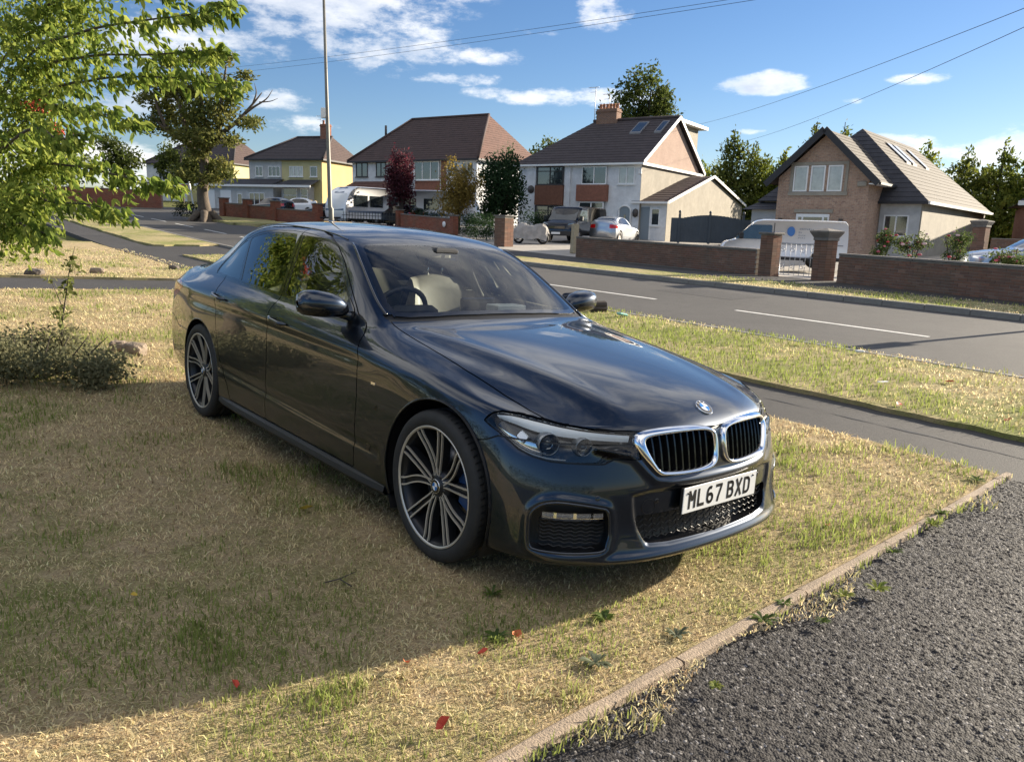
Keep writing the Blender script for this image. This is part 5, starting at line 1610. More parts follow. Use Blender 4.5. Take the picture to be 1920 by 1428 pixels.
def build_car():
    car = bpy.data.objects.new('saloon_car', None); link(car)
    car.matrix_world = CAR_M
    tag(car, 'dark grey four-door saloon with twin chrome grille, parked on the dry lawn', 'car')
    co, no, fv = car_surface(4)
    co, no = sculpt(co, no, fv)
    sk = Skin(co, no, fv)
    from mathutils.bvhtree import BVHTree
    bvh = BVHTree.FromPolygons([tuple(p) for p in co] + [(p[0], -p[1], p[2]) for p in co], [tuple(map(int, f)) for f in fv] + [tuple(int(i) + len(co) for i in f[::-1]) for f in fv])
    def fx(y, z):
        r = bvh.ray_cast(Vector((3, y, z)), Vector((-1, 0, 0))); return r[0].x, r[1]
    def sy(x, z):
        r = bvh.ray_cast(Vector((x, 3, z)), Vector((0, -1, 0))); return r[0].y, r[1]
    def cor(u, z):
        """point on the nose corner from corner coordinates (half y > 0)"""
        o = Vector((-.65 * u, .76 * u, z)); d = Vector((-.76, -.65, 0)).normalized()
        r = bvh.ray_cast(o - d * 3, d); return r[0], r[1]

    big = lambda c: c[:, 1] > -1
    side = lambda c: (c[:, 1] > .55)
    circ = lambda cx, r: [(cx + r * cos(t), .338 + r * sin(t)) for t in np.linspace(0, 2 * pi, 96, endpoint=False)]
    R = {}
    R['archF'] = Region('side', circ(0, .388), lambda c: (c[:, 1] > .62) & (c[:, 0] < .47))
    R['archR'] = Region('side', circ(-2.975, .376), lambda c: c[:, 1] > .62)
    dlo = [(-2.985, 1.034), (-2.33, 1.010), (-1.668, .986), (-1.243, .970), (-1.05, .966), (-.965, .975), (-.985, 1.005), (-1.133, 1.092), (-1.225, 1.155), (-1.357, 1.238), (-1.489, 1.305), (-1.611, 1.343), (-1.777, 1.369),
           (-2.006, 1.380), (-2.17, 1.380), (-2.40, 1.368), (-2.60, 1.338), (-2.78, 1.285), (-2.92, 1.210), (-3.02, 1.130), (-3.055, 1.075), (-3.04, 1.045)]
    dlo = catmull(dlo, 4, True)
    glassm = lambda c: (c[:, 1] > .5) & (c[:, 2] > .92) & (c[:, 0] < -.85) & (c[:, 0] > -3.2)
    R['dlo'] = Region('side', dlo, glassm)
    def clip_poly(P, n, d):      # keep the part with n.p <= d
        out = []
        for i in range(len(P)):
            a, b = P[i], P[(i + 1) % len(P)]; fa, fb = a @ n - d, b @ n - d
            if fa <= 0: out.append(a)
            if fa * fb < 0: out.append(a + (b - a) * fa / (fa - fb))
        return np.array(out)
    def inset(P, w):
        P = resample(P, 120); out = []
        for i in range(len(P)):
            t = P[(i + 1) % len(P)] - P[i - 1]; t = t / np.linalg.norm(t); out.append(P[i] + w * np.array([-t[1], t[0]]))
        return np.array(out)
    ar = np.sum(dlo[:, 0] * np.roll(dlo[:, 1], -1) - np.roll(dlo[:, 0], -1) * dlo[:, 1])
    ins = inset(dlo, .016 if ar > 0 else -.016)
    # pillars between the panes lean back towards the roof
    nb = np.array([1, .29]); nb = nb / np.linalg.norm(nb)
    b0 = np.array([-1.790, 1.0]) @ nb; b1 = np.array([-1.868, 1.0]) @ nb
    nq = np.array([1, .62]); nq = nq / np.linalg.norm(nq)
    q0 = np.array([-2.470, 1.0]) @ nq; q1 = np.array([-2.512, 1.0]) @ nq
    R['winF'] = Region('side', clip_poly(ins, -nb, -b0), glassm)
    R['winR'] = Region('side', clip_poly(clip_poly(ins, nb, b1), -nq, -q0), glassm)
    R['winQ'] = Region('side', clip_poly(ins, nq, q1), glassm)
    ws = np.array([(-.655, 0), (-.662, .2), (-.695, .44), (-.735, .58), (-.775, .655), (-.86, .672), (-1.03, .640), (-1.21, .600), (-1.34, .566), (-1.385, .53), (-1.372, .40), (-1.364, .2), (-1.362, 0)])
    ws = np.vstack([ws, (ws * [1, -1])[::-1][1:-1]])
    wsm = lambda c: (c[:, 2] > .93) & (c[:, 0] < -.4) & (c[:, 0] > -1.6)
    R['ws'] = Region('top', ws, wsm)
    wsi = inset(ws, .032); 
    if not (sd_poly(wsi[:1], ws) < 0)[0]: wsi = inset(ws, -.032)
    R['wsi'] = Region('top', wsi, wsm)
    hood = [(-.602, 0), (-.612, .21), (-.655, .44), (-.705, .60), (-.748, .694), (-.60, .700), (-.39, .712), (-.03, .734), (.25, .735), (.40, .727), (.478, .716), (.543, .682), (.612, .609), (.676, .520), (.716, .443), (.742, .38), (.765, .28), (.779, .18), (.788, .09), (.792, 0)]
    hood = np.array(hood); hood = np.vstack([hood, (hood * [1, -1])[::-1][1:-1]])
    R['hood'] = Region('top', hood, lambda c: (c[:, 2] > .66) & (c[:, 0] > -.85))
    cowl = np.array([(-.602, 0), (-.612, .21), (-.655, .44), (-.705, .60), (-.748, .694), (-.80, .70), (-.79, .66), (-.735, .585), (-.695, .445), (-.662, .2), (-.655, 0)])
    rw = np.array([(-2.88, 0), (-2.88, .2), (-2.885, .40), (-2.91, .52), (-3.0, .565), (-3.2, .572), (-3.36, .575), (-3.40, .54), (-3.425, .40), (-3.43, .2), (-3.43, 0)])
    rw = np.vstack([rw, (rw * [1, -1])[::-1][1:-1]])
    R['rw'] = Region('top', rw, lambda c: (c[:, 2] > 1.0) & (c[:, 0] < -2.7))
    boot = np.array([(-3.462, 0), (-3.462, .3), (-3.45, .5), (-3.44, .60), (-3.62, .655), (-3.80, .64), (-4.02, .60), (-4.2, .4), (-4.2, 0)]); boot = np.vstack([boot, (boot * [1, -1])[::-1][1:-1]])
    R['boot'] = Region('top', boot, lambda c: (c[:, 2] > .60) & (c[:, 0] < -3.3))
    hl = [(.470, .702), (.456, .722), (.432, .738), (.397, .746), (.333, .744), (.240, .731), (.169, .722), (.064, .711), (-.044, .702), (-.135, .694), (-.150, .650), (-.160, .602), (-.047, .602), (-.012, .584), (.094, .584), (.198, .586), (.268, .597), (.328, .618), (.365, .643), (.413, .672), (.447, .688)]
    hlm = lambda c: (c[:, 0] > .2) & (c[:, 1] > .36) & (c[:, 2] > .5) & (c[:, 2] < .80)
    R['lamp'] = Region('corner', hl, hlm)
    kid_o = [(.450, .672), (.436, .694), (.390, .707), (.300, .714), (.187, .714), (.105, .708), (.052, .697), (.028, .680), (.020, .655), (.020, .600), (.028, .560), (.055, .537), (.110, .527), (.240, .525), (.345, .530), (.375, .542), (.408, .578), (.438, .615), (.452, .648)]
    kid_i = [(.408, .664), (.394, .677), (.345, .685), (.225, .690), (.121, .689), (.076, .683), (.050, .672), (.041, .650), (.040, .611), (.046, .572), (.070, .553), (.125, .544), (.20, .542), (.291, .545), (.352, .553), (.374, .576), (.392, .610), (.405, .64)]
    kid_o = catmull(kid_o, 4, True); kid_i = catmull(kid_i, 4, True)
    R['kid'] = Region('front', kid_i, lambda c: (c[:, 0] > .5) & (c[:, 2] > .45))
    cg = round_poly([(-.2, .374), (.30, .372), (.466, .372), (.440, .292), (.412, .256), (.30, .247), (-.2, .240)], [0, 0, .03, .03, .02, 0, 0])
    R['cg'] = Region('front', cg, lambda c: (c[:, 0] > .6) & (c[:, 2] < .45))
    fog = [(.264, .262), (.268, .33), (.264, .38), (.244, .406), (.215, .424), (.164, .434), (.099, .431), (0, .417), (-.04, .398), (-.05, .31), (-.042, .275), (-.03, .247), (.05, .240), (.15, .238), (.245, .242)]
    fog = catmull(fog, 3, True)
    R['fog'] = Region('corner', fog, lambda c: (c[:, 0] > .35) & (c[:, 1] > .4) & (c[:, 2] < .5))
    dF = [(-.695, .24), (-.688, .60), (-.700, .80), (-.760, .905), (-.84, .955), (-.935, .985), (-1.10, 1.098), (-1.30, 1.232), (-1.47, 1.322), (-1.62, 1.370), (-1.78, 1.395), (-1.935, 1.402), (-1.885, 1.2), (-1.820, .98), (-1.802, .70), (-1.806, .24)]
    dR = [(-1.806, .24), (-1.802, .70), (-1.820, .98), (-1.885, 1.2), (-1.935, 1.402), (-2.18, 1.404), (-2.42, 1.392), (-2.62, 1.362), (-2.74, 1.318), (-2.82, 1.18), (-2.80, 1.03), (-2.71, .93), (-2.66, .80), (-2.63, .66), (-2.585, .52), (-2.52, .42), (-2.44, .34), (-2.40, .24)]
    dm = lambda c: (c[:, 1] > .55) & (c[:, 0] < -.4) & (c[:, 0] > -3.0)
    R['doorF'] = Region('side', dF, dm); R['doorR'] = Region('side', dR, dm)
    bump = [(.375, .655), (.33, .632), (.25, .612), (.15, .55), (.15, .05), (1.3, .05), (1.3, .655)]
    R['bump'] = Region('side', bump, lambda c: c[:, 0] > .1)
    rbump = [(-3.36, .60), (-3.55, .60), (-3.75, .66), (-4.4, .66), (-4.4, .05), (-3.2, .05), (-3.2, .60)]
    R['rbump'] = Region('side', rbump, lambda c: c[:, 0] < -3.05)
    tl = round_poly([(-3.42, .905), (-3.50, .935), (-3.70, .955), (-4.2, .955), (-4.2, .82), (-3.80, .80), (-3.60, .83)], .02)
    R['tail'] = Region('side', tl, lambda c: (c[:, 0] < -3.3) & (c[:, 1] > .36) & (c[:, 2] < 1.0) & (c[:, 2] > .7))
    g = .0034
    for k in ('archF', 'archR', 'dlo', 'winF', 'winR', 'winQ', 'wsi', 'ws', 'rw', 'kid', 'cg', 'fog', 'tail'):
        sk.cut(R[k])
    for k in ('hood', 'lamp', 'doorF', 'doorR', 'bump', 'rbump', 'boot'):
        sk.cut(R[k], -g); sk.cut(R[k], g)
    C = sk.centroids(); val = {k: f(C) for k, f in R.items()}
    n = len(C); lab = np.full(n, 'body', dtype=object)
    x, y, z = C.T
    lab[(x > -.70) & (x < .6) & (y > .5) & (z > .2)] = 'wing'
    lab[(z > 1.25) & (x < -1.3) & (x > -2.95) & (y < .60)] = 'roof'
    cs = sd_poly(C[:, [0, 1]], np.vstack([cowl, (cowl * [1, -1])[::-1]])) if False else sd_poly(C[:, [0, 1]], cowl)
    lab[(cs < .004) & (z > .9)] = 'cowl'
    for k in ('bump', 'rbump', 'doorF', 'doorR', 'hood', 'boot', 'ws', 'rw', 'lamp', 'tail', 'dlo'):
        lab[val[k] < 0] = k
    lab[(val['dlo'] < 0)] = 'dlo'
    for k in ('winF', 'winR', 'winQ', 'wsi'):
        lab[val[k] < 0] = k
    seam = np.zeros(n, bool)
    for k in ('hood', 'doorF', 'doorR', 'bump', 'rbump', 'boot', 'lamp'):
        seam |= np.abs(val[k]) < g * .98
    inwin = np.isin(lab, ['ws', 'wsi', 'rw', 'winF', 'winR', 'winQ', 'cowl'])
    lab[seam & ~inwin] = 'seam'
    for k in ('kid', 'cg', 'fog'):
        lab[val[k] < 0] = k
    lab[(val['archF'] < 0) | (val['archR'] < 0)] = 'gone'
    sel = lambda k: np.where(lab == k)[0]
    P = M_['paint']
    skin_part('body_shell', sk, sel('body'), P, car, one=True)
    skin_part('front_wing', sk, sel('wing'), P, car)
    skin_part('roof', sk, sel('roof'), P, car, one=True, skirt=0)
    bonnet = skin_part('bonnet', sk, sel('hood'), P, car, one=True)[0]
    skin_part('boot_lid', sk, sel('boot'), P, car, one=True)
    bumper = skin_part('front_bumper', sk, sel('bump'), P, car, one=True)[0]
    skin_part('rear_bumper', sk, sel('rbump'), P, car, one=True)
    doors = skin_part('front_door', sk, sel('doorF'), P, car) + skin_part('rear_door', sk, sel('doorR'), P, car)
    skin_part('panel_gaps', sk, sel('seam'), M_['ink'], car, one=True, skirt=0, offset=.009)
    skin_part('scuttle', sk, sel('cowl'), M_['black'], car, one=True, skirt=.02, offset=.008)
    skin_part('windscreen_border', sk, sel('ws'), M_['gloss'], car, one=True, skirt=.004)
    skin_part('windscreen', sk, sel('wsi'), M_['screen_glass'], car, one=True, skirt=0)
    skin_part('rear_window', sk, sel('rw'), M_['side_glass'], car, one=True, skirt=0)
    skin_part('window_trim', sk, sel('dlo'), M_['gloss'], car, skirt=.012, offset=.002)
    for nm, k in (('front_side_window', 'winF'), ('rear_side_window', 'winR'), ('quarter_window', 'winQ')):
        skin_part(nm, sk, sel(k), M_['front_glass' if k == 'winF' else 'side_glass'], car, skirt=.004, offset=.004)
    skin_part('tail_lamp', sk, sel('tail'), M_['red'], car, skirt=.01, offset=-.001)
    lamps = skin_part('headlamp', sk, sel('lamp'), M_['lens'], car, skirt=.003, offset=.001)
    for i, sd in enumerate((1, -1)):
        L = lamps[i]
        # the housing behind the lens and what it holds
        skin_part('housing', sk, sel('lamp'), M_['gloss'], L, sides=(sd,), skirt=0, offset=.058)
        rims = MB()
        for a, b in zip(hl, hl[1:] + hl[:1]):
            for t in np.linspace(0, 1, 5)[:-1]:
                pass
        pts = [cor(*(np.array(p))) for p in resample(hl, 90)]
        V = []; F = []
        for q, (p, nn) in enumerate(pts):
            V += [p - nn * .003, p - nn * .060]
        m = len(pts)
        F = [(2 * a, 2 * ((a + 1) % m), 2 * ((a + 1) % m) + 1, 2 * a + 1) for a in range(m)]
        V = [(v.x, v.y * sd, v.z) for v in V]
        rims.add(V, F); rims.build('lamp_wall', M_['gloss'], L)
        brow_t = [(.425, .733), (.36, .738), (.258, .728), (.205, .721), (.064, .703), (-.113, .690)]
        brow_b = [(.418, .725), (.350, .711), (.274, .695), (.169, .684), (.028, .677), (-.114, .668)]
        def strip(top, bot, dep, name, mat, nn=24, th=.004):
            tt = catmull(top, 6); bb = catmull(bot, 6); V = []; F = []
            for a, b in zip(tt, bb):
                for q in np.linspace(0, 1, 4):
                    p, nrm = cor(*(a * (1 - q) + b * q)); p = p - nrm * (dep + .012 * q * q)
                    V.append((p.x, p.y * sd, p.z))
            for a in range(len(tt) - 1):
                for q in range(3): F.append((a * 4 + q, a * 4 + q + 1, a * 4 + 5 + q, a * 4 + 4 + q))
            return mesh_obj(name, V, F, mat, L, smooth=True)
        strip(brow_t, brow_b, .010, 'light_brow', M_['lamp_white'])
        strip([(.425, .680), (.36, .645), (.30, .617), (.22, .600), (.14, .597)], [(.415, .675), (.355, .638), (.295, .609), (.22, .593), (.14, .591)], .012, 'lower_light_bar', M_['lamp_white'])
        strip([(.420, .690), (.36, .670), (.30, .655), (.25, .645)], [(.395, .664), (.345, .636), (.295, .618), (.235, .607)], .020, 'side_reflector', M_['reflector'])
        def dim(u, z, r, nm):
            p, nrm = cor(u, z); nrm = Vector((.93, .32, -.02)).normalized() if nm != 'x' else nrm
            c = p - nrm * .034
            M = Matrix.Translation(c) @ Vector((0, 0, 1)).rotation_difference(nrm).to_matrix().to_4x4()
            h = MB(); h.lathe([(r * 1.0, .012), (r * 1.03, .016), (r * 1.07, .012), (r * 1.06, -.03)], 36); 
            h.xform(M); h.v = [(v[0], v[1] * sd, v[2]) for v in h.v]; ho = h.build('lamp_ring', pm('lamp_ring_grey', (.30, .31, .32), .3, .6), L)
            k = MB(); k.lathe([(r * 1.0, .010), (r * .8, -.006), (r * .62, -.012), (r * .60, -.014)], 36); k.xform(M); k.v = [(v[0], v[1] * sd, v[2]) for v in k.v]; k.build('reflector', M_['reflector'], L)
            l = MB(); l.lathe([(r * .6, -.012), (r * .5, .004), (r * .3, .012), (.0005, .015)], 24); l.xform(M); l.v = [(v[0], v[1] * sd, v[2]) for v in l.v]; l.build('projector', pm('projector_lens', (.05, .055, .06), .03, 0, 1.0, coat=1), L)
        dim(.200, .642, .042, 'a'); dim(.062, .640, .034, 'b')
        # indicator block at the outer end
        bk = MB(); p, nrm = cor(.318, .668); M = Matrix.Translation(p - nrm * .026) @ Vector((0, 0, 1)).rotation_difference(nrm).to_matrix().to_4x4()
        bk.bevbox(-.024, .024, -.018, .018, -.012, .012, .004).xform(M); bk.v = [(v[0], v[1] * sd, v[2]) for v in bk.v]; bk.build('indicator', M_['reflector'], L)
    # kidney grilles
    KO = resample(kid_o, 96); KI = resample(kid_i, 96)
    KI = np.roll(KI, -int(np.argmin(np.linalg.norm(KI - KO[0] - np.array([-.035, -.008]), axis=1))), 0)
    for sd in (1, -1):
        V = []; F = []; lv = [(0, -.012), (0.02, .006), (.22, .017), (.55, .020), (.85, .013), (1.0, .004), (1.0, -.045)]
        for a, b in zip(KO, KI):
            for t, pr in lv:
                q = a * (1 - t) + b * t; xx, nn = fx(q[0], q[1])
                V.append((xx + pr, q[0] * sd, q[1]))
        m = len(KO); w = len(lv)
        for a in range(m):
            b = (a + 1) % m
            for q in range(w - 1):
                fc = (a * w + q, b * w + q, b * w + q + 1, a * w + q + 1); F.append(fc if sd < 0 else fc[::-1])
        gr = mesh_obj('grille', V, F, M_['chrome'], car, smooth=True)
        for yk in np.linspace(.078, .372, 9):
            zs = [q for q in np.linspace(.53, .70, 120) if sd_poly(np.array([[yk, q]]), KI)[0] < -.001]
            if not zs: continue
            z0, z1 = min(zs) - .004, max(zs) + .004; V = []; F = []
            for q in np.linspace(z0, z1, 7):
                xx, _ = fx(yk, q); xo = xx - .004
                V += [(xo, sd * (yk - .0036), q), (xo + .004, sd * yk, q), (xo, sd * (yk + .0036), q), (xo - .04, sd * (yk + .004), q), (xo - .04, sd * (yk - .004), q)]
            for a in range(6):
                for q in range(5): F.append((a * 5 + q, a * 5 + (q + 1) % 5, a * 5 + 5 + (q + 1) % 5, a * 5 + 5 + q))
            mesh_obj('slat', V, F, M_['gloss'], gr)
    skin_part('grille_backing', sk, sel('kid'), M_['ink'], car, one=True, skirt=0, offset=.06)
    # lower intakes: dark backing, mesh bars
    cgb = skin_part('lower_intake', sk, sel('cg'), M_['ink'], car, one=True, skirt=0, offset=.07)[0]
    bars = MB()
    for row in range(5):
        zz = .262 + row * .024; y0 = -.46
        while y0 < .46:
            for dy, z0, z1 in ((0, zz, zz + .012), (.022, zz + .012, zz), ):
                a = y0 + dy; b = a + .022
                if sd_poly(np.array([[abs((a + b) / 2), zz + .006]]), cg)[0] < -.006:
                    xa = fx(a, zz)[0] - .022
                    bars.tube([(xa, a, z0), (xa, b, z1)], .0032, 5, cap=False)
                    if z1 > z0: bars.tube([(xa, b, zz + .012), (xa, b, zz + .024)], .0032, 5, cap=False)
            y0 += .044
    bars.build('intake_mesh', M_['black'], cgb)
    wall = MB(); pts = [q for q in resample(cg, 120) if q[0] > 0]
    for sd in (1, -1):
        V = []; F = []
        for q in pts:
            xx, _ = fx(q[0], q[1]); V += [(xx - .001, sd * q[0], q[1]), (xx - .075, sd * q[0], q[1])]
        for a in range(len(pts) - 1):
            if np.linalg.norm(pts[a] - pts[a + 1]) < .05: F.append((2 * a, 2 * a + 2, 2 * a + 3, 2 * a + 1))
        wall.add(V, F)
    wall.build('intake_surround', M_['gloss'], cgb)
    fogs = skin_part('side_intake', sk, sel('fog'), M_['ink'], car, skirt=0, offset=.07)
    for i, sd in enumerate((1, -1)):
        fo = fogs[i]; V = []; F = []; pts = resample(fog, 80)
        for u, zz in pts:
            p, nn = cor(u, zz); d = Vector((-.85, -.5, 0)).normalized()
            a = p + nn * .002; b = p + d * .075
            cx = (u - .11) * .12; b = b + Vector((0, 0, .0)); V += [(a.x, a.y * sd, a.z), (b.x, b.y * sd, b.z)]
        m = len(pts); F = [(2 * a, 2 * ((a + 1) % m), 2 * ((a + 1) % m) + 1, 2 * a + 1) for a in range(m)]
        mesh_obj('intake_wall', V, F, M_['paint'], fo, smooth=True)
        rr = MB(); rr.tube([Vector((q[0].x, q[0].y * sd, q[0].z)) for q in (cor(u, zz) for u, zz in pts)], .006, 8, closed=True); rr.build('intake_rim', M_['paint'], fo)
        mb = MB()
        for zz in np.linspace(.258, .352, 8):
            line = []
            for u in np.linspace(-.035, .235, 26):
                if sd_poly(np.array([[u, zz]]), fog)[0] < -.012:
                    p, nn = cor(u, zz); line.append((p - nn * .038 + Vector((0, 0, .004 * sin(u * 140)))))
            if len(line) > 3: mb.tube([(q.x, q.y * sd, q.z) for q in line], .0035, 5)
        mb.build('intake_mesh', M_['black'], fo)
        # slim fog lamp across the upper part
        V = []; F = []
        us = np.linspace(-.028, .222, 22)
        for u in us:
            zz = .372 + .010 * 0
            for dz, dp in ((.0135, .026), (.0155, .018), (0, .014), (-.0155, .018), (-.0135, .026)):
                p, nn = cor(u, zz + dz); q = p - nn * dp; V.append((q.x, q.y * sd, q.z))
        for a in range(len(us) - 1):
            for q in range(4): F.append((a * 5 + q, a * 5 + q + 1, a * 5 + 6 + q, a * 5 + 5 + q))
        fl = mesh_obj('fog_lamp', V, F, M_['lens'], fo, smooth=True)
        V2 = []; F2 = []
        for a, u in enumerate(us):
            for dz in (.012, .004, -.004, -.012):
                p, nn = cor(u, .372 + dz); q = p - nn * (.027 + .005 * (a % 7 == 3)); V2.append((q.x, q.y * sd, q.z))
        for a in range(len(us) - 1):
            for q in range(3): F2.append((a * 4 + q, a * 4 + q + 1, a * 4 + 5 + q, a * 4 + 4 + q))
        mesh_obj('fog_reflector', V2, F2, M_['reflector'], fl)
    # number plate
    pl = MB(); pl.bevbox(-.26, .26, -.0555, .0555, -.002, .002, .0018)
    PM = Matrix.Translation((.852, 0, .4198)) @ Matrix(((0, 0, 1, 0), (1, 0, 0, 0), (0, 1, 0, 0), (0, 0, 0, 1)))
    plate = pl.xform(PM).build('number_plate', M_['plate'], car)
    LM = PM @ Matrix.Scale(.001, 4)
    adv = 61.0; txt = 'ML67 BXD'; wid = 6 * 11 + 7 * 50 + 33; cur = -wid / 2 - 2
    for ch in txt:
        if ch == ' ': cur += 24; continue
        tx = MB()
        for q, st in enumerate(GLYPH[ch]): ribbon(tx, st, 14, LM @ Matrix.Translation((cur, -39.5, 2.6 + q * .05)))
        tx.build('plate_character', M_['ink'], plate); cur += adv
    for yy in (-.232, .232):
        sc = MB(); sc.lathe([(.0055, .0), (.0045, .0022), (.0003, .0025)], 10); sc.xform(PM @ Matrix.Translation((yy, .030 if yy < 0 else .038, .002))); sc.build('screw_cap', M_['ink'], plate)
    hd = MB(); hd.bevbox(-.255, .255, -.05, .05, -.022, -.0025, .004); hd.xform(PM).build('plate_holder', M_['black'], plate)
    # parking sensors and the towing-eye cover
    for yy, zz in ((.36, .425), (-.36, .425), (.62, .455), (-.62, .455)):
        xx, nn = fx(yy, zz); k = MB(); k.lathe([(.0105, -.002), (.0105, .0014), (.0085, .0020), (.0005, .0020)], 16)
        k.xform(Matrix.Translation((xx, yy, zz)) @ Vector((0, 0, 1)).rotation_difference(nn).to_matrix().to_4x4()).build('parking_sensor', M_['gloss'], bumper)
    xx, nn = fx(-.40, .40); k = MB(); M = Matrix.Translation((xx, -.40, .405)) @ Vector((0, 0, 1)).rotation_difference(nn).to_matrix().to_4x4()
    k.tube([M @ Vector((.032 * cos(t), .032 * sin(t), .0002)) for t in np.linspace(0, 2 * pi, 28, endpoint=False)], .0012, 5, closed=True); k.build('tow_cover_seam', M_['ink'], bumper)
    # badges
    r = bvh.ray_cast(Vector((.719, 0, 2)), Vector((0, 0, -1)))
    build_roundel(bonnet, r[0] + r[1] * .001, r[1], (-1, 0, .4), .041)
    for sd in (1, -1):
        yy, nn = sy(-.53, .70); b = MB(); b.bevbox(-.020, .020, -.007, .007, -.001, .002, .0008)
        n3 = Vector((nn.x, nn.y * sd, nn.z)); M = Matrix.Translation((-.53, yy * sd, .70)) @ Vector((0, 0, 1)).rotation_difference(n3).to_matrix().to_4x4() @ Matrix.Rotation(pi / 2 if sd > 0 else -pi / 2, 4, 'Z') @ Matrix.Rotation(pi / 2, 4, 'Z')
        b.xform(M).build('wing_badge', M_['chrome'], car)
        # air outlet behind the front wheel
        V = [(-.475, .60), (-.50, .60), (-.585, .36), (-.545, .36)]
        P3 = [(a, (sy(a, b_)[0] + .001) * sd, b_) for a, b_ in V]
        mesh_obj('air_outlet', P3, [(0, 1, 2, 3) if sd < 0 else (3, 2, 1, 0)], M_['gloss'], car)
    # door handles: bar with a dished recess behind
    for (x0, x1, z0, z1), dr in (((-1.752, -1.530, .872, .856), 0), ((-2.716, -2.495, .921, .899), 2)):
        for si, sd in enumerate((1, -1)):
            dob = doors[dr + si]
            h = MB(); pts = []
            for t in np.linspace(0, 1, 14):
                xx = x0 + (x1 - x0) * t; zz = z0 + (z1 - z0) * t
                yy = sy(xx, zz)[0]; pts.append((xx, sd * (yy + .004 + .030 * min(1, 5 * t, 5 * (1 - t))), zz))
            h.tube(pts, [.011 if 0 < i < 13 else .006 for i in range(14)], 10); h.build('handle', M_['paint'], dob)
            cup = MB(); V = []; cx, cz = (x0 + x1) / 2, (z0 + z1) / 2
            for t in np.linspace(0, 2 * pi, 24, endpoint=False):
                xx = cx + .072 * cos(t); zz = cz + .028 * sin(t) - .008; V.append((xx, sd * (sy(xx, zz)[0] + .0006), zz))
            cup.poly(V if sd < 0 else V[::-1]); cup.build('handle_recess', M_['gloss'], dob)
            kh = MB(); kx = x0 + .018; kh.tube([(kx, sd * (sy(kx, z0)[0] + .022), z0 - .001), (kx - .028, sd * (sy(kx, z0)[0] + .012), z0 + .003)], [.0115, .009], 10); kh.build('lock_cap', M_['chrome'], dob)
    # door mirrors
    for sd in (1, -1):
        secs = [(.800, .016, .012, -1.000, 1.000), (.822, .055, .040, -1.012, 1.010), (.865, .088, .060, -1.020, 1.020), (.920, .098, .068, -1.025, 1.028), (.980, .096, .069, -1.030, 1.034), (1.030, .083, .063, -1.034, 1.036), (1.058, .058, .046, -1.038, 1.034), (1.068, .020, .018, -1.040, 1.030)]
        V = []; F = []; m = 24
        for yy, rx, rz, cx, cz in secs:
            for q in range(m):
                a = 2 * pi * q / m; ca, sa = cos(a), sin(a)
                xx = cx + rx * np.sign(ca) * abs(ca) ** .75 * (1.0 if ca > 0 else .62)
                V.append((xx, yy * sd, cz + rz * np.sign(sa) * abs(sa) ** .8 * (1 if sa > 0 else 1.0)))
        for a in range(len(secs) - 1):
            for q in range(m): F.append((a * m + q, a * m + (q + 1) % m, a * m + m + (q + 1) % m, a * m + m + q))
        F += [tuple(range(m)), tuple(range((len(secs) - 1) * m + m - 1, (len(secs) - 1) * m - 1, -1))]
        up = [f for f in F]
        mi = [0 if np.mean([V[i][2] for i in f]) > 1.008 else 1 for f in F]
        mo = mesh_obj('door_mirror', V, F, None, car, smooth=True, mats=[M_['paint'], M_['gloss']], midx=mi)
        st = MB(); st.tube([(-.985, .775 * sd, .965), (-1.0, .81 * sd, .972), (-1.01, .86 * sd, .985)], [.030, .026, .024], 10); st.build('mirror_arm', M_['gloss'], mo)
        gl = MB(); gl.poly([(-1.094, y_ * sd, z_) for y_, z_ in round_poly([(.835, .975), (1.045, .985), (1.05, 1.085), (.84, 1.078)], .03)]); gl.build('mirror_glass', M_['chrome'], mo)
        tr = MB(); ytri = lambda a, b_: (sy(a, b_)[0] + .003) * sd
        tr.poly([(a, ytri(a, b_), b_) for a, b_ in ((-.955, .972), (-1.075, .972), (-1.09, 1.062), (-1.0, 1.012))]); tr.build('mirror_mount', M_['gloss'], mo)
    # sills, wheel-arch liners, floor
    for sd in (1, -1):
        s_ = MB(); V = []; F = []
        xs = np.linspace(-.395, -2.60, 24)
        for xx in xs:
            for yy, zz in ((.905, .236), (.932, .222), (.938, .196), (.925, .178), (.86, .176)): V.append((xx, sd * (yy - .02 * (abs(xx + 1.5) / 1.1) ** 6), zz))
        for a in range(len(xs) - 1):
            for q in range(4): F.append((a * 5 + q, a * 5 + q + 1, a * 5 + 6 + q, a * 5 + 5 + q))
        s_.add(V, F); s_.build('side_skirt', M_['black'], car)
        for cx in (0, -2.975):
            lin = MB(); rr = .398 if cx == 0 else .386
            V = []; F = []; an = np.linspace(-.55, pi + .55, 28)
            for a in an:
                for yy in (.905, .58): V.append((cx + rr * cos(a), yy * sd, .338 + rr * sin(a)))
            for a in range(len(an) - 1): F.append((2 * a, 2 * a + 1, 2 * a + 3, 2 * a + 2))
            k = len(V); V += [(cx + rr * cos(a), .58 * sd, .338 + rr * sin(a)) for a in an]; F.append(tuple(range(k, k + len(an))))
            lin.add(V, F); lin.build('arch_liner', M_['black'], car)
            # painted lip turned in around the opening
            lp = MB(); pts = []
            for a in np.linspace(-.36, pi + .36, 48):
                r0 = .388 if cx == 0 else .376; q = (cx + r0 * cos(a), .338 + r0 * sin(a))
                hit = bvh.ray_cast(Vector((q[0], 3, q[1])), Vector((0, -1, 0)))
                if hit[0] is not None and hit[0].y > .8 and q[1] > .2: pts.append((q[0], (hit[0].y - .004) * sd, q[1]))
            lp.tube(pts, .0055, 8); lp.build('arch_lip', P, car)
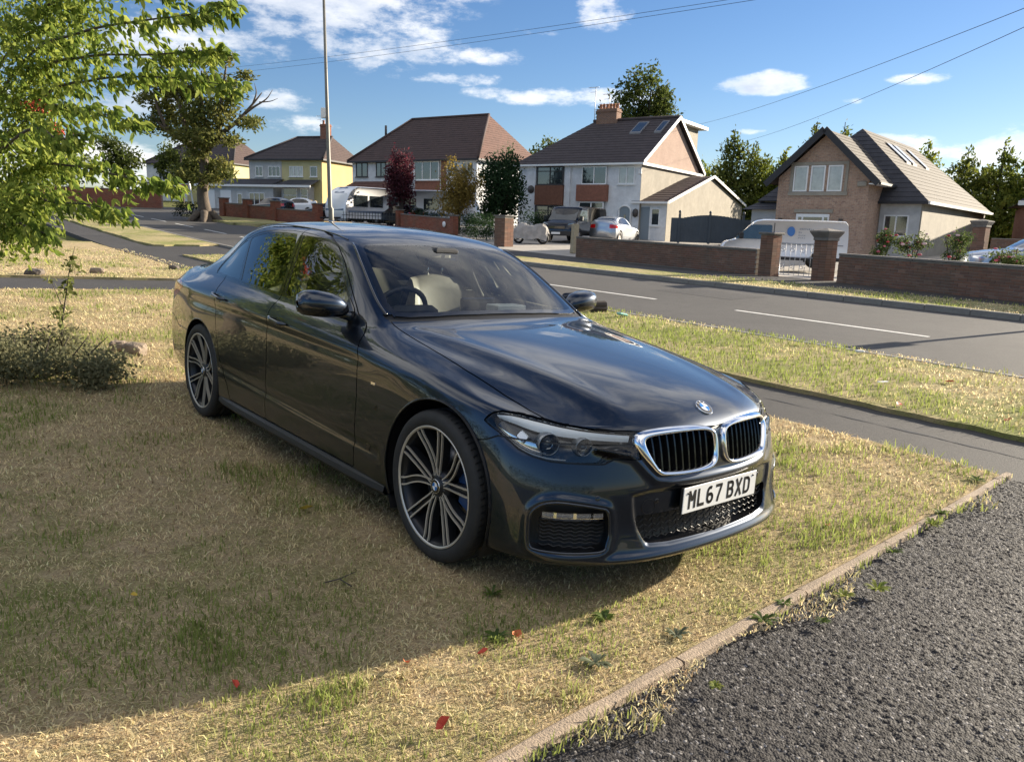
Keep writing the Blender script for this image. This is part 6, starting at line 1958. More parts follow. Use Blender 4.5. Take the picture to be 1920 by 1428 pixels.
    fl = MB(); fl.box(-3.75, -3.37, -.72, .72, .24, .26); fl.box(-2.57, -.40, -.86, .86, .185, .20); fl.box(.39, .72, -.62, .62, .185, .20); fl.box(-3.40, .42, -.575, .575, .186, .205); fl.build('underfloor', M_['black'], car)
    # roof details
    fin = MB(); V = []; F = []
    for t in np.linspace(0, 1, 8):
        xx = -2.62 - .20 * t; zz = 1.440 - .03 * t; h = .052 * t ** .6; w = .022 * (1 - .5 * t) + .004
        V += [(xx, -w, zz - .01), (xx, -w * .35, zz + h * .8), (xx, 0, zz + h), (xx, w * .35, zz + h * .8), (xx, w, zz - .01)]
    for a in range(7):
        for q in range(4): F.append((a * 5 + q, a * 5 + q + 1, a * 5 + 6 + q, a * 5 + 5 + q))
    F.append((35, 36, 37, 38, 39)); fin.add(V, F, True); fin.build('aerial_fin', M_['paint'], car)
    for sd in (1, -1):
        rl = MB(); pts = []
        for xx in np.linspace(-1.46, -2.92, 26):
            yy = .560 - .004 * sd * 0; hit = bvh.ray_cast(Vector((xx, yy, 3)), Vector((0, 0, -1))); pts.append((xx, yy * sd, hit[0].z + .0005))
        rl.tube(pts, .0045, 6); rl.build('roof_seam', M_['gloss'], car)
        # outer windscreen moulding
        wm = MB(); pts = []
        for (a, b_) in catmull([(-.795, .688), (-.90, .682), (-1.04, .656), (-1.22, .613), (-1.40, .562)], 6):
            hit = bvh.ray_cast(Vector((a, b_, 3)), Vector((0, 0, -1))); pts.append((a, b_ * sd, hit[0].z + .001))
        wm.tube(pts, .007, 6); wm.build('windscreen_moulding', M_['gloss'], car)
    # wheels
    w0 = build_wheel(car, 0, -.912, -1)
    build_wheel(car, -2.975, -.920, -1, w0)
    build_wheel(car, 0, .912, 1, w0); build_wheel(car, -2.975, .920, 1, w0)
    # cabin
    I = M_['interior']; Lh = M_['leather']
    d = MB(); V = []; F = []
    prof = [(-.70, .93), (-.80, .955), (-.95, .965), (-1.06, .955), (-1.10, .90), (-1.10, .70), (-1.06, .50)]
    ys = np.linspace(-.74, .74, 9)
    for yy in ys:
        for a, zz in prof: V.append((a + .03 * (yy / .74) ** 2 * 0, yy, zz - .03 * (abs(yy) / .74) ** 3))
    for a in range(8):
        for q in range(len(prof) - 1): F.append((a * 7 + q, a * 7 + q + 1, a * 7 + 8 + q, a * 7 + 7 + q))
    d.add(V, F, True); dash = d.build('dashboard', I, car)
    hd = MB(); hd.bevbox(-1.09, -.98, -.52, -.22, .95, 1.015, .025); hd.build('instrument_hood', I, dash)
    ds = MB(); ds.bevbox(-1.075, -1.05, -.02, .24, .945, 1.055, .008); ds.build('display_screen', M_['gloss'], dash)
    sw = MB(); st = [(cos(t) * .185, sin(t) * .185, 0) for t in np.linspace(0, 2 * pi, 36, endpoint=False)]
    sw.tube(st, .016, 8, closed=True); sw.bevbox(-.07, .07, -.06, .05, -.03, .01, .02); sw.box(-.18, .18, -.018, .012, -.02, 0); sw.box(-.016, .016, -.18, 0, -.02, 0)
    sw.xform(Matrix.Translation((-1.20, -.37, .935)) @ Matrix.Rotation(radians(-64), 4, 'Y') @ Matrix.Rotation(pi / 2, 4, 'Z')); sw.build('steering_wheel', I, car)
    def seat(cx, cy, w, nm, full=True):
        s0 = MB(); V = []; F = []
        cush = [(cx + .26, .42, .5), (cx + .24, .52, .52), (cx + .10, .545, .52), (cx - .10, .525, .5), (cx - .24, .50, .48)]
        back = [(cx - .22, .50), (cx - .265, .68), (cx - .315, .88), (cx - .36, 1.04), (cx - .385, 1.12), (cx - .42, 1.135), (cx - .45, 1.10), (cx - .42, .9), (cx - .38, .6)]
        s0.bevbox(cx - .26, cx + .26, cy - w, cy + w, .36, .54, .05)
        o = s0.build(nm, Lh, car)
        b = MB(); n_ = 9
        for a in np.linspace(-1, 1, n_):
            for i, (px, pz) in enumerate(back):
                V.append((px + (.045 if i in (1, 2, 3) else 0) * a * a, cy + a * w * (1 - .20 * max(0, (pz - .9) / .25)), pz - .03 * a * a * (1 if pz > 1 else 0)))
        m = len(back)
        for a in range(n_ - 1):
            for q in range(m - 1): F.append((a * m + q, a * m + q + 1, a * m + m + 1 + q, a * m + m + q))
        F += [tuple(range(m)), tuple(range((n_ - 1) * m + m - 1, (n_ - 1) * m - 1, -1))]
        b.add(V, F, True); b.build('backrest', Lh, o)
        h = MB(); h.bevbox(cx - .47, cx - .37, cy - .13, cy + .13, 1.185, 1.345, .045); h.build('headrest', Lh, o)
        for dy in (-.06, .06): p_ = MB(); p_.tube([(cx - .415, cy + dy, 1.10), (cx - .42, cy + dy, 1.22)], .007, 6); p_.build('headrest_post', M_['chrome'], o)
    seat(-1.50, -.37, .25, 'driver_seat'); seat(-1.50, .37, .25, 'passenger_seat')
    seat(-2.36, 0, .62, 'rear_bench')
    mr = MB(); mr.bevbox(-1.33, -1.295, -.12, .12, 1.215, 1.275, .012); mr.tube([(-1.30, 0, 1.27), (-1.28, 0, 1.33)], .012, 6); mr.build('interior_mirror', M_['gloss'], car)
    bx = MB(); bx.bevbox(-1.34, -1.25, -.09, .09, 1.295, 1.335, .012); bx.build('sensor_housing', I, car)
    fl2 = MB(); fl2.box(-2.75, -.70, -.80, .80, .22, .30); fl2.box(-1.9, -1.05, -.10, .10, .30, .62); fl2.box(-2.78, -2.70, -.72, .72, .3, 1.02); fl2.box(-3.40, -2.70, -.66, .66, .96, .99); fl2.build('cabin_floor', I, car)
    bd = MB(); bd.bevbox(-1.02, -.90, .14, .36, .972, 1.022, .004); bd.build('parcel_on_dashboard', pm('pale_card', (.62, .64, .58), .7), dash)
    for sd in (1, -1):
        dt = MB(); dt.box(-2.6, -.82, .765 * sd - .012, .765 * sd + .012, .30, .95); dt.build('door_trim', I, car)
        bp = MB(); bp.box(-1.95, -1.83, .70 * sd - .03, .70 * sd + .03, .9, 1.02); bp.tube([(-1.83, .735 * sd, .96), (-1.91, .66 * sd, 1.18), (-1.97, .60 * sd, 1.36)], .04, 8); bp.build('pillar_trim', pm('pale_headlining', (.50, .48, .43), .8), car)
    hl_ = MB(); V = []; F = []
    for xx in np.linspace(-1.42, -2.82, 8):
        for yy in np.linspace(-.54, .54, 7):
            V.append((xx, yy, bvh.ray_cast(Vector((xx, yy, 3)), Vector((0, 0, -1)))[0].z - .03))
    for a in range(7):
        for q in range(6): F.append((a * 7 + q, a * 7 + q + 1, a * 7 + 8 + q, a * 7 + 7 + q))
    hl_.add(V, F); hl_.build('headlining', MATS['pale_headlining'], car)
    return car


build_car()
# ------------------------------------------------------------------ parked vehicles in the background
def simple_wheel(parent, x, y, r, w=.2):
    g = bpy.data.objects.new('wheel', None); link(g, parent); g.location = (x, y, r)
    t = MB(); t.lathe([(r * .68, -w / 2), (r * .95, -w / 2), (r, -w * .3), (r, w * .3), (r * .95, w / 2), (r * .68, w / 2), (r * .6, 0), (r * .68, -w / 2)], 24, 'y'); t.build('tyre', M_['rubber'], g)
    h = MB(); h.lathe([(.001, -w * .42), (r * .2, -w * .42), (r * .62, -w * .34), (r * .69, -w * .48), (r * .69, w * .4), (.001, w * .4)], 20, 'y'); h.build('rim', M_['disc'], g)


_CARSKIN = {}


def parked_car(name, label, loc, heading, paintmat, kind='hatch', group='cars parked on the forecourts', red=False):
    """background car: same construction as the saloon but plainer, reshaped per kind"""
    if not _CARSKIN:
        co, no, fv = car_surface(3); _CARSKIN['s'] = (co, no, fv)
    co, no, fv = _CARSKIN['s']; sk = Skin(co, no, fv)
    circ = lambda cx, r: [(cx + r * cos(t), .338 + r * sin(t)) for t in np.linspace(0, 2 * pi, 40, endpoint=False)]
    R = dict(archF=Region('side', circ(0, .385), lambda c: (c[:, 1] > .6) & (c[:, 0] < .47)), archR=Region('side', circ(-2.975, .375), lambda c: c[:, 1] > .6),
             win=Region('side', [(-2.98, 1.04), (-1.0, .98), (-1.5, 1.30), (-1.8, 1.36), (-2.4, 1.36), (-2.75, 1.28), (-3.0, 1.1)], lambda c: (c[:, 1] > .5) & (c[:, 2] > .9)),
             ws=Region('top', [(-.66, -.3), (-.70, .44), (-.80, .66), (-1.36, .55), (-1.36, -.3)], lambda c: (c[:, 2] > .93) & (c[:, 0] < -.4) & (c[:, 0] > -1.6)),
             rw=Region('top', [(-2.88, -.3), (-2.9, .5), (-3.36, .56), (-3.42, -.3)], lambda c: (c[:, 2] > 1.0) & (c[:, 0] < -2.7)),
             hl=Region('corner', [(.45, .70), (.40, .745), (.2, .73), (-.1, .69), (-.1, .60), (.25, .60)], lambda c: (c[:, 0] > .2) & (c[:, 1] > .36) & (c[:, 2] > .5)),
             tl=Region('side', [(-3.45, .92), (-4.3, .96), (-4.3, .78), (-3.65, .80)], lambda c: (c[:, 0] < -3.3) & (c[:, 1] > .45) & (c[:, 2] < 1.0)))
    for f in R.values(): sk.cut(f)
    C = sk.centroids(); lab = np.full(len(C), 'body', dtype=object)
    for k, f in R.items(): lab[f(C) < 0] = k
    c = sk.co; x, y, z = c[:, 0].copy(), c[:, 1].copy(), c[:, 2].copy()
    if kind in ('hatch', 'estate'):      # squarer tail: pull the boot up under the roof
        t = np.clip((-x - 2.5) / 1.3, 0, 1); up = t * t * (.27 if kind == 'hatch' else .33) * np.clip((z - .9) / .25, 0, 1); z = z + up * np.clip((1.42 - z) / .3, 0, 1)
    if kind == 'hatch':
        x = np.where(x < -2.975, -2.975 + (x + 2.975) * .62, x); x = x * .86; z = z * 1.02; y = y * .95
    sk.co = np.stack([x, y, z], 1)
    car = empty(name, loc, heading, label, 'car', group)
    for k, nm, mt in (('body', 'body', paintmat), ('win', 'side_window', M_['gloss']), ('ws', 'windscreen', MATS['pane_glass']), ('rw', 'rear_window', MATS['pane_glass']), ('hl', 'headlamp', M_['reflector']), ('tl', 'tail_lamp', M_['red'])):
        skin_part(nm, sk, np.where(lab == k)[0], mt, car, skirt=.01 if k != 'body' else .03, one=(k in ('body', 'ws', 'rw')))
    xs = (0, -2.975 * (.86 if kind == 'hatch' else 1)); yy = .80 * (.95 if kind == 'hatch' else 1)
    for wx in xs:
        for s in (-1, 1): simple_wheel(car, wx, yy * s, .33)
    f = MB(); f.box(xs[1] - .5, .5, -.58, .58, .2, .5); f.build('underside', M_['black'], car)
    return car


def on_g(x, y, dz=-.06): return (x, y, float(G(x, y)) + dz)


silver = paint('silver_paint', (.42, .44, .47), .1); blackp = paint('black_paint', (.010, .011, .014), .2); bluep = paint('pale_blue_paint', (.22, .32, .42), .1); whitep = pm('white_car_paint', (.80, .81, .83), .3, coat=1.0)
parked_car('estate_car', 'silver estate car half hidden by the wall and roses', on_g(16.45, 27.4, .02), radians(172), silver, 'estate')
parked_car('hatchback_car', 'small silver hatchback, tail towards the road, beside the black van', on_g(6.3, 46.6), radians(60), silver, 'hatch')
parked_car('hatchback_car', 'dark hatchback behind the end pillar of the red wall', on_g(-20.3, 62.5), radians(150), blackp, 'hatch')
parked_car('hatchback_car', 'white hatchback showing its roof above the red wall', on_g(-20.0, 66.5), radians(185), whitep, 'hatch')
parked_car('saloon', 'black car behind the red wall before the porch', on_g(-15.2, 59.5), radians(160), blackp, 'saloon')
parked_car('hatchback_car', 'pale blue hatchback beside the lamp column', on_g(-12.2, 57.0), radians(120), bluep, 'hatch')
parked_car('hatchback_car', 'dark hatchback between the plum tree and the caravan', on_g(-9.3, 55.0), radians(150), blackp, 'hatch')


def van(name, label, loc, heading, L, H, Wd, body, glassmat, livery=None, plate=True):
    g = empty(name, loc, heading, label, 'van', 'vans parked across the road')
    # nose towards +x; profile in x,z
    prof = [(L * .500, .38), (L * .500, .66), (L * .480, .92), (L * .45, 1.06), (L * .365, 1.20), (L * .245, H - .16), (L * .19, H - .03), (L * .06, H), (-L * .40, H), (-L * .478, H - .05), (-L * .495, H - .35), (-L * .5, 1.0), (-L * .5, .40)]
    P = np.array(prof); n = 9; V = []; F = []
    ys = np.array([-1, -.985, -.93, -.6, 0, .6, .93, .985, 1]) * Wd / 2
    def tum(z): return 1 - .09 * np.clip((z - 1.0) / (H - 1.0), 0, 1) ** 1.5
    Q = catmull(P, 4); m = len(Q); cen = np.array([0, 1.1])
    for j, yy in enumerate(ys):
        e = abs(yy) / (Wd / 2); sh = 1 - .035 * max(0, (e - .93) / .07) ** 2
        for px, pz in Q:
            nx = px - np.sign(px) * (.12 * e ** 6 if px > L * .3 else .03 * e ** 6); nz = pz if pz < 1.1 else 1.1 + (pz - 1.1) * (1 - .055 * max(0, (e - .6) / .4) ** 3)
            V.append((nx, yy * tum(pz), nz))
    for j in range(len(ys) - 1):
        for i in range(m - 1): F.append((j * m + i, j * m + i + 1, j * m + m + i + 1, j * m + m + i))
    F += [tuple(range(m)), tuple(range((len(ys) - 1) * m + m - 1, (len(ys) - 1) * m - 1, -1))]
    mesh_obj('body', V, F, body, g, smooth=True)
    def side_patch(pts, nm, mt, sd, off=.006, parent=g):
        return mesh_obj(nm, [(a, sd * (Wd / 2 * tum(b) + off), b) for a, b in pts], [tuple(range(len(pts)))], mt, parent)
    for sd in (-1, 1):
        side_patch(round_poly([(L * .375, 1.16), (L * .255, H - .24), (L * .09, H - .24), (L * .09, 1.16)], .05), 'cab_window', glassmat, sd)
        side_patch([(L * .075, .5), (L * .07, .5), (L * .07, H - .15), (L * .075, H - .15)], 'door_seam', M_['ink'], sd)
        side_patch([(-L * .46, .98), (L * .03, .98), (L * .03, 1.0), (-L * .46, 1.0)], 'door_rail', M_['ink'], sd)
        side_patch(round_poly([(-L * .49, .36), (L * .49, .36), (L * .49, .50), (-L * .49, .50)], .02), 'bump_strip', M_['black'], sd, .012)
        for wx in (L * .31, -L * .29):
            side_patch([(wx + .40 * cos(t), .36 + .40 * sin(t)) for t in np.linspace(-.3, pi + .3, 20)], 'wheel_arch', M_['ink'], sd, .014)
            simple_wheel(g, wx, sd * (Wd / 2 - .07), .34, .22)
        b = MB(); b.bevbox(L * .31, L * .345, min(sd * (Wd / 2 + .02), sd * (Wd / 2 + .22)), max(sd * (Wd / 2 + .02), sd * (Wd / 2 + .22)), 1.16, 1.42, .03); b.build('door_mirror', M_['black'], g)
        h = mesh_obj('headlamp', [(L * .478 + .012 - .10 * k, sd * yy, zz) for yy, zz, k in ((Wd * .30, .78, 0), (Wd * .47, .84, .9), (Wd * .46, 1.03, 1.5), (Wd * .32, .96, .3))], [(0, 1, 2, 3)], M_['reflector'], g)
    s = L * .365; t = L * .245
    mesh_obj('windscreen', [(s + .02, -Wd * .43, 1.18), (s + .02, Wd * .43, 1.18), (t + .015, Wd * .39, H - .20), (t + .015, -Wd * .39, H - .20)], [(0, 1, 2, 3)], glassmat, g)
    b = MB(); b.bevbox(L * .485, L * .515, -Wd * .45, Wd * .45, .34, .60, .02); b.build('bumper', M_['black'], g)
    gr = MB(); gr.bevbox(L * .488, L * .502, -Wd * .26, Wd * .26, .70, .86, .01); gr.build('grille', M_['gloss'], g)
    if plate: p = MB(); p.box(L * .515, L * .52, -.26, .26, .42, .53); p.build('number_plate', M_['plate'], g)
    return g, side_patch


v1, sp1 = van('delivery_van', 'white panel van with blue globe lettering parked before the brick house', on_g(11.05, 33.0, .08), radians(166), 5.0, 1.97, 1.98, whitep, MATS['pane_glass'])
# livery on the side that faces the road (van space, y = +1 side)
pb = pm('livery_blue', (.05, .16, .42), .5); pg = pm('livery_grey', (.16, .20, .27), .5)
sp1([(-.30 + .17 * cos(t) * (1 if cos(t) > 0 else .8), 1.50 + .19 * sin(t)) for t in np.linspace(0, 2 * pi, 24, endpoint=False)], 'livery_globe', pb, 1, .008)


def scribble(x0, x1, zc, hgt, nm, mt):
    """illegible line of van lettering as a row of strokes"""
    random.seed(int(x0 * 97)); x = x1
    while x > x0:
        w = random.uniform(.025, .05)
        for k in range(2):
            z0 = zc - hgt / 2 + random.uniform(0, .3) * hgt; z1 = zc + hgt / 2 - random.uniform(0, .35) * hgt
            a = x - k * w * .6; sp1([(a, z0), (a - w * .35, z0), (a - w * .35, z1), (a, z1)], nm, mt, 1, .009)
        x -= w + .03


scribble(.08, .62, 1.42, .11, 'livery_lettering', pb)
scribble(-1.15, -.60, 1.60, .07, 'livery_lettering', pg)
for zc, a in ((1.47, -.72), (1.35, -.80), (1.25, -.80)): scribble(a, -.58, zc, .05, 'livery_lettering', pg)
scribble(-2.1, -1.75, 1.42, .07, 'livery_lettering', pg)
van('delivery_van', 'black panel van facing the road in front of the white house', on_g(3.35, 45.6), radians(-118), 5.0, 1.98, 1.95, blackp, MATS['pane_glass'])


def caravan(name, label, loc, heading, L, H=2.55, Wd=2.2):
    g = empty(name, loc, heading, label, 'caravan', 'touring caravans')
    prof = [(L / 2 - .12, .45), (L / 2, .9), (L / 2 - .10, 1.5), (L / 2 - .42, 2.15), (L / 2 - .95, H - .04), (L / 2 - 1.6, H), (-L / 2 + .7, H), (-L / 2 + .2, H - .25), (-L / 2, 1.6), (-L / 2 + .03, .45)]
    Q = catmull(prof, 4); m = len(Q); V = []; F = []; ys = np.array([-1, -.97, -.85, 0, .85, .97, 1]) * Wd / 2
    for yy in ys:
        e = abs(yy) / (Wd / 2)
        for px, pz in Q: V.append((px * (1 - .02 * e ** 8), yy, .9 + (pz - .9) * (1 - .035 * e ** 10)))
    for j in range(len(ys) - 1):
        for i in range(m - 1): F.append((j * m + i, j * m + i + 1, j * m + m + i + 1, j * m + m + i))
    F += [tuple(range(m)), tuple(range((len(ys) - 1) * m + m - 1, (len(ys) - 1) * m - 1, -1))]
    mesh_obj('body', V, F, whitep, g, smooth=True)
    bl = pm('caravan_blue_glass', (.03, .09, .20), .08, coat=.6)
    mesh_obj('front_window', [(L / 2 + .01, -.95, .98), (L / 2 + .01, .95, .98), (L / 2 - .34, .92, 2.02), (L / 2 - .34, -.92, 2.02)], [(0, 1, 2, 3)], bl, g)
    mesh_obj('roof_light', [(L / 2 - .38, -.5, 2.12), (L / 2 - .38, .5, 2.12), (L / 2 - .85, .45, 2.50), (L / 2 - .85, -.45, 2.50)], [(0, 1, 2, 3)], bl, g)
    for sd in (-1, 1):
        for x0, x1 in ((L / 2 - 1.9, L / 2 - .75), (-.6, .5), (-L / 2 + .6, -L / 2 + 1.5)):
            fr = MB(); y0, y1 = sorted((sd * Wd / 2, sd * (Wd / 2 + .025))); fr.bevbox(x0, x1, y0, y1, 1.25, 1.98, .008); w = fr.build('side_window', MATS['pane_glass'], g)
        st = mesh_obj('stripe', [(-L / 2 + .2, sd * (Wd / 2 + .006), .85), (L / 2 - .3, sd * (Wd / 2 + .006), .85), (L / 2 - .3, sd * (Wd / 2 + .006), .98), (-L / 2 + .2, sd * (Wd / 2 + .006), 1.02)], [(0, 1, 2, 3)], pg, g)
        simple_wheel(g, -.2, sd * .95, .32)
    t = MB(); t.tube([(L / 2 - .1, -.5, .5), (L / 2 + 1.1, 0, .45), (L / 2 - .1, .5, .5)], .05, 6); t.build('tow_bar', M_['black'], g)


caravan('caravan', 'white touring caravan with blue front window behind the railings', on_g(-10.4, 54.3), radians(-130), 5.2)
caravan('caravan', 'white caravan seen side on behind the plum and golden trees', on_g(-5.4, 54.8), radians(-22), 5.4)
# ------------------------------------------------------------------ trees and shrubs
def raw_quads(name, V, F, cols, mat, parent): return raw_mesh(name, V, F, cols, mat, parent)


def leaf_cloud(rng, clumps, n, size, cols, flat=0.0, shell=.55, droop=0.0):
    """rhombic leaves spread through ellipsoid clumps -> arrays"""
    cl = np.array(clumps, float); vol = np.prod(cl[:, 3:6], 1) ** (2 / 3); pick = rng.choice(len(cl), n, p=vol / vol.sum())
    d = rng.normal(size=(n, 3)); d /= np.linalg.norm(d, axis=1)[:, None]
    r = (shell + (1 - shell) * rng.random(n)) * rng.uniform(.75, 1.12, n)
    r = np.where(rng.random(n) < .3, r * rng.random(n), r)
    P = cl[pick, :3] + d * r[:, None] * cl[pick, 3:6]
    L = size * rng.uniform(.6, 1.4, n); W = L * rng.uniform(.38, .6, n)
    ax = rng.normal(size=(n, 3)); ax[:, 2] -= droop; ax /= np.linalg.norm(ax, axis=1)[:, None]
    nn = rng.normal(size=(n, 3)) + d * .8; nn[:, 2] += flat; sd = np.cross(ax, nn); sd /= np.linalg.norm(sd, axis=1)[:, None] + 1e-9
    V = np.stack([P, P + ax * L[:, None] * .45 + sd * W[:, None] * .5, P + ax * L[:, None], P + ax * L[:, None] * .45 - sd * W[:, None] * .5], 1).reshape(-1, 3)
    F = np.arange(n * 4).reshape(n, 4)
    tone = rng.random(len(cl))[pick] * .5 + rng.random(n) * .5
    c = np.array(cols); k = np.clip((tone * (len(c) - 1)), 0, len(c) - 1.001); i = k.astype(int); f = (k - i)[:, None]
    C = (c[i] * (1 - f) + c[i + 1] * f) * rng.uniform(.8, 1.2, n)[:, None]
    return V, F, np.repeat(C, 4, 0)


mat_blades('leaf_tissue', .5)
pm('bark', (.115, .09, .068), .95, var=.35, vscale=5, bump=.9, bscale=18, fine=22)
pm('dark_bark', (.06, .048, .04), .95, var=.3, vscale=6)


def tree(name, label, base, limbs, clumps, n, size, cols, seed, cat='tree', group=None, bark='bark', **kw):
    """limbs: list of (points, radii) relative to base; clumps relative to base"""
    rng = np.random.default_rng(seed)
    t = empty(name, base, 0, label, cat, group)
    if limbs:
        mb = MB()
        for pts, rad in limbs: mb.tube(catmull(pts, 4), list(np.interp(np.linspace(0, 1, (len(pts) - 1) * 4 + 1), np.linspace(0, 1, len(rad)), rad)), 9)
        mb.build('trunk', MATS[bark], t)
    V, F, C = leaf_cloud(rng, clumps, n, size, cols, **kw)
    o = raw_mesh('crown', V, F, C, MATS['leaf_tissue'], t)
    return t


def blobs(rng, n, ext, lo, hi, zf=1.0):
    """random clumps inside an ellipsoid (half extents ext) centred at height between lo..hi"""
    out = []
    for _ in range(n):
        d = rng.normal(size=3); d /= np.linalg.norm(d); r = rng.random() ** .45
        s = rng.uniform(.26, .46)
        out.append((d[0] * r * ext[0] * .75, d[1] * r * ext[1] * .75, (lo + hi) / 2 + d[2] * r * (hi - lo) / 2 * .75, ext[0] * s, ext[1] * s, (hi - lo) / 2 * s * zf))
    return out


def gp(x, y, dz=-.05): return (x, y, float(G(x, y)) + dz)


GRN = [(.045, .065, .016), (.085, .11, .025), (.14, .16, .04)]
def old_tree():
    rng = np.random.default_rng(7)
    cl = []
    for (x, z, rx, rz) in ((-3.4, 6.0, 1.2, .75), (-2.5, 7.2, 1.4, .8), (-1.2, 6.5, 1.5, .8), (.2, 6.8, 1.5, .8), (1.5, 6.4, 1.3, .7), (2.9, 6.4, 1.1, .6), (3.6, 6.2, .7, .4), (-1.0, 8.4, 1.3, .8), (.9, 8.8, 1.5, .8), (-2.7, 8.6, 1.1, .7), (2.2, 8.0, 1.1, .6), (.0, 10.1, 1.2, .8), (-1.7, 9.8, 1.0, .6), (1.7, 10.2, .9, .6), (-3.6, 7.6, .8, .5), (2.9, 9.2, .8, .5),
                           (-.9, 3.7, 1.1, .8), (.3, 3.3, 1.2, .9), (1.2, 3.4, 1.0, .8), (-1.6, 3.3, .9, .6), (.0, 4.3, 1.0, .6), (1.9, 2.9, .7, .5), (-1.9, 5.6, .9, .5), (-.6, 5.2, 1.2, .7), (.8, 5.2, 1.2, .7), (.1, 5.9, 1.3, .7), (1.9, 5.2, 1.0, .6), (-2.8, 6.4, 1.2, .7), (-.2, 7.6, 1.4, .8), (1.6, 7.3, 1.2, .7), (-1.9, 8.0, 1.2, .7), (.6, 2.6, 1.0, .6), (-.8, 2.8, .9, .5)):
        cl.append((x, rng.uniform(-1.2, 1.2), z, rx, rx * .9, rz))
    L = [([(0, 0, -.2), (.05, 0, .3), (-.1, 0, 1.6), (.05, .05, 3.0), (.1, 0, 4.4)], [.72, .44, .36, .31, .25]), ([(.05, 0, 3.6), (-1.0, .2, 4.9), (-2.2, .1, 5.6), (-3.2, 0, 6.6)], [.24, .18, .13, .07]), ([(.1, 0, 4.2), (.3, .2, 5.5), (.1, 0, 7.2), (.2, 0, 9.4)], [.25, .18, .13, .06]), ([(.1, 0, 4.3), (1.2, -.2, 5.4), (2.4, 0, 6.4), (3.4, .1, 7.5), (4.0, .1, 8.2)], [.22, .16, .12, .07, .03]),
         ([(2.9, .05, 6.9), (3.5, 0, 7.3), (4.3, 0, 7.8), (4.7, .1, 8.4)], [.1, .07, .04, .015]), ([(3.4, .1, 7.5), (3.6, .2, 8.2), (3.5, .2, 8.8)], [.07, .04, .01]), ([(3.8, .1, 7.6), (4.5, .2, 7.7), (5.0, .2, 7.9)], [.05, .03, .01]), ([(-.9, .1, 4.8), (-1.2, 0, 6.6), (-1.6, 0, 8.6)], [.2, .14, .06]), ([(-2.2, .1, 5.6), (-2.8, 0, 7.2), (-2.9, .2, 8.7)], [.14, .1, .04]), ([(1.2, -.2, 5.4), (1.4, -.1, 7.4), (1.8, 0, 9.8)], [.18, .12, .05])]
    for a in range(6): L.append(([(.45 * cos(a), .45 * sin(a), .5), (.95 * cos(a), .95 * sin(a), .02), (1.3 * cos(a), 1.3 * sin(a), -.2)], [.25, .2, .1]))
    tree('old_tree', 'gnarled old tree with flaring trunk and tiered crown beside the far road', gp(-20.75, 52.6), L, cl, 12500, .27, [(.07, .09, .024), (.14, .155, .04), (.24, .22, .07)], 8, flat=.6)


old_tree()
rng_ = np.random.default_rng(21)
def lollipop(name, label, x, y, h, w, trunk, cols, n, size, seed, nb=16, lean=0, cat='tree', group=None, lo=.28, bark='dark_bark', zf=1.0, **kw):
    r = np.random.default_rng(seed); b = blobs(r, nb, (w / 2, w / 2, 0), h * lo, h, zf)
    L = [([(0, 0, -.2), (.02, 0, h * .3), (lean, 0, h * .75)], [trunk, trunk * .8, trunk * .3])]
    for q in b[:7]: L.append(([(0, 0, h * .22), (q[0] * .5, q[1] * .5, (h * .3 + q[2]) / 2), (q[0], q[1], q[2])], [trunk * .5, trunk * .35, trunk * .12]))
    return tree(name, label, gp(x, y), L, b, n, size, cols, seed, cat, group, bark, **kw)


lollipop('plum_tree', 'dark purple-leaved plum tree in front of the caravan', -7.7, 52.8, 5.3, 2.7, .12, [(.030, .010, .014), (.07, .018, .028), (.14, .04, .05)], 6500, .17, 31, 30, lo=.12, zf=1.25)
lollipop('golden_tree', 'yellow-brown feathery tree above the end of the red wall', -3.6, 49.0, 4.9, 3.2, .10, [(.13, .10, .025), (.24, .17, .04), (.34, .25, .07)], 7000, .15, 32, 34, lo=.05, bark='bark')
lollipop('leafy_tree', 'dark blue-green leafy tree left of the white house', -.9, 51.5, 5.4, 4.4, .14, [(.014, .034, .016), (.03, .062, .025), (.055, .10, .035)], 8500, .21, 33, 34, lo=.02)
lollipop('broadleaf_tree', 'tall round-headed tree rising behind the white house roof', 13.2, 84.0, 17.0, 7.6, .35, GRN, 7000, .40, 34, 20, lo=.35)
lollipop('broadleaf_tree', 'smaller dark tree showing beside the white house chimney', 9.4, 82.0, 13.2, 4.6, .25, GRN, 3200, .38, 35, 12, lo=.4)
lollipop('broadleaf_tree', 'light green treetop between the two middle roofs', 3.2, 84.0, 9.6, 5.5, .25, [(.05, .075, .015), (.11, .13, .03), (.17, .18, .04)], 2600, .36, 36, 12)
for i, (x, y, h, w, lab) in enumerate(((-46, 92, 8.5, 7.5, 'rounded green tree far off behind the near branches, left one'), (-40.5, 96, 7.5, 6.5, 'rounded green tree far off behind the near branches, right one'), (-58, 100, 9.0, 10, 'broad tree at the far end of the street'))):
    lollipop('distant_tree', lab, x, y, h, w, .25, GRN, 2600, .42, 40 + i, 14, group='trees at the far end of the street', lo=.05)


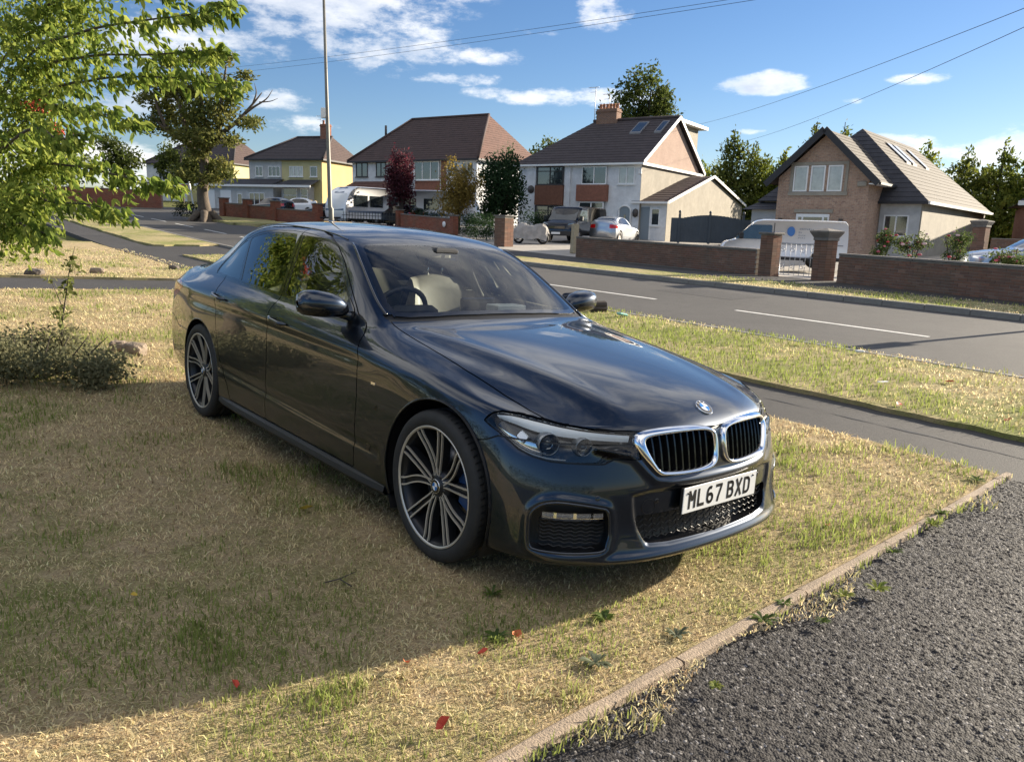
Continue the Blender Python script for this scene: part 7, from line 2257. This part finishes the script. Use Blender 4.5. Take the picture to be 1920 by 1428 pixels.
def conifer(x, y, h, w, lab, seed, tone=1.0):
    r = np.random.default_rng(seed); cl = []
    for k in range(15):
        t = k / 14; rad = w / 2 * (1 - t ** 1.6) ** .8 * .95 + .15; a = r.random() * 6.28
        cl.append((rad * .35 * cos(a), rad * .35 * sin(a), h * (.05 + .90 * t), rad * .85, rad * .85, h * .10))
    for k in range(8):
        a = r.random() * 6.28; z = r.uniform(.25, .8); rr = w / 2 * (1 - z) ** .6
        cl.append((rr * .7 * cos(a), rr * .7 * sin(a), h * z, w * .13, w * .13, h * .12))
    return tree('conifer', lab, gp(x, y), [([(0, 0, -.2), (0, 0, h * .5), (0, 0, h)], [.16, .1, .03])], cl, int(4200 + 160 * h), .34, [(.03 * tone, .045 * tone, .016), (.065 * tone, .08 * tone, .025), (.12 * tone, .125 * tone, .04)], seed, 'conifer', 'conifers behind the gardens', 'dark_bark', droop=-.9)


for i, (x, y, h, w, lab) in enumerate(((20.2, 76, 9.8, 3.8, 'conifer just right of the white house, against the wall of the dormer'), (22.6, 77, 8.8, 4.2, 'shorter conifer second from the white house'), (24.8, 75, 8.2, 4.0, 'rounded conifer third from the white house'), (25.6, 70, 10.2, 3.4, 'tall thin conifer left of the brick gable'), (28.0, 70, 10.3, 3.8, 'slender conifer close behind the brick gable'),
                                       (33.4, 66, 9.4, 3.6, 'spiky conifer peeping over the tan roof ridge'), (35.6, 64, 8.8, 4.6, 'bushy conifer behind the right slope of the tan roof'), (37.2, 62, 9.2, 4.2, 'feathery conifer behind the lower corner of the tan roof'), (39.4, 62, 8.6, 4.6, 'broad conifer second from the picture edge'), (41.6, 62, 9.4, 4.4, 'tall conifer with pale tip towards the picture edge'), (44.0, 62, 9.0, 5.0, 'dark conifer at the very edge of the picture'), (18.2, 80, 7.8, 4.0, 'low conifer behind the annexe roof'))):
    conifer(x, y, h * (.98 if i < 5 else .9), w * 1.6, lab, 60 + i, 1.5 + .35 * (i % 3))  # foliage colour lightened to paint in the haze of distance


def treeline():
    r = np.random.default_rng(99); cl = []
    for t in np.linspace(0, 1, 46):
        x = 15 + 40 * t; y = 86 - 22 * t
        for k in range(3): cl.append((x + r.normal(0, .6), y + r.normal(0, 1.5), float(G(x, y)) + r.uniform(1.2, 6.2), 1.7, 1.7, 1.5))
    V, F, C = leaf_cloud(r, cl, 15000, .42, [(.045, .06, .022), (.09, .105, .036), (.15, .155, .055)])
    tag(raw_mesh('treeline', V, F, C, MATS['leaf_tissue']), 'mass of garden trees behind the brick house', 'trees', kind='stuff')


treeline()


def hedge(name, label, A, B, h, d, cols, n, seed, size=.10):
    A = Vector((*A, 0)); B = Vector((*B, 0)); k = max(2, int((B - A).length / (d * .7))); cl = []; r = np.random.default_rng(seed)
    base = gp(A.x, A.y)
    for i in range(k):
        p = A.lerp(B, (i + .5) / k); z = float(G(p.x, p.y)) - base[2]
        for zz in (.25, .6, .85): cl.append((p.x - A.x + r.normal(0, .05), p.y - A.y + r.normal(0, .05), z + h * zz * r.uniform(.92, 1.05), d * .62, d * .62, h * .28))
    return tree(name, label, base, [], cl, n, size, cols, seed, 'hedge', shell=.7)


hedge('hedge', 'dark clipped hedge between the red wall pillar and the stout pillar', (-3.1, 46.0), (-1.2, 42.2), 1.25, .8, [(.010, .025, .010), (.02, .045, .015), (.035, .06, .02)], 3500, 81)
hedge('hedge', 'dark low hedge beside the black van', (.6, 46.5), (1.6, 44.6), 1.5, .8, [(.010, .025, .010), (.02, .045, .015), (.03, .055, .02)], 1800, 82)
hedge('hedge', 'hedge top showing above the red wall by the plum tree', (-7.1, 52.9), (-4.4, 49.4), 1.25, .6, [(.012, .03, .012), (.025, .05, .016), (.04, .065, .02)], 2200, 83)
hedge('hedge', 'dark spreading shrub at the foot of the agent board', (-23.6, 54.6), (-21.8, 54.2), 1.0, .9, [(.010, .022, .010), (.02, .035, .014), (.03, .05, .02)], 1500, 84)


def rose(x, y, h, w, lab, seed, fl):
    r = np.random.default_rng(seed); b = blobs(r, 12, (w / 2, w / 2, 0), .25 * h, h)
    t = tree('rose_bush', lab, gp(x, y), [([(0, 0, -.1), (.1 * k - .1, .1 - .05 * k, h * .4), (w * .25 * (k - 1), 0, h * .8)], [.03, .02, .01]) for k in range(3)], b, 1500, .075, [(.03, .055, .018), (.07, .10, .03), (.13, .15, .05)], seed, 'rose bush', 'rose bushes behind the wall', 'dark_bark')
    for k in range(14):
        q = b[r.integers(len(b))]; d = r.normal(size=3); d /= np.linalg.norm(d); d[2] = abs(d[2]) * .8
        f = MB(); s = r.uniform(.05, .085)
        f.lathe([(.001, s * .5), (s * .5, s * .45), (s, s * .1), (s * .7, -s * .4), (.001, -s * .5)], 8, 'z', (q[0] + d[0] * q[3], q[1] + d[1] * q[4], q[2] + d[2] * q[5])); f.build('bloom', fl[k % len(fl)], t)


pk = pm('rose_pink', (.55, .12, .17), .7); rd = pm('rose_red', (.45, .035, .05), .7); wt = pm('rose_pale', (.62, .42, .42), .7)
rose(12.5, 26.9, 1.75, 1.2, 'rose bush with red blooms nearest the white van', 91, [rd, pk]); rose(13.6, 27.0, 1.85, 1.5, 'rose bush with pink and pale blooms before the wing window', 92, [pk, wt]); rose(14.6, 26.3, 1.75, 1.4, 'rose bush with coral blooms left of the silver car', 93, [pk, rd, wt]); rose(13.9, 21.9, 1.35, 1.7, 'pink-flowered bush overhanging the right end of the wall', 94, [pk, pk, wt]); rose(15.8, 24.6, .85, 1.4, 'low brownish shrub beside the silver car bonnet', 95, [wt])


# ---- the tree whose branches hang into the picture
BR = [[(-4.39, 6.40, 2.00), (-3.73, 6.10, 2.52), (-3.11, 5.80, 2.69), (-2.55, 5.50, 2.71), (-2.15, 5.30, 2.71), (-1.81, 5.20, 2.75)],
      [(-4.40, 6.40, 1.92), (-3.72, 6.20, 2.43), (-3.14, 5.90, 2.55), (-2.59, 5.70, 2.54), (-2.25, 5.60, 2.55), (-2.01, 5.50, 2.55)],
      [(-4.40, 6.40, 1.84), (-3.63, 6.10, 2.26), (-3.11, 5.90, 2.39), (-2.72, 5.80, 2.41), (-2.29, 5.60, 2.37), (-1.89, 5.50, 2.31)],
      [(-4.40, 6.40, 1.84), (-3.62, 6.00, 2.15), (-3.23, 5.80, 2.18), (-2.86, 5.60, 2.12), (-2.59, 5.50, 2.06)],
      [(-4.42, 6.40, 1.71), (-3.76, 6.10, 1.76), (-3.31, 5.90, 1.79), (-2.90, 5.70, 1.73), (-2.59, 5.60, 1.67), (-2.33, 5.50, 1.64)],
      [(-4.43, 6.40, 1.59), (-3.79, 6.00, 1.55), (-3.34, 5.70, 1.52), (-3.02, 5.60, 1.51), (-2.73, 5.50, 1.45)],
      [(-4.36, 6.40, 2.25), (-3.74, 6.30, 2.87), (-3.20, 6.00, 2.99), (-2.70, 5.70, 2.99), (-2.29, 5.50, 2.91)],
      [(-4.40, 6.40, 1.84), (-3.52, 5.70, 1.99), (-3.09, 5.40, 1.93), (-2.89, 5.30, 1.96)],
      [(-4.45, 6.40, 1.42), (-3.76, 5.80, 1.35), (-3.39, 5.50, 1.33), (-3.22, 5.40, 1.30)]]
CLM = [(-3.77, 6.20, 2.77), (-3.61, 6.30, 2.91), (-3.59, 6.00, 2.47), (-3.79, 6.10, 2.26), (-3.70, 6.30, 2.37), (-3.71, 6.00, 1.98), (-3.63, 6.20, 2.04), (-3.72, 5.90, 1.70), (-3.63, 6.10, 1.76), (-3.64, 5.80, 1.47), (-3.60, 5.70, 1.40), (-3.73, 5.80, 1.30), (-4.32, 6.50, 2.46), (-4.27, 6.30, 1.63), (-3.51, 6.30, 2.69), (-3.31, 6.20, 2.93), (-4.0, 5.7, 2.6), (-4.1, 5.6, 2.0), (-4.2, 5.8, 3.2), (-3.6, 6.0, 3.3), (-4.6, 6.0, 2.9), (-4.6, 5.6, 2.2), (-5.0, 6.3, 3.4), (-4.4, 7.0, 3.0), (-5.2, 6.9, 2.6), (-5.4, 6.2, 2.2), (-4.9, 5.9, 1.7)]


def near_tree():
    base = gp(-4.95, 6.65); t = empty('rowan_tree', base, 0, 'leafy tree with drooping sunlit branches and red berries leaning in from the edge', 'tree')
    B = Vector(base); rng = np.random.default_rng(17)
    mb = MB(); mb.tube([(0, 0, -.1), (.05, -.05, .6), (.2, -.1, 1.3), (.35, -.2, 2.2), (.5, -.25, 3.3), (.55, -.25, 4.4)], [.11, .085, .075, .06, .04, .015], 12); mb.build('trunk', MATS['bark'], t)
    LV = []; hand = []
    def add_leaf(p, ax, nrm, L, W, c): LV.append((p, ax, nrm, L, W, c))
    for bi, br in enumerate(BR):
        pts = [Vector(p) - B for p in br]; pts[0] = Vector((.2, -.1, max(1.0, pts[0].z - .4)))
        Q = catmull([tuple(p) for p in pts], 8); m = len(Q)
        lm = MB(); lm.tube(Q, list(np.linspace(.014, .002, m)), 6); lm.build('branch', MATS['dark_bark'], t)
        for k in range(m):
            q = k / (m - 1)
            if q < .22: continue
            dirn = Q[min(k + 1, m - 1)] - Q[max(k - 1, 0)]; dirn /= np.linalg.norm(dirn)
            for tw in range(7):
                off = rng.normal(0, .05, 3) * (1.25 - .6 * q)
                P = Q[k] + dirn * rng.uniform(-.5, .5) * .09 + off
                for j in range(2):
                    ax = np.array([rng.normal(0, .42) + dirn[0] * .35, rng.normal(0, .42), -.75 + rng.normal(0, .28)]); ax /= np.linalg.norm(ax)
                    nr = np.array([rng.normal(0, .7), -1, rng.normal(0, .5)]); L = rng.uniform(.050, .092)
                    add_leaf(P, ax, nr, L, L * rng.uniform(.30, .44), rng.random())
    for c in CLM:
        c = np.array(c) - np.array(base)
        for k in range(560):
            d = rng.normal(size=3); d /= np.linalg.norm(d); P = c + d * rng.uniform(.1, 1.0) * np.array([.34, .34, .30])
            ax = rng.normal(size=3) * .7; ax[2] -= .6; ax /= np.linalg.norm(ax); L = rng.uniform(.03, .07); add_leaf(P, ax, rng.normal(size=3) + np.array([0, -.6, .3]), L, L * rng.uniform(.34, .48), rng.random() * .8 + .2)
    cols = np.array([(.075, .12, .022), (.14, .20, .036), (.235, .295, .055), (.38, .42, .09)])
    def geom(lv):
        P = np.array([l[0] for l in lv]); A = np.array([l[1] for l in lv]); N = np.array([l[2] for l in lv]); L = np.array([l[3] for l in lv])[:, None]; W = np.array([l[4] for l in lv])[:, None]; c = np.array([l[5] for l in lv])
        Sd = np.cross(A, N); Sd /= np.linalg.norm(Sd, axis=1)[:, None] + 1e-9; U = np.cross(Sd, A)
        pts = [P, P + A * L * .28 + Sd * W * .46 + U * W * .16, P + A * L * .62 + Sd * W * .40 + U * W * .13, P + A * L + U * L * -.10, P + A * L * .62 - Sd * W * .40 + U * W * .13, P + A * L * .28 - Sd * W * .46 + U * W * .16, P + A * L * .45]
        V = np.stack(pts, 1).reshape(-1, 3); k = np.arange(len(lv))[:, None] * 7
        F = np.concatenate([k + np.array([[0, 1, 6]]), k + np.array([[1, 2, 6]]), k + np.array([[2, 3, 6]]), k + np.array([[3, 4, 6]]), k + np.array([[4, 5, 6]]), k + np.array([[5, 0, 6]])])
        q = np.clip(c * 2.999, 0, 2.999); i = q.astype(int); f = (q - i)[:, None]; C = cols[i] * (1 - f) + cols[np.minimum(i + 1, 3)] * f
        return V, F, np.repeat(C, 7, 0)
    # the 300 leaves hanging freest along the branches are parts of their own, sharing twelve leaf meshes
    order = np.argsort([-l[0][0] for l in LV[:2600]]); big = set(order[:300].tolist())
    rest = [l for i, l in enumerate(LV) if i not in big]
    V, F, C = geom(rest); tag(raw_mesh('foliage', V, F, C, MATS['leaf_tissue'], t), kind='stuff')
    meshes = []
    for k in range(12):
        V, F, C = geom([(np.zeros(3), np.array([0, 0, -1.]), np.array([0, -1., 0]), .085, .085 * (.36 + .01 * k), (k + .5) / 12)])
        o = raw_mesh('leaf', V, F, C, MATS['leaf_tissue'], t); meshes.append(o.data); bpy.data.objects.remove(o)
    for i in big:
        P, ax, nr, L, W, c = LV[i]; o = bpy.data.objects.new('leaf', meshes[int(c * 11.99)]); z = -Vector(ax); y = -Vector(nr); x = y.cross(z).normalized(); y = z.cross(x)
        o.matrix_local = Matrix.Translation(Vector(P)) @ Matrix((x, y, z)).transposed().to_4x4() @ Matrix.Scale(L / .085, 4); link(o, t)
    for k, p in enumerate(((-3.50, 5.90, 2.20), (-3.56, 5.90, 2.22), (-3.17, 5.60, 1.97), (-3.19, 5.60, 2.02), (-3.44, 5.86, 2.17))):
        b = MB(); c = Vector(p) - B
        for j in range(22):
            d = Vector(rng.normal(0, .028, 3)); b.lathe([(.0005, .006), (.006, .003), (.006, -.003), (.0005, -.006)], 6, 'z', c + d)
        tag(b.build('berry_cluster', pm('berry_red', (.50, .05, .02), .4), t), kind='stuff')


near_tree()


def low_bush():
    base = gp(-4.05, 6.35); r = np.random.default_rng(51); cl = []
    for k in range(40):
        x = r.uniform(-.95, .72); y = r.uniform(-.45, .45); h = .52 * (1 - (x / 1.05) ** 2) * r.uniform(.55, 1.05); cl.append((x, y, max(.08, h * .66), .24, .24, .19))
    t = tree('low_bush', 'low grey-green dried bush on the lawn edge', base, [([(0, 0, 0), (.1 * (k - 4), .05, .2), (.16 * (k - 4), .1, .42)], [.012, .008, .003]) for k in range(9)], cl, 17000, .036, [(.09, .10, .055), (.17, .17, .095), (.28, .26, .15)], 52, 'bush', None, 'dark_bark', shell=.3)
    s = empty('sapling', gp(-4.02, 6.75), 0, 'thin leafy shoot standing behind the low bush', 'sapling')
    st = MB(); st.tube([(0, 0, 0), (.06, 0, .5), (.16, 0, .95), (.22, 0, 1.15)], [.009, .007, .004, .002], 6); st.tube([(.08, 0, .6), (-.02, .02, .85)], [.005, .002], 5); st.build('stem', MATS['dark_bark'], s)
    V, F, C = leaf_cloud(r, [(.05, 0, .55, .07, .07, .12), (.12, 0, .8, .08, .06, .12), (.19, 0, 1.02, .08, .06, .13), (-.02, .02, .85, .05, .05, .06)], 170, .055, [(.10, .12, .03), (.17, .19, .06), (.25, .24, .10)]); raw_mesh('leaves', V, F, C, MATS['leaf_tissue'], s)


low_bush()
# trees and hedge of the gardens to the side: the car's flank mirrors them
lollipop('garden_tree', 'dense garden tree off to the side, mirrored in the car doors, nearer', -14.5, 4.5, 7.5, 6.5, .2, GRN, 4500, .22, 71, 18, lo=.08, group='garden trees mirrored in the car')
lollipop('garden_tree', 'dense garden tree off to the side, mirrored in the car doors, further', -19.0, 11.5, 9.0, 7.0, .22, GRN, 4500, .24, 72, 18, lo=.08, group='garden trees mirrored in the car')
hedge('hedge', 'side garden hedge mirrored along the car doors', (-7.2, -1.5), (-11.5, 10.5), 1.7, 1.1, [(.018, .03, .010), (.035, .05, .016), (.06, .075, .025)], 6500, 74, .12)
hedge('hedge', 'garden hedge behind the photographer, mirrored in the bumper', (-10, -7), (6, -9), 1.7, 1.0, GRN, 5000, 73, .14)
# ------------------------------------------------------------------ stones, leaves, weeds and litter
def stone(name, label, x, y, sx, sy, sz, mat, seed, rz=0.0, cat='stone', group='stones along the lawn edges'):
    r = np.random.default_rng(seed); bm = bmesh.new(); bmesh.ops.create_icosphere(bm, subdivisions=3, radius=1)
    for v in bm.verts:
        p = np.array(v.co); p = np.sign(p) * np.abs(p) ** .62
        k = 1 + .16 * (vnoise(np.array([p[0] * 2 + 9]), np.array([p[1] * 2 + p[2] * 1.7 + 5]), 1.0, seed)[0] - .5) + .05 * r.normal()
        v.co = Vector((p[0] * sx * k, p[1] * sy * k, p[2] * sz * k))
    me = bpy.data.meshes.new(name); bm.to_mesh(me); bm.free(); me.materials.append(mat)
    o = bpy.data.objects.new(name, me); o.location = (x, y, float(G(x, y)) + sz * .55); o.rotation_euler = (.05, .04, rz); link(o); tag(o, label, cat, group)


rk = pm('sandstone', (.25, .195, .145), .9, var=.3, vscale=9, bump=.6, bscale=30, fine=35); rk2 = pm('dark_stone', (.12, .10, .085), .95, var=.35, vscale=9, bump=.6, bscale=30)
stone('rock', 'pale squared rock at the front of the pair beside the low bush', -3.86, 7.80, .125, .085, .08, rk, 1, -.3); stone('rock', 'smaller weathered rock behind the pale squared one', -4.10, 7.95, .09, .075, .07, rk, 2, .4)
stone('rock', 'grey-brown rock on the edge of the garden path, middle of three', -9.38, 17.5, .15, .10, .08, rk, 3, .3); stone('rock', 'dark rock on the garden path edge nearest the tree', -10.0, 16.2, .18, .12, .08, rk2, 4, .1); stone('rock', 'small rock on the garden path edge next to the car boot', -8.75, 20.0, .13, .09, .07, rk2, 5)


def stump():
    x, y = 1.47, 13.9; g = empty('log_stump', (x, y, float(G(x, y))), .3, 'short sawn log standing on the verge beyond the door mirror', 'log')
    mb = MB(); V = []; rng = np.random.default_rng(9); n = 20
    R = [.10 * (1 + .12 * rng.normal()) for _ in range(n)]
    for x_, s in ((-.17, 1.0), (-.05, .96), (.08, .98), (.17, 1.02)):
        for k in range(n): a = 2 * pi * k / n; V.append((x_, R[k] * s * cos(a), .095 + R[k] * s * sin(a) * .9))
    F = [(i * n + k, i * n + (k + 1) % n, i * n + n + (k + 1) % n, i * n + n + k) for i in range(3) for k in range(n)]
    mb.add(V, F); mb.build('bark_side', MATS['dark_bark'], g)
    for i in (0, 3): e = MB(); e.poly(V[i * n:(i + 1) * n]); e.build('sawn_end', MATS['weathered_timber'], g)


stump()


def fallen_leaf(x, y, col, L, rz, lab, seed, dz=.02):
    r = np.random.default_rng(seed); W = L * .55
    pts = [(0, 0, 0), (L * .3, W * .5, .008), (L * .65, W * .42, .012), (L, 0, .004), (L * .65, -W * .42, .010), (L * .3, -W * .5, .006), (L * .45, 0, -.004)]
    pts = [(a, b, c + r.normal(0, .003)) for a, b, c in pts]
    o = mesh_obj('fallen_leaf', pts, [(0, 6, 1), (1, 6, 2), (2, 6, 3), (3, 6, 4), (4, 6, 5), (5, 6, 0)], col); o.location = (x, y, float(G(x, y)) + dz); o.rotation_euler = (r.normal(0, .25), r.normal(0, .25), rz)
    tag(o, lab, 'leaf', 'fallen leaves on the grass')


lo_, lr_, ly_ = pm('leaf_orange', (.48, .13, .04), .7), pm('leaf_red', (.50, .06, .03), .7), pm('leaf_yellow', (.52, .36, .05), .7)
for k, (x, y, c, L, lab) in enumerate(((-1.06, 3.70, ly_, .085, 'yellow fallen leaf in the car shadow below the sill'), (.05, 2.56, lo_, .065, 'orange leaf on the sunlit grass nearest the bumper'), (-.05, 2.47, lr_, .05, 'small red leaf beside the orange one near the bumper'), (-.33, 2.37, lo_, .05, 'orange scrap of leaf at the edge of the car shadow'), (-.19, 2.01, lr_, .055, 'red leaf at the bottom of the picture'), (-.82, 2.16, lr_, .045, 'dull red leaf just inside the car shadow'),
                                     (3.72, 7.24, lr_, .12, 'bright red leaf at the edge of the roadside footpath'), (4.72, 8.36, lo_, .12, 'orange leaf in the middle of the verge'), (4.40, 6.69, lo_, .12, 'orange leaf on the verge by the footpath at the picture edge'), (-1.39, 2.71, ly_, .035, 'small yellow flower head in the shaded lawn'), (1.72, 3.95, lo_, .05, 'curled orange leaf beside the edging far up the drive'))):
    fallen_leaf(x, y, c, L, k * 1.7, lab, 200 + k)
w_ = MB(); w_.bevbox(-.055, .055, -.035, .035, 0, .035, .012); o = w_.build('litter', pm('pale_wrapper', (.62, .62, .60), .6)); o.location = (4.56, 10.1, float(G(4.56, 10.1)) + .02); tag(o, 'white scrap of wrapper on the verge', 'litter')
w_ = MB(); w_.bevbox(-.07, .07, -.02, .02, 0, .012, .005); o = w_.build('litter', MATS['pale_wrapper']); o.location = (3.97, 8.17, float(G(3.97, 8.17)) + .03); o.rotation_euler = (0, 0, .4); tag(o, 'flat pale strip of litter on the verge near the footpath', 'litter')
w_ = MB(); w_.bevbox(-.10, .10, -.06, .06, 0, .05, .02); o = w_.build('litter', pm('green_wrapper', (.25, .50, .42), .5)); o.location = (1.85, 13.27, float(G(1.85, 13.27)) + .02); o.rotation_euler = (0, .2, .5); tag(o, 'pale green bottle-like scrap beside the log stump', 'litter')
tw = MB(); tw.tube([(-.74, 2.92, float(G(-.74, 2.92)) + .012), (-.68, 2.95, float(G(-.68, 2.95)) + .02), (-.62, 2.90, float(G(-.62, 2.9)) + .015)], .003, 5); tw.tube([(-.68, 2.95, float(G(-.68, 2.95)) + .02), (-.63, 3.02, float(G(-.63, 3.02)) + .022)], .002, 5); tag(tw.build('twig', MATS['dark_bark']), 'thin forked twig lying in the car shadow', 'twig')


def weed(s, o, R, n, cols, lab, seed, up=.35):
    r = np.random.default_rng(seed); x, y = XY(s, o); V = []; F = []; C = []
    for k in range(n):
        a = r.random() * 6.28; L = R * r.uniform(.5, 1.1); W = L * r.uniform(.16, .3); u = up * r.uniform(.4, 1.4)
        d = np.array([cos(a), sin(a), 0]); s2 = np.array([-sin(a), cos(a), 0]); c = np.array(cols[k % len(cols)]) * r.uniform(.8, 1.25); b = len(V)
        for t, w, h in ((0, .25, 0), (.35, .8, .5), (.7, 1, .8), (1, 0.05, .7)):
            for sg in (-1, 1): V.append(d * L * t + s2 * sg * W * w * .5 + np.array([0, 0, L * u * h])); C.append(c)
        for i in range(3): F.append((b + 2 * i, b + 2 * i + 1, b + 2 * i + 3, b + 2 * i + 2))
    ob = raw_mesh('weed', np.array(V), np.array(F), np.array(C), MATS['leaf_tissue']); ob.location = (x, y, float(G(x, y)) + .004); tag(ob, lab, 'weed', 'weeds along the drive edging')


gr1 = [(.10, .15, .03), (.15, .20, .04), (.08, .12, .035)]; gr2 = [(.20, .25, .05), (.26, .28, .06)]; gry = [(.20, .22, .15), (.16, .18, .11)]
random.seed(77)
WD = [(-1.62, 2.55, .10, gr1, 'leafy dandelion rosette on the lawn side of the edging'), (-1.56, 3.05, .09, gr2, 'yellow-green weed growing over the edging by the drive'), (-1.52, 3.25, .11, gr2, 'bushy yellow-green weed on the drive side, largest'), (-1.66, 2.75, .08, gr1, 'dark clump of weed against the edging joint'), (-1.70, 3.75, .09, gr1, 'green weed half across the edging higher up the drive'), (-1.85, 4.6, .11, gr1, 'dark green weed tuft by the upper edging'), (-1.78, 4.35, .10, gr2, 'spreading weed on the drive near the upper edging'), (-2.02, 5.5, .12, gr1, 'green tuft where the edging meets the footpath'),
      (-1.72, 2.15, .10, gry, 'grey-green plantain rosette near the lower edging'), (-1.74, 1.75, .11, gry, 'grey-green weed patch near the bottom of the picture'), (-1.95, 2.0, .09, gr1, 'small weed in the sunlit grass left of the edging'), (-1.42, 2.0, .05, gr2, 'tiny weed on the drive beside the lower edging'), (-2.05, 1.55, .09, gr1, 'weed in the grass at the bottom of the picture'), (-2.35, 1.75, .08, gr1, 'leafy weed by the shadow edge'), (-1.48, 2.75, .06, gr1, 'weed sprig on the drive beside the edging'), (-2.6, 2.4, .10, gr1, 'green weed patch in the shaded lawn')]
for k, (s, o, R, c, lab) in enumerate(WD): weed(s, o, R * .58, 34, c, lab, 300 + k, .45)
# street furniture just outside the picture on the far verge; only its shadow reaches the road
def off_sign(s_, o_, h, w, lab):
    x, y = XY(s_, o_); g = empty('road_sign', (x, y, float(G(x, y))), atan2(RD[1], RD[0]), lab, 'sign', 'signs beyond the edge of the picture')
    p = MB(); p.tube([(0, 0, 0), (0, 0, h)], .06, 10); p.build('post', MATS['galvanised_steel'], g)
    b = MB(); b.bevbox(-w / 2, w / 2, -.10, -.07, h - .6, h, .008); b.build('sign_plate', MATS['lead'], g)


off_sign(-4.85, 18.2, 2.15, .34, 'grey sign post whose shadow lies across the road')
def grass(name, zones, seed, dryness, label, hmul=1.0, thatch=False, dens0=4600):
    """zones: (s0,s1,o0,o1, density at distance fn); one object of blades"""
    r = np.random.default_rng(seed); VV = []; CC = []
    for s0, s1, o0, o1, inside in zones:
        area = (s1 - s0) * (o1 - o0); dmax = 5200
        # sample cell by cell so that density follows distance
        c = .5
        for sa in np.arange(s0, s1, c):
            for oa in np.arange(o0, o1, c):
                x, y = XY(sa + c / 2, oa + c / 2); d = sqrt(x * x + y * y)
                if y < .6 or abs(x) / max(y, .1) > .80: continue
                dens = min(dmax * 2, dens0 * (2.6 / max(d, 2.6)) ** 1.75)
                n = r.poisson(dens * c * c)
                s = sa + r.random(n) * c; o = oa + r.random(n) * c
                k = inside(s, o)
                s, o = s[k], o[k]
                X, Y = XY(s, o); sc = max(1.0, (d / 3.2)) ** .72
                VV.append(np.c_[X, Y, np.full(len(X), sc), s, o])
    A = np.vstack(VV); n = len(A); X, Y, sc = A[:, 0], A[:, 1], A[:, 2]
    lush = .55 * vnoise(X, Y, .8, 11) + .45 * vnoise(X, Y, 3.1, 12)
    lush = lush + .07 * np.clip((A[:, 3] + 4.2) / 2.0, 0, 1) * (A[:, 4] > 2.6)
    gm = np.clip((lush - dryness) * 6 + r.normal(0, .40, n), 0, 1)
    L = (.009 + .014 * r.random(n) + .016 * gm * r.random(n)) * hmul * np.clip(sc, 1, 2.2)
    W = (.0016 + .0013 * r.random(n)) * sc
    if thatch:       # dead stems lying matted on the soil
        gm = gm * (r.random(n) < .25); L = (.003 + .009 * r.random(n)) * np.clip(sc, 1, 2.0); W = (.0009 + .0009 * r.random(n)) * sc
    th = r.random(n) * 2 * pi; lean = np.where(gm > .5, r.uniform(.1, .9, n), r.uniform(.5, 1.9, n)) * L
    if thatch: lean = (.014 + .034 * r.random(n)) * np.clip(sc, 1, 2.2)
    dx, dy = np.cos(th), np.sin(th)
    Z = G(X, Y) + .0
    ph = th + pi / 2 + r.uniform(-.6, .6, n); wx, wy = np.cos(ph) * W, np.sin(ph) * W
    P0 = np.c_[X - wx, Y - wy, Z - .003]; P1 = np.c_[X + wx, Y + wy, Z - .003]
    M0 = np.c_[X - wx * .8 + dx * lean * .45, Y - wy * .8 + dy * lean * .45, Z + L * .62]
    M1 = np.c_[X + wx * .8 + dx * lean * .45, Y + wy * .8 + dy * lean * .45, Z + L * .62]
    TP = np.c_[X + dx * lean, Y + dy * lean, Z + L * np.where(gm > .5, 1.0, .72)]
    V = np.stack([P0, P1, M1, M0, TP], 1).reshape(-1, 3)
    k = np.arange(n) * 5
    F = np.concatenate([np.c_[k, k + 1, k + 2], np.c_[k, k + 2, k + 3], np.c_[k + 3, k + 2, k + 4]])
    straw = np.array(STRAW) * r.uniform(.7, 1.35, n)[:, None] + r.normal(0, .015, (n, 3))
    brown = np.array([.38, .28, .17]) * r.uniform(.7, 1.2, n)[:, None]
    straw = np.where((r.random(n) < .28)[:, None], brown, straw)
    grn = np.array(GREEN) * r.uniform(.65, 1.3, n)[:, None]
    if thatch: straw = straw * .92 + .02
    C = np.clip(straw * (1 - gm[:, None]) + grn * gm[:, None], .01, .9)
    C = np.repeat(C, 5, 0)
    o = raw_mesh(name, V, F, C, MATS['grass_blades'])
    return tag(o, label, 'grass', kind='stuff')


on_lawn = lambda s, o: (s < KERB_S(o) - .035) & (s > DRV1(o)) & (o < 5.86)
at_edge = lambda s, o: (s > KERB_S(o) + .035) & (s < KERB_S(o) + .05 + .26 * np.clip(vnoise(o, o * 0 + 3.3, 2.2, 21) - .30, 0, 1) * (1 + .5 * np.sin(o * 9)))
grass('lawn_grass', [(-15.75, -1.5, -3.0, 5.86, on_lawn)], 1, .47, 'parched straw and green blades on the lawn round the saloon', dens0=3800)
grass('lawn_thatch', [(-15.75, -1.5, -3.0, 5.86, on_lawn)], 8, .50, 'matted dead stems lying on the lawn round the saloon', thatch=True, dens0=9500)
grass('lawn_tufts', [(-9, -1.5, .6, 5.86, lambda s, o: on_lawn(s, o) & (vnoise(s, o, 1.3, 31) * .5 + vnoise(s, o, 4.5, 32) * .5 > .66))], 6, .36, 'taller green tufts scattered over the lawn', 1.55)
grass('kerb_edge_grass', [(-2.3, -1.0, .4, 5.8, at_edge)], 2, .40, 'straggling dry grass creeping over the concrete edging', 1.2)
grass('verge_blades', [(-27, 6, 7.2, 10.0, lambda s, o: o < 20), (-15, 4, 17.1, 18.8, lambda s, o: o < 20)], 3, .41, 'yellow green blades on the roadside verges')
grass('far_lawn_blades', [(-30, -18.6, -4, 5.6, lambda s, o: s < DRV0(o))], 4, .60, 'bleached straw blades on the lawn beyond the garden path')
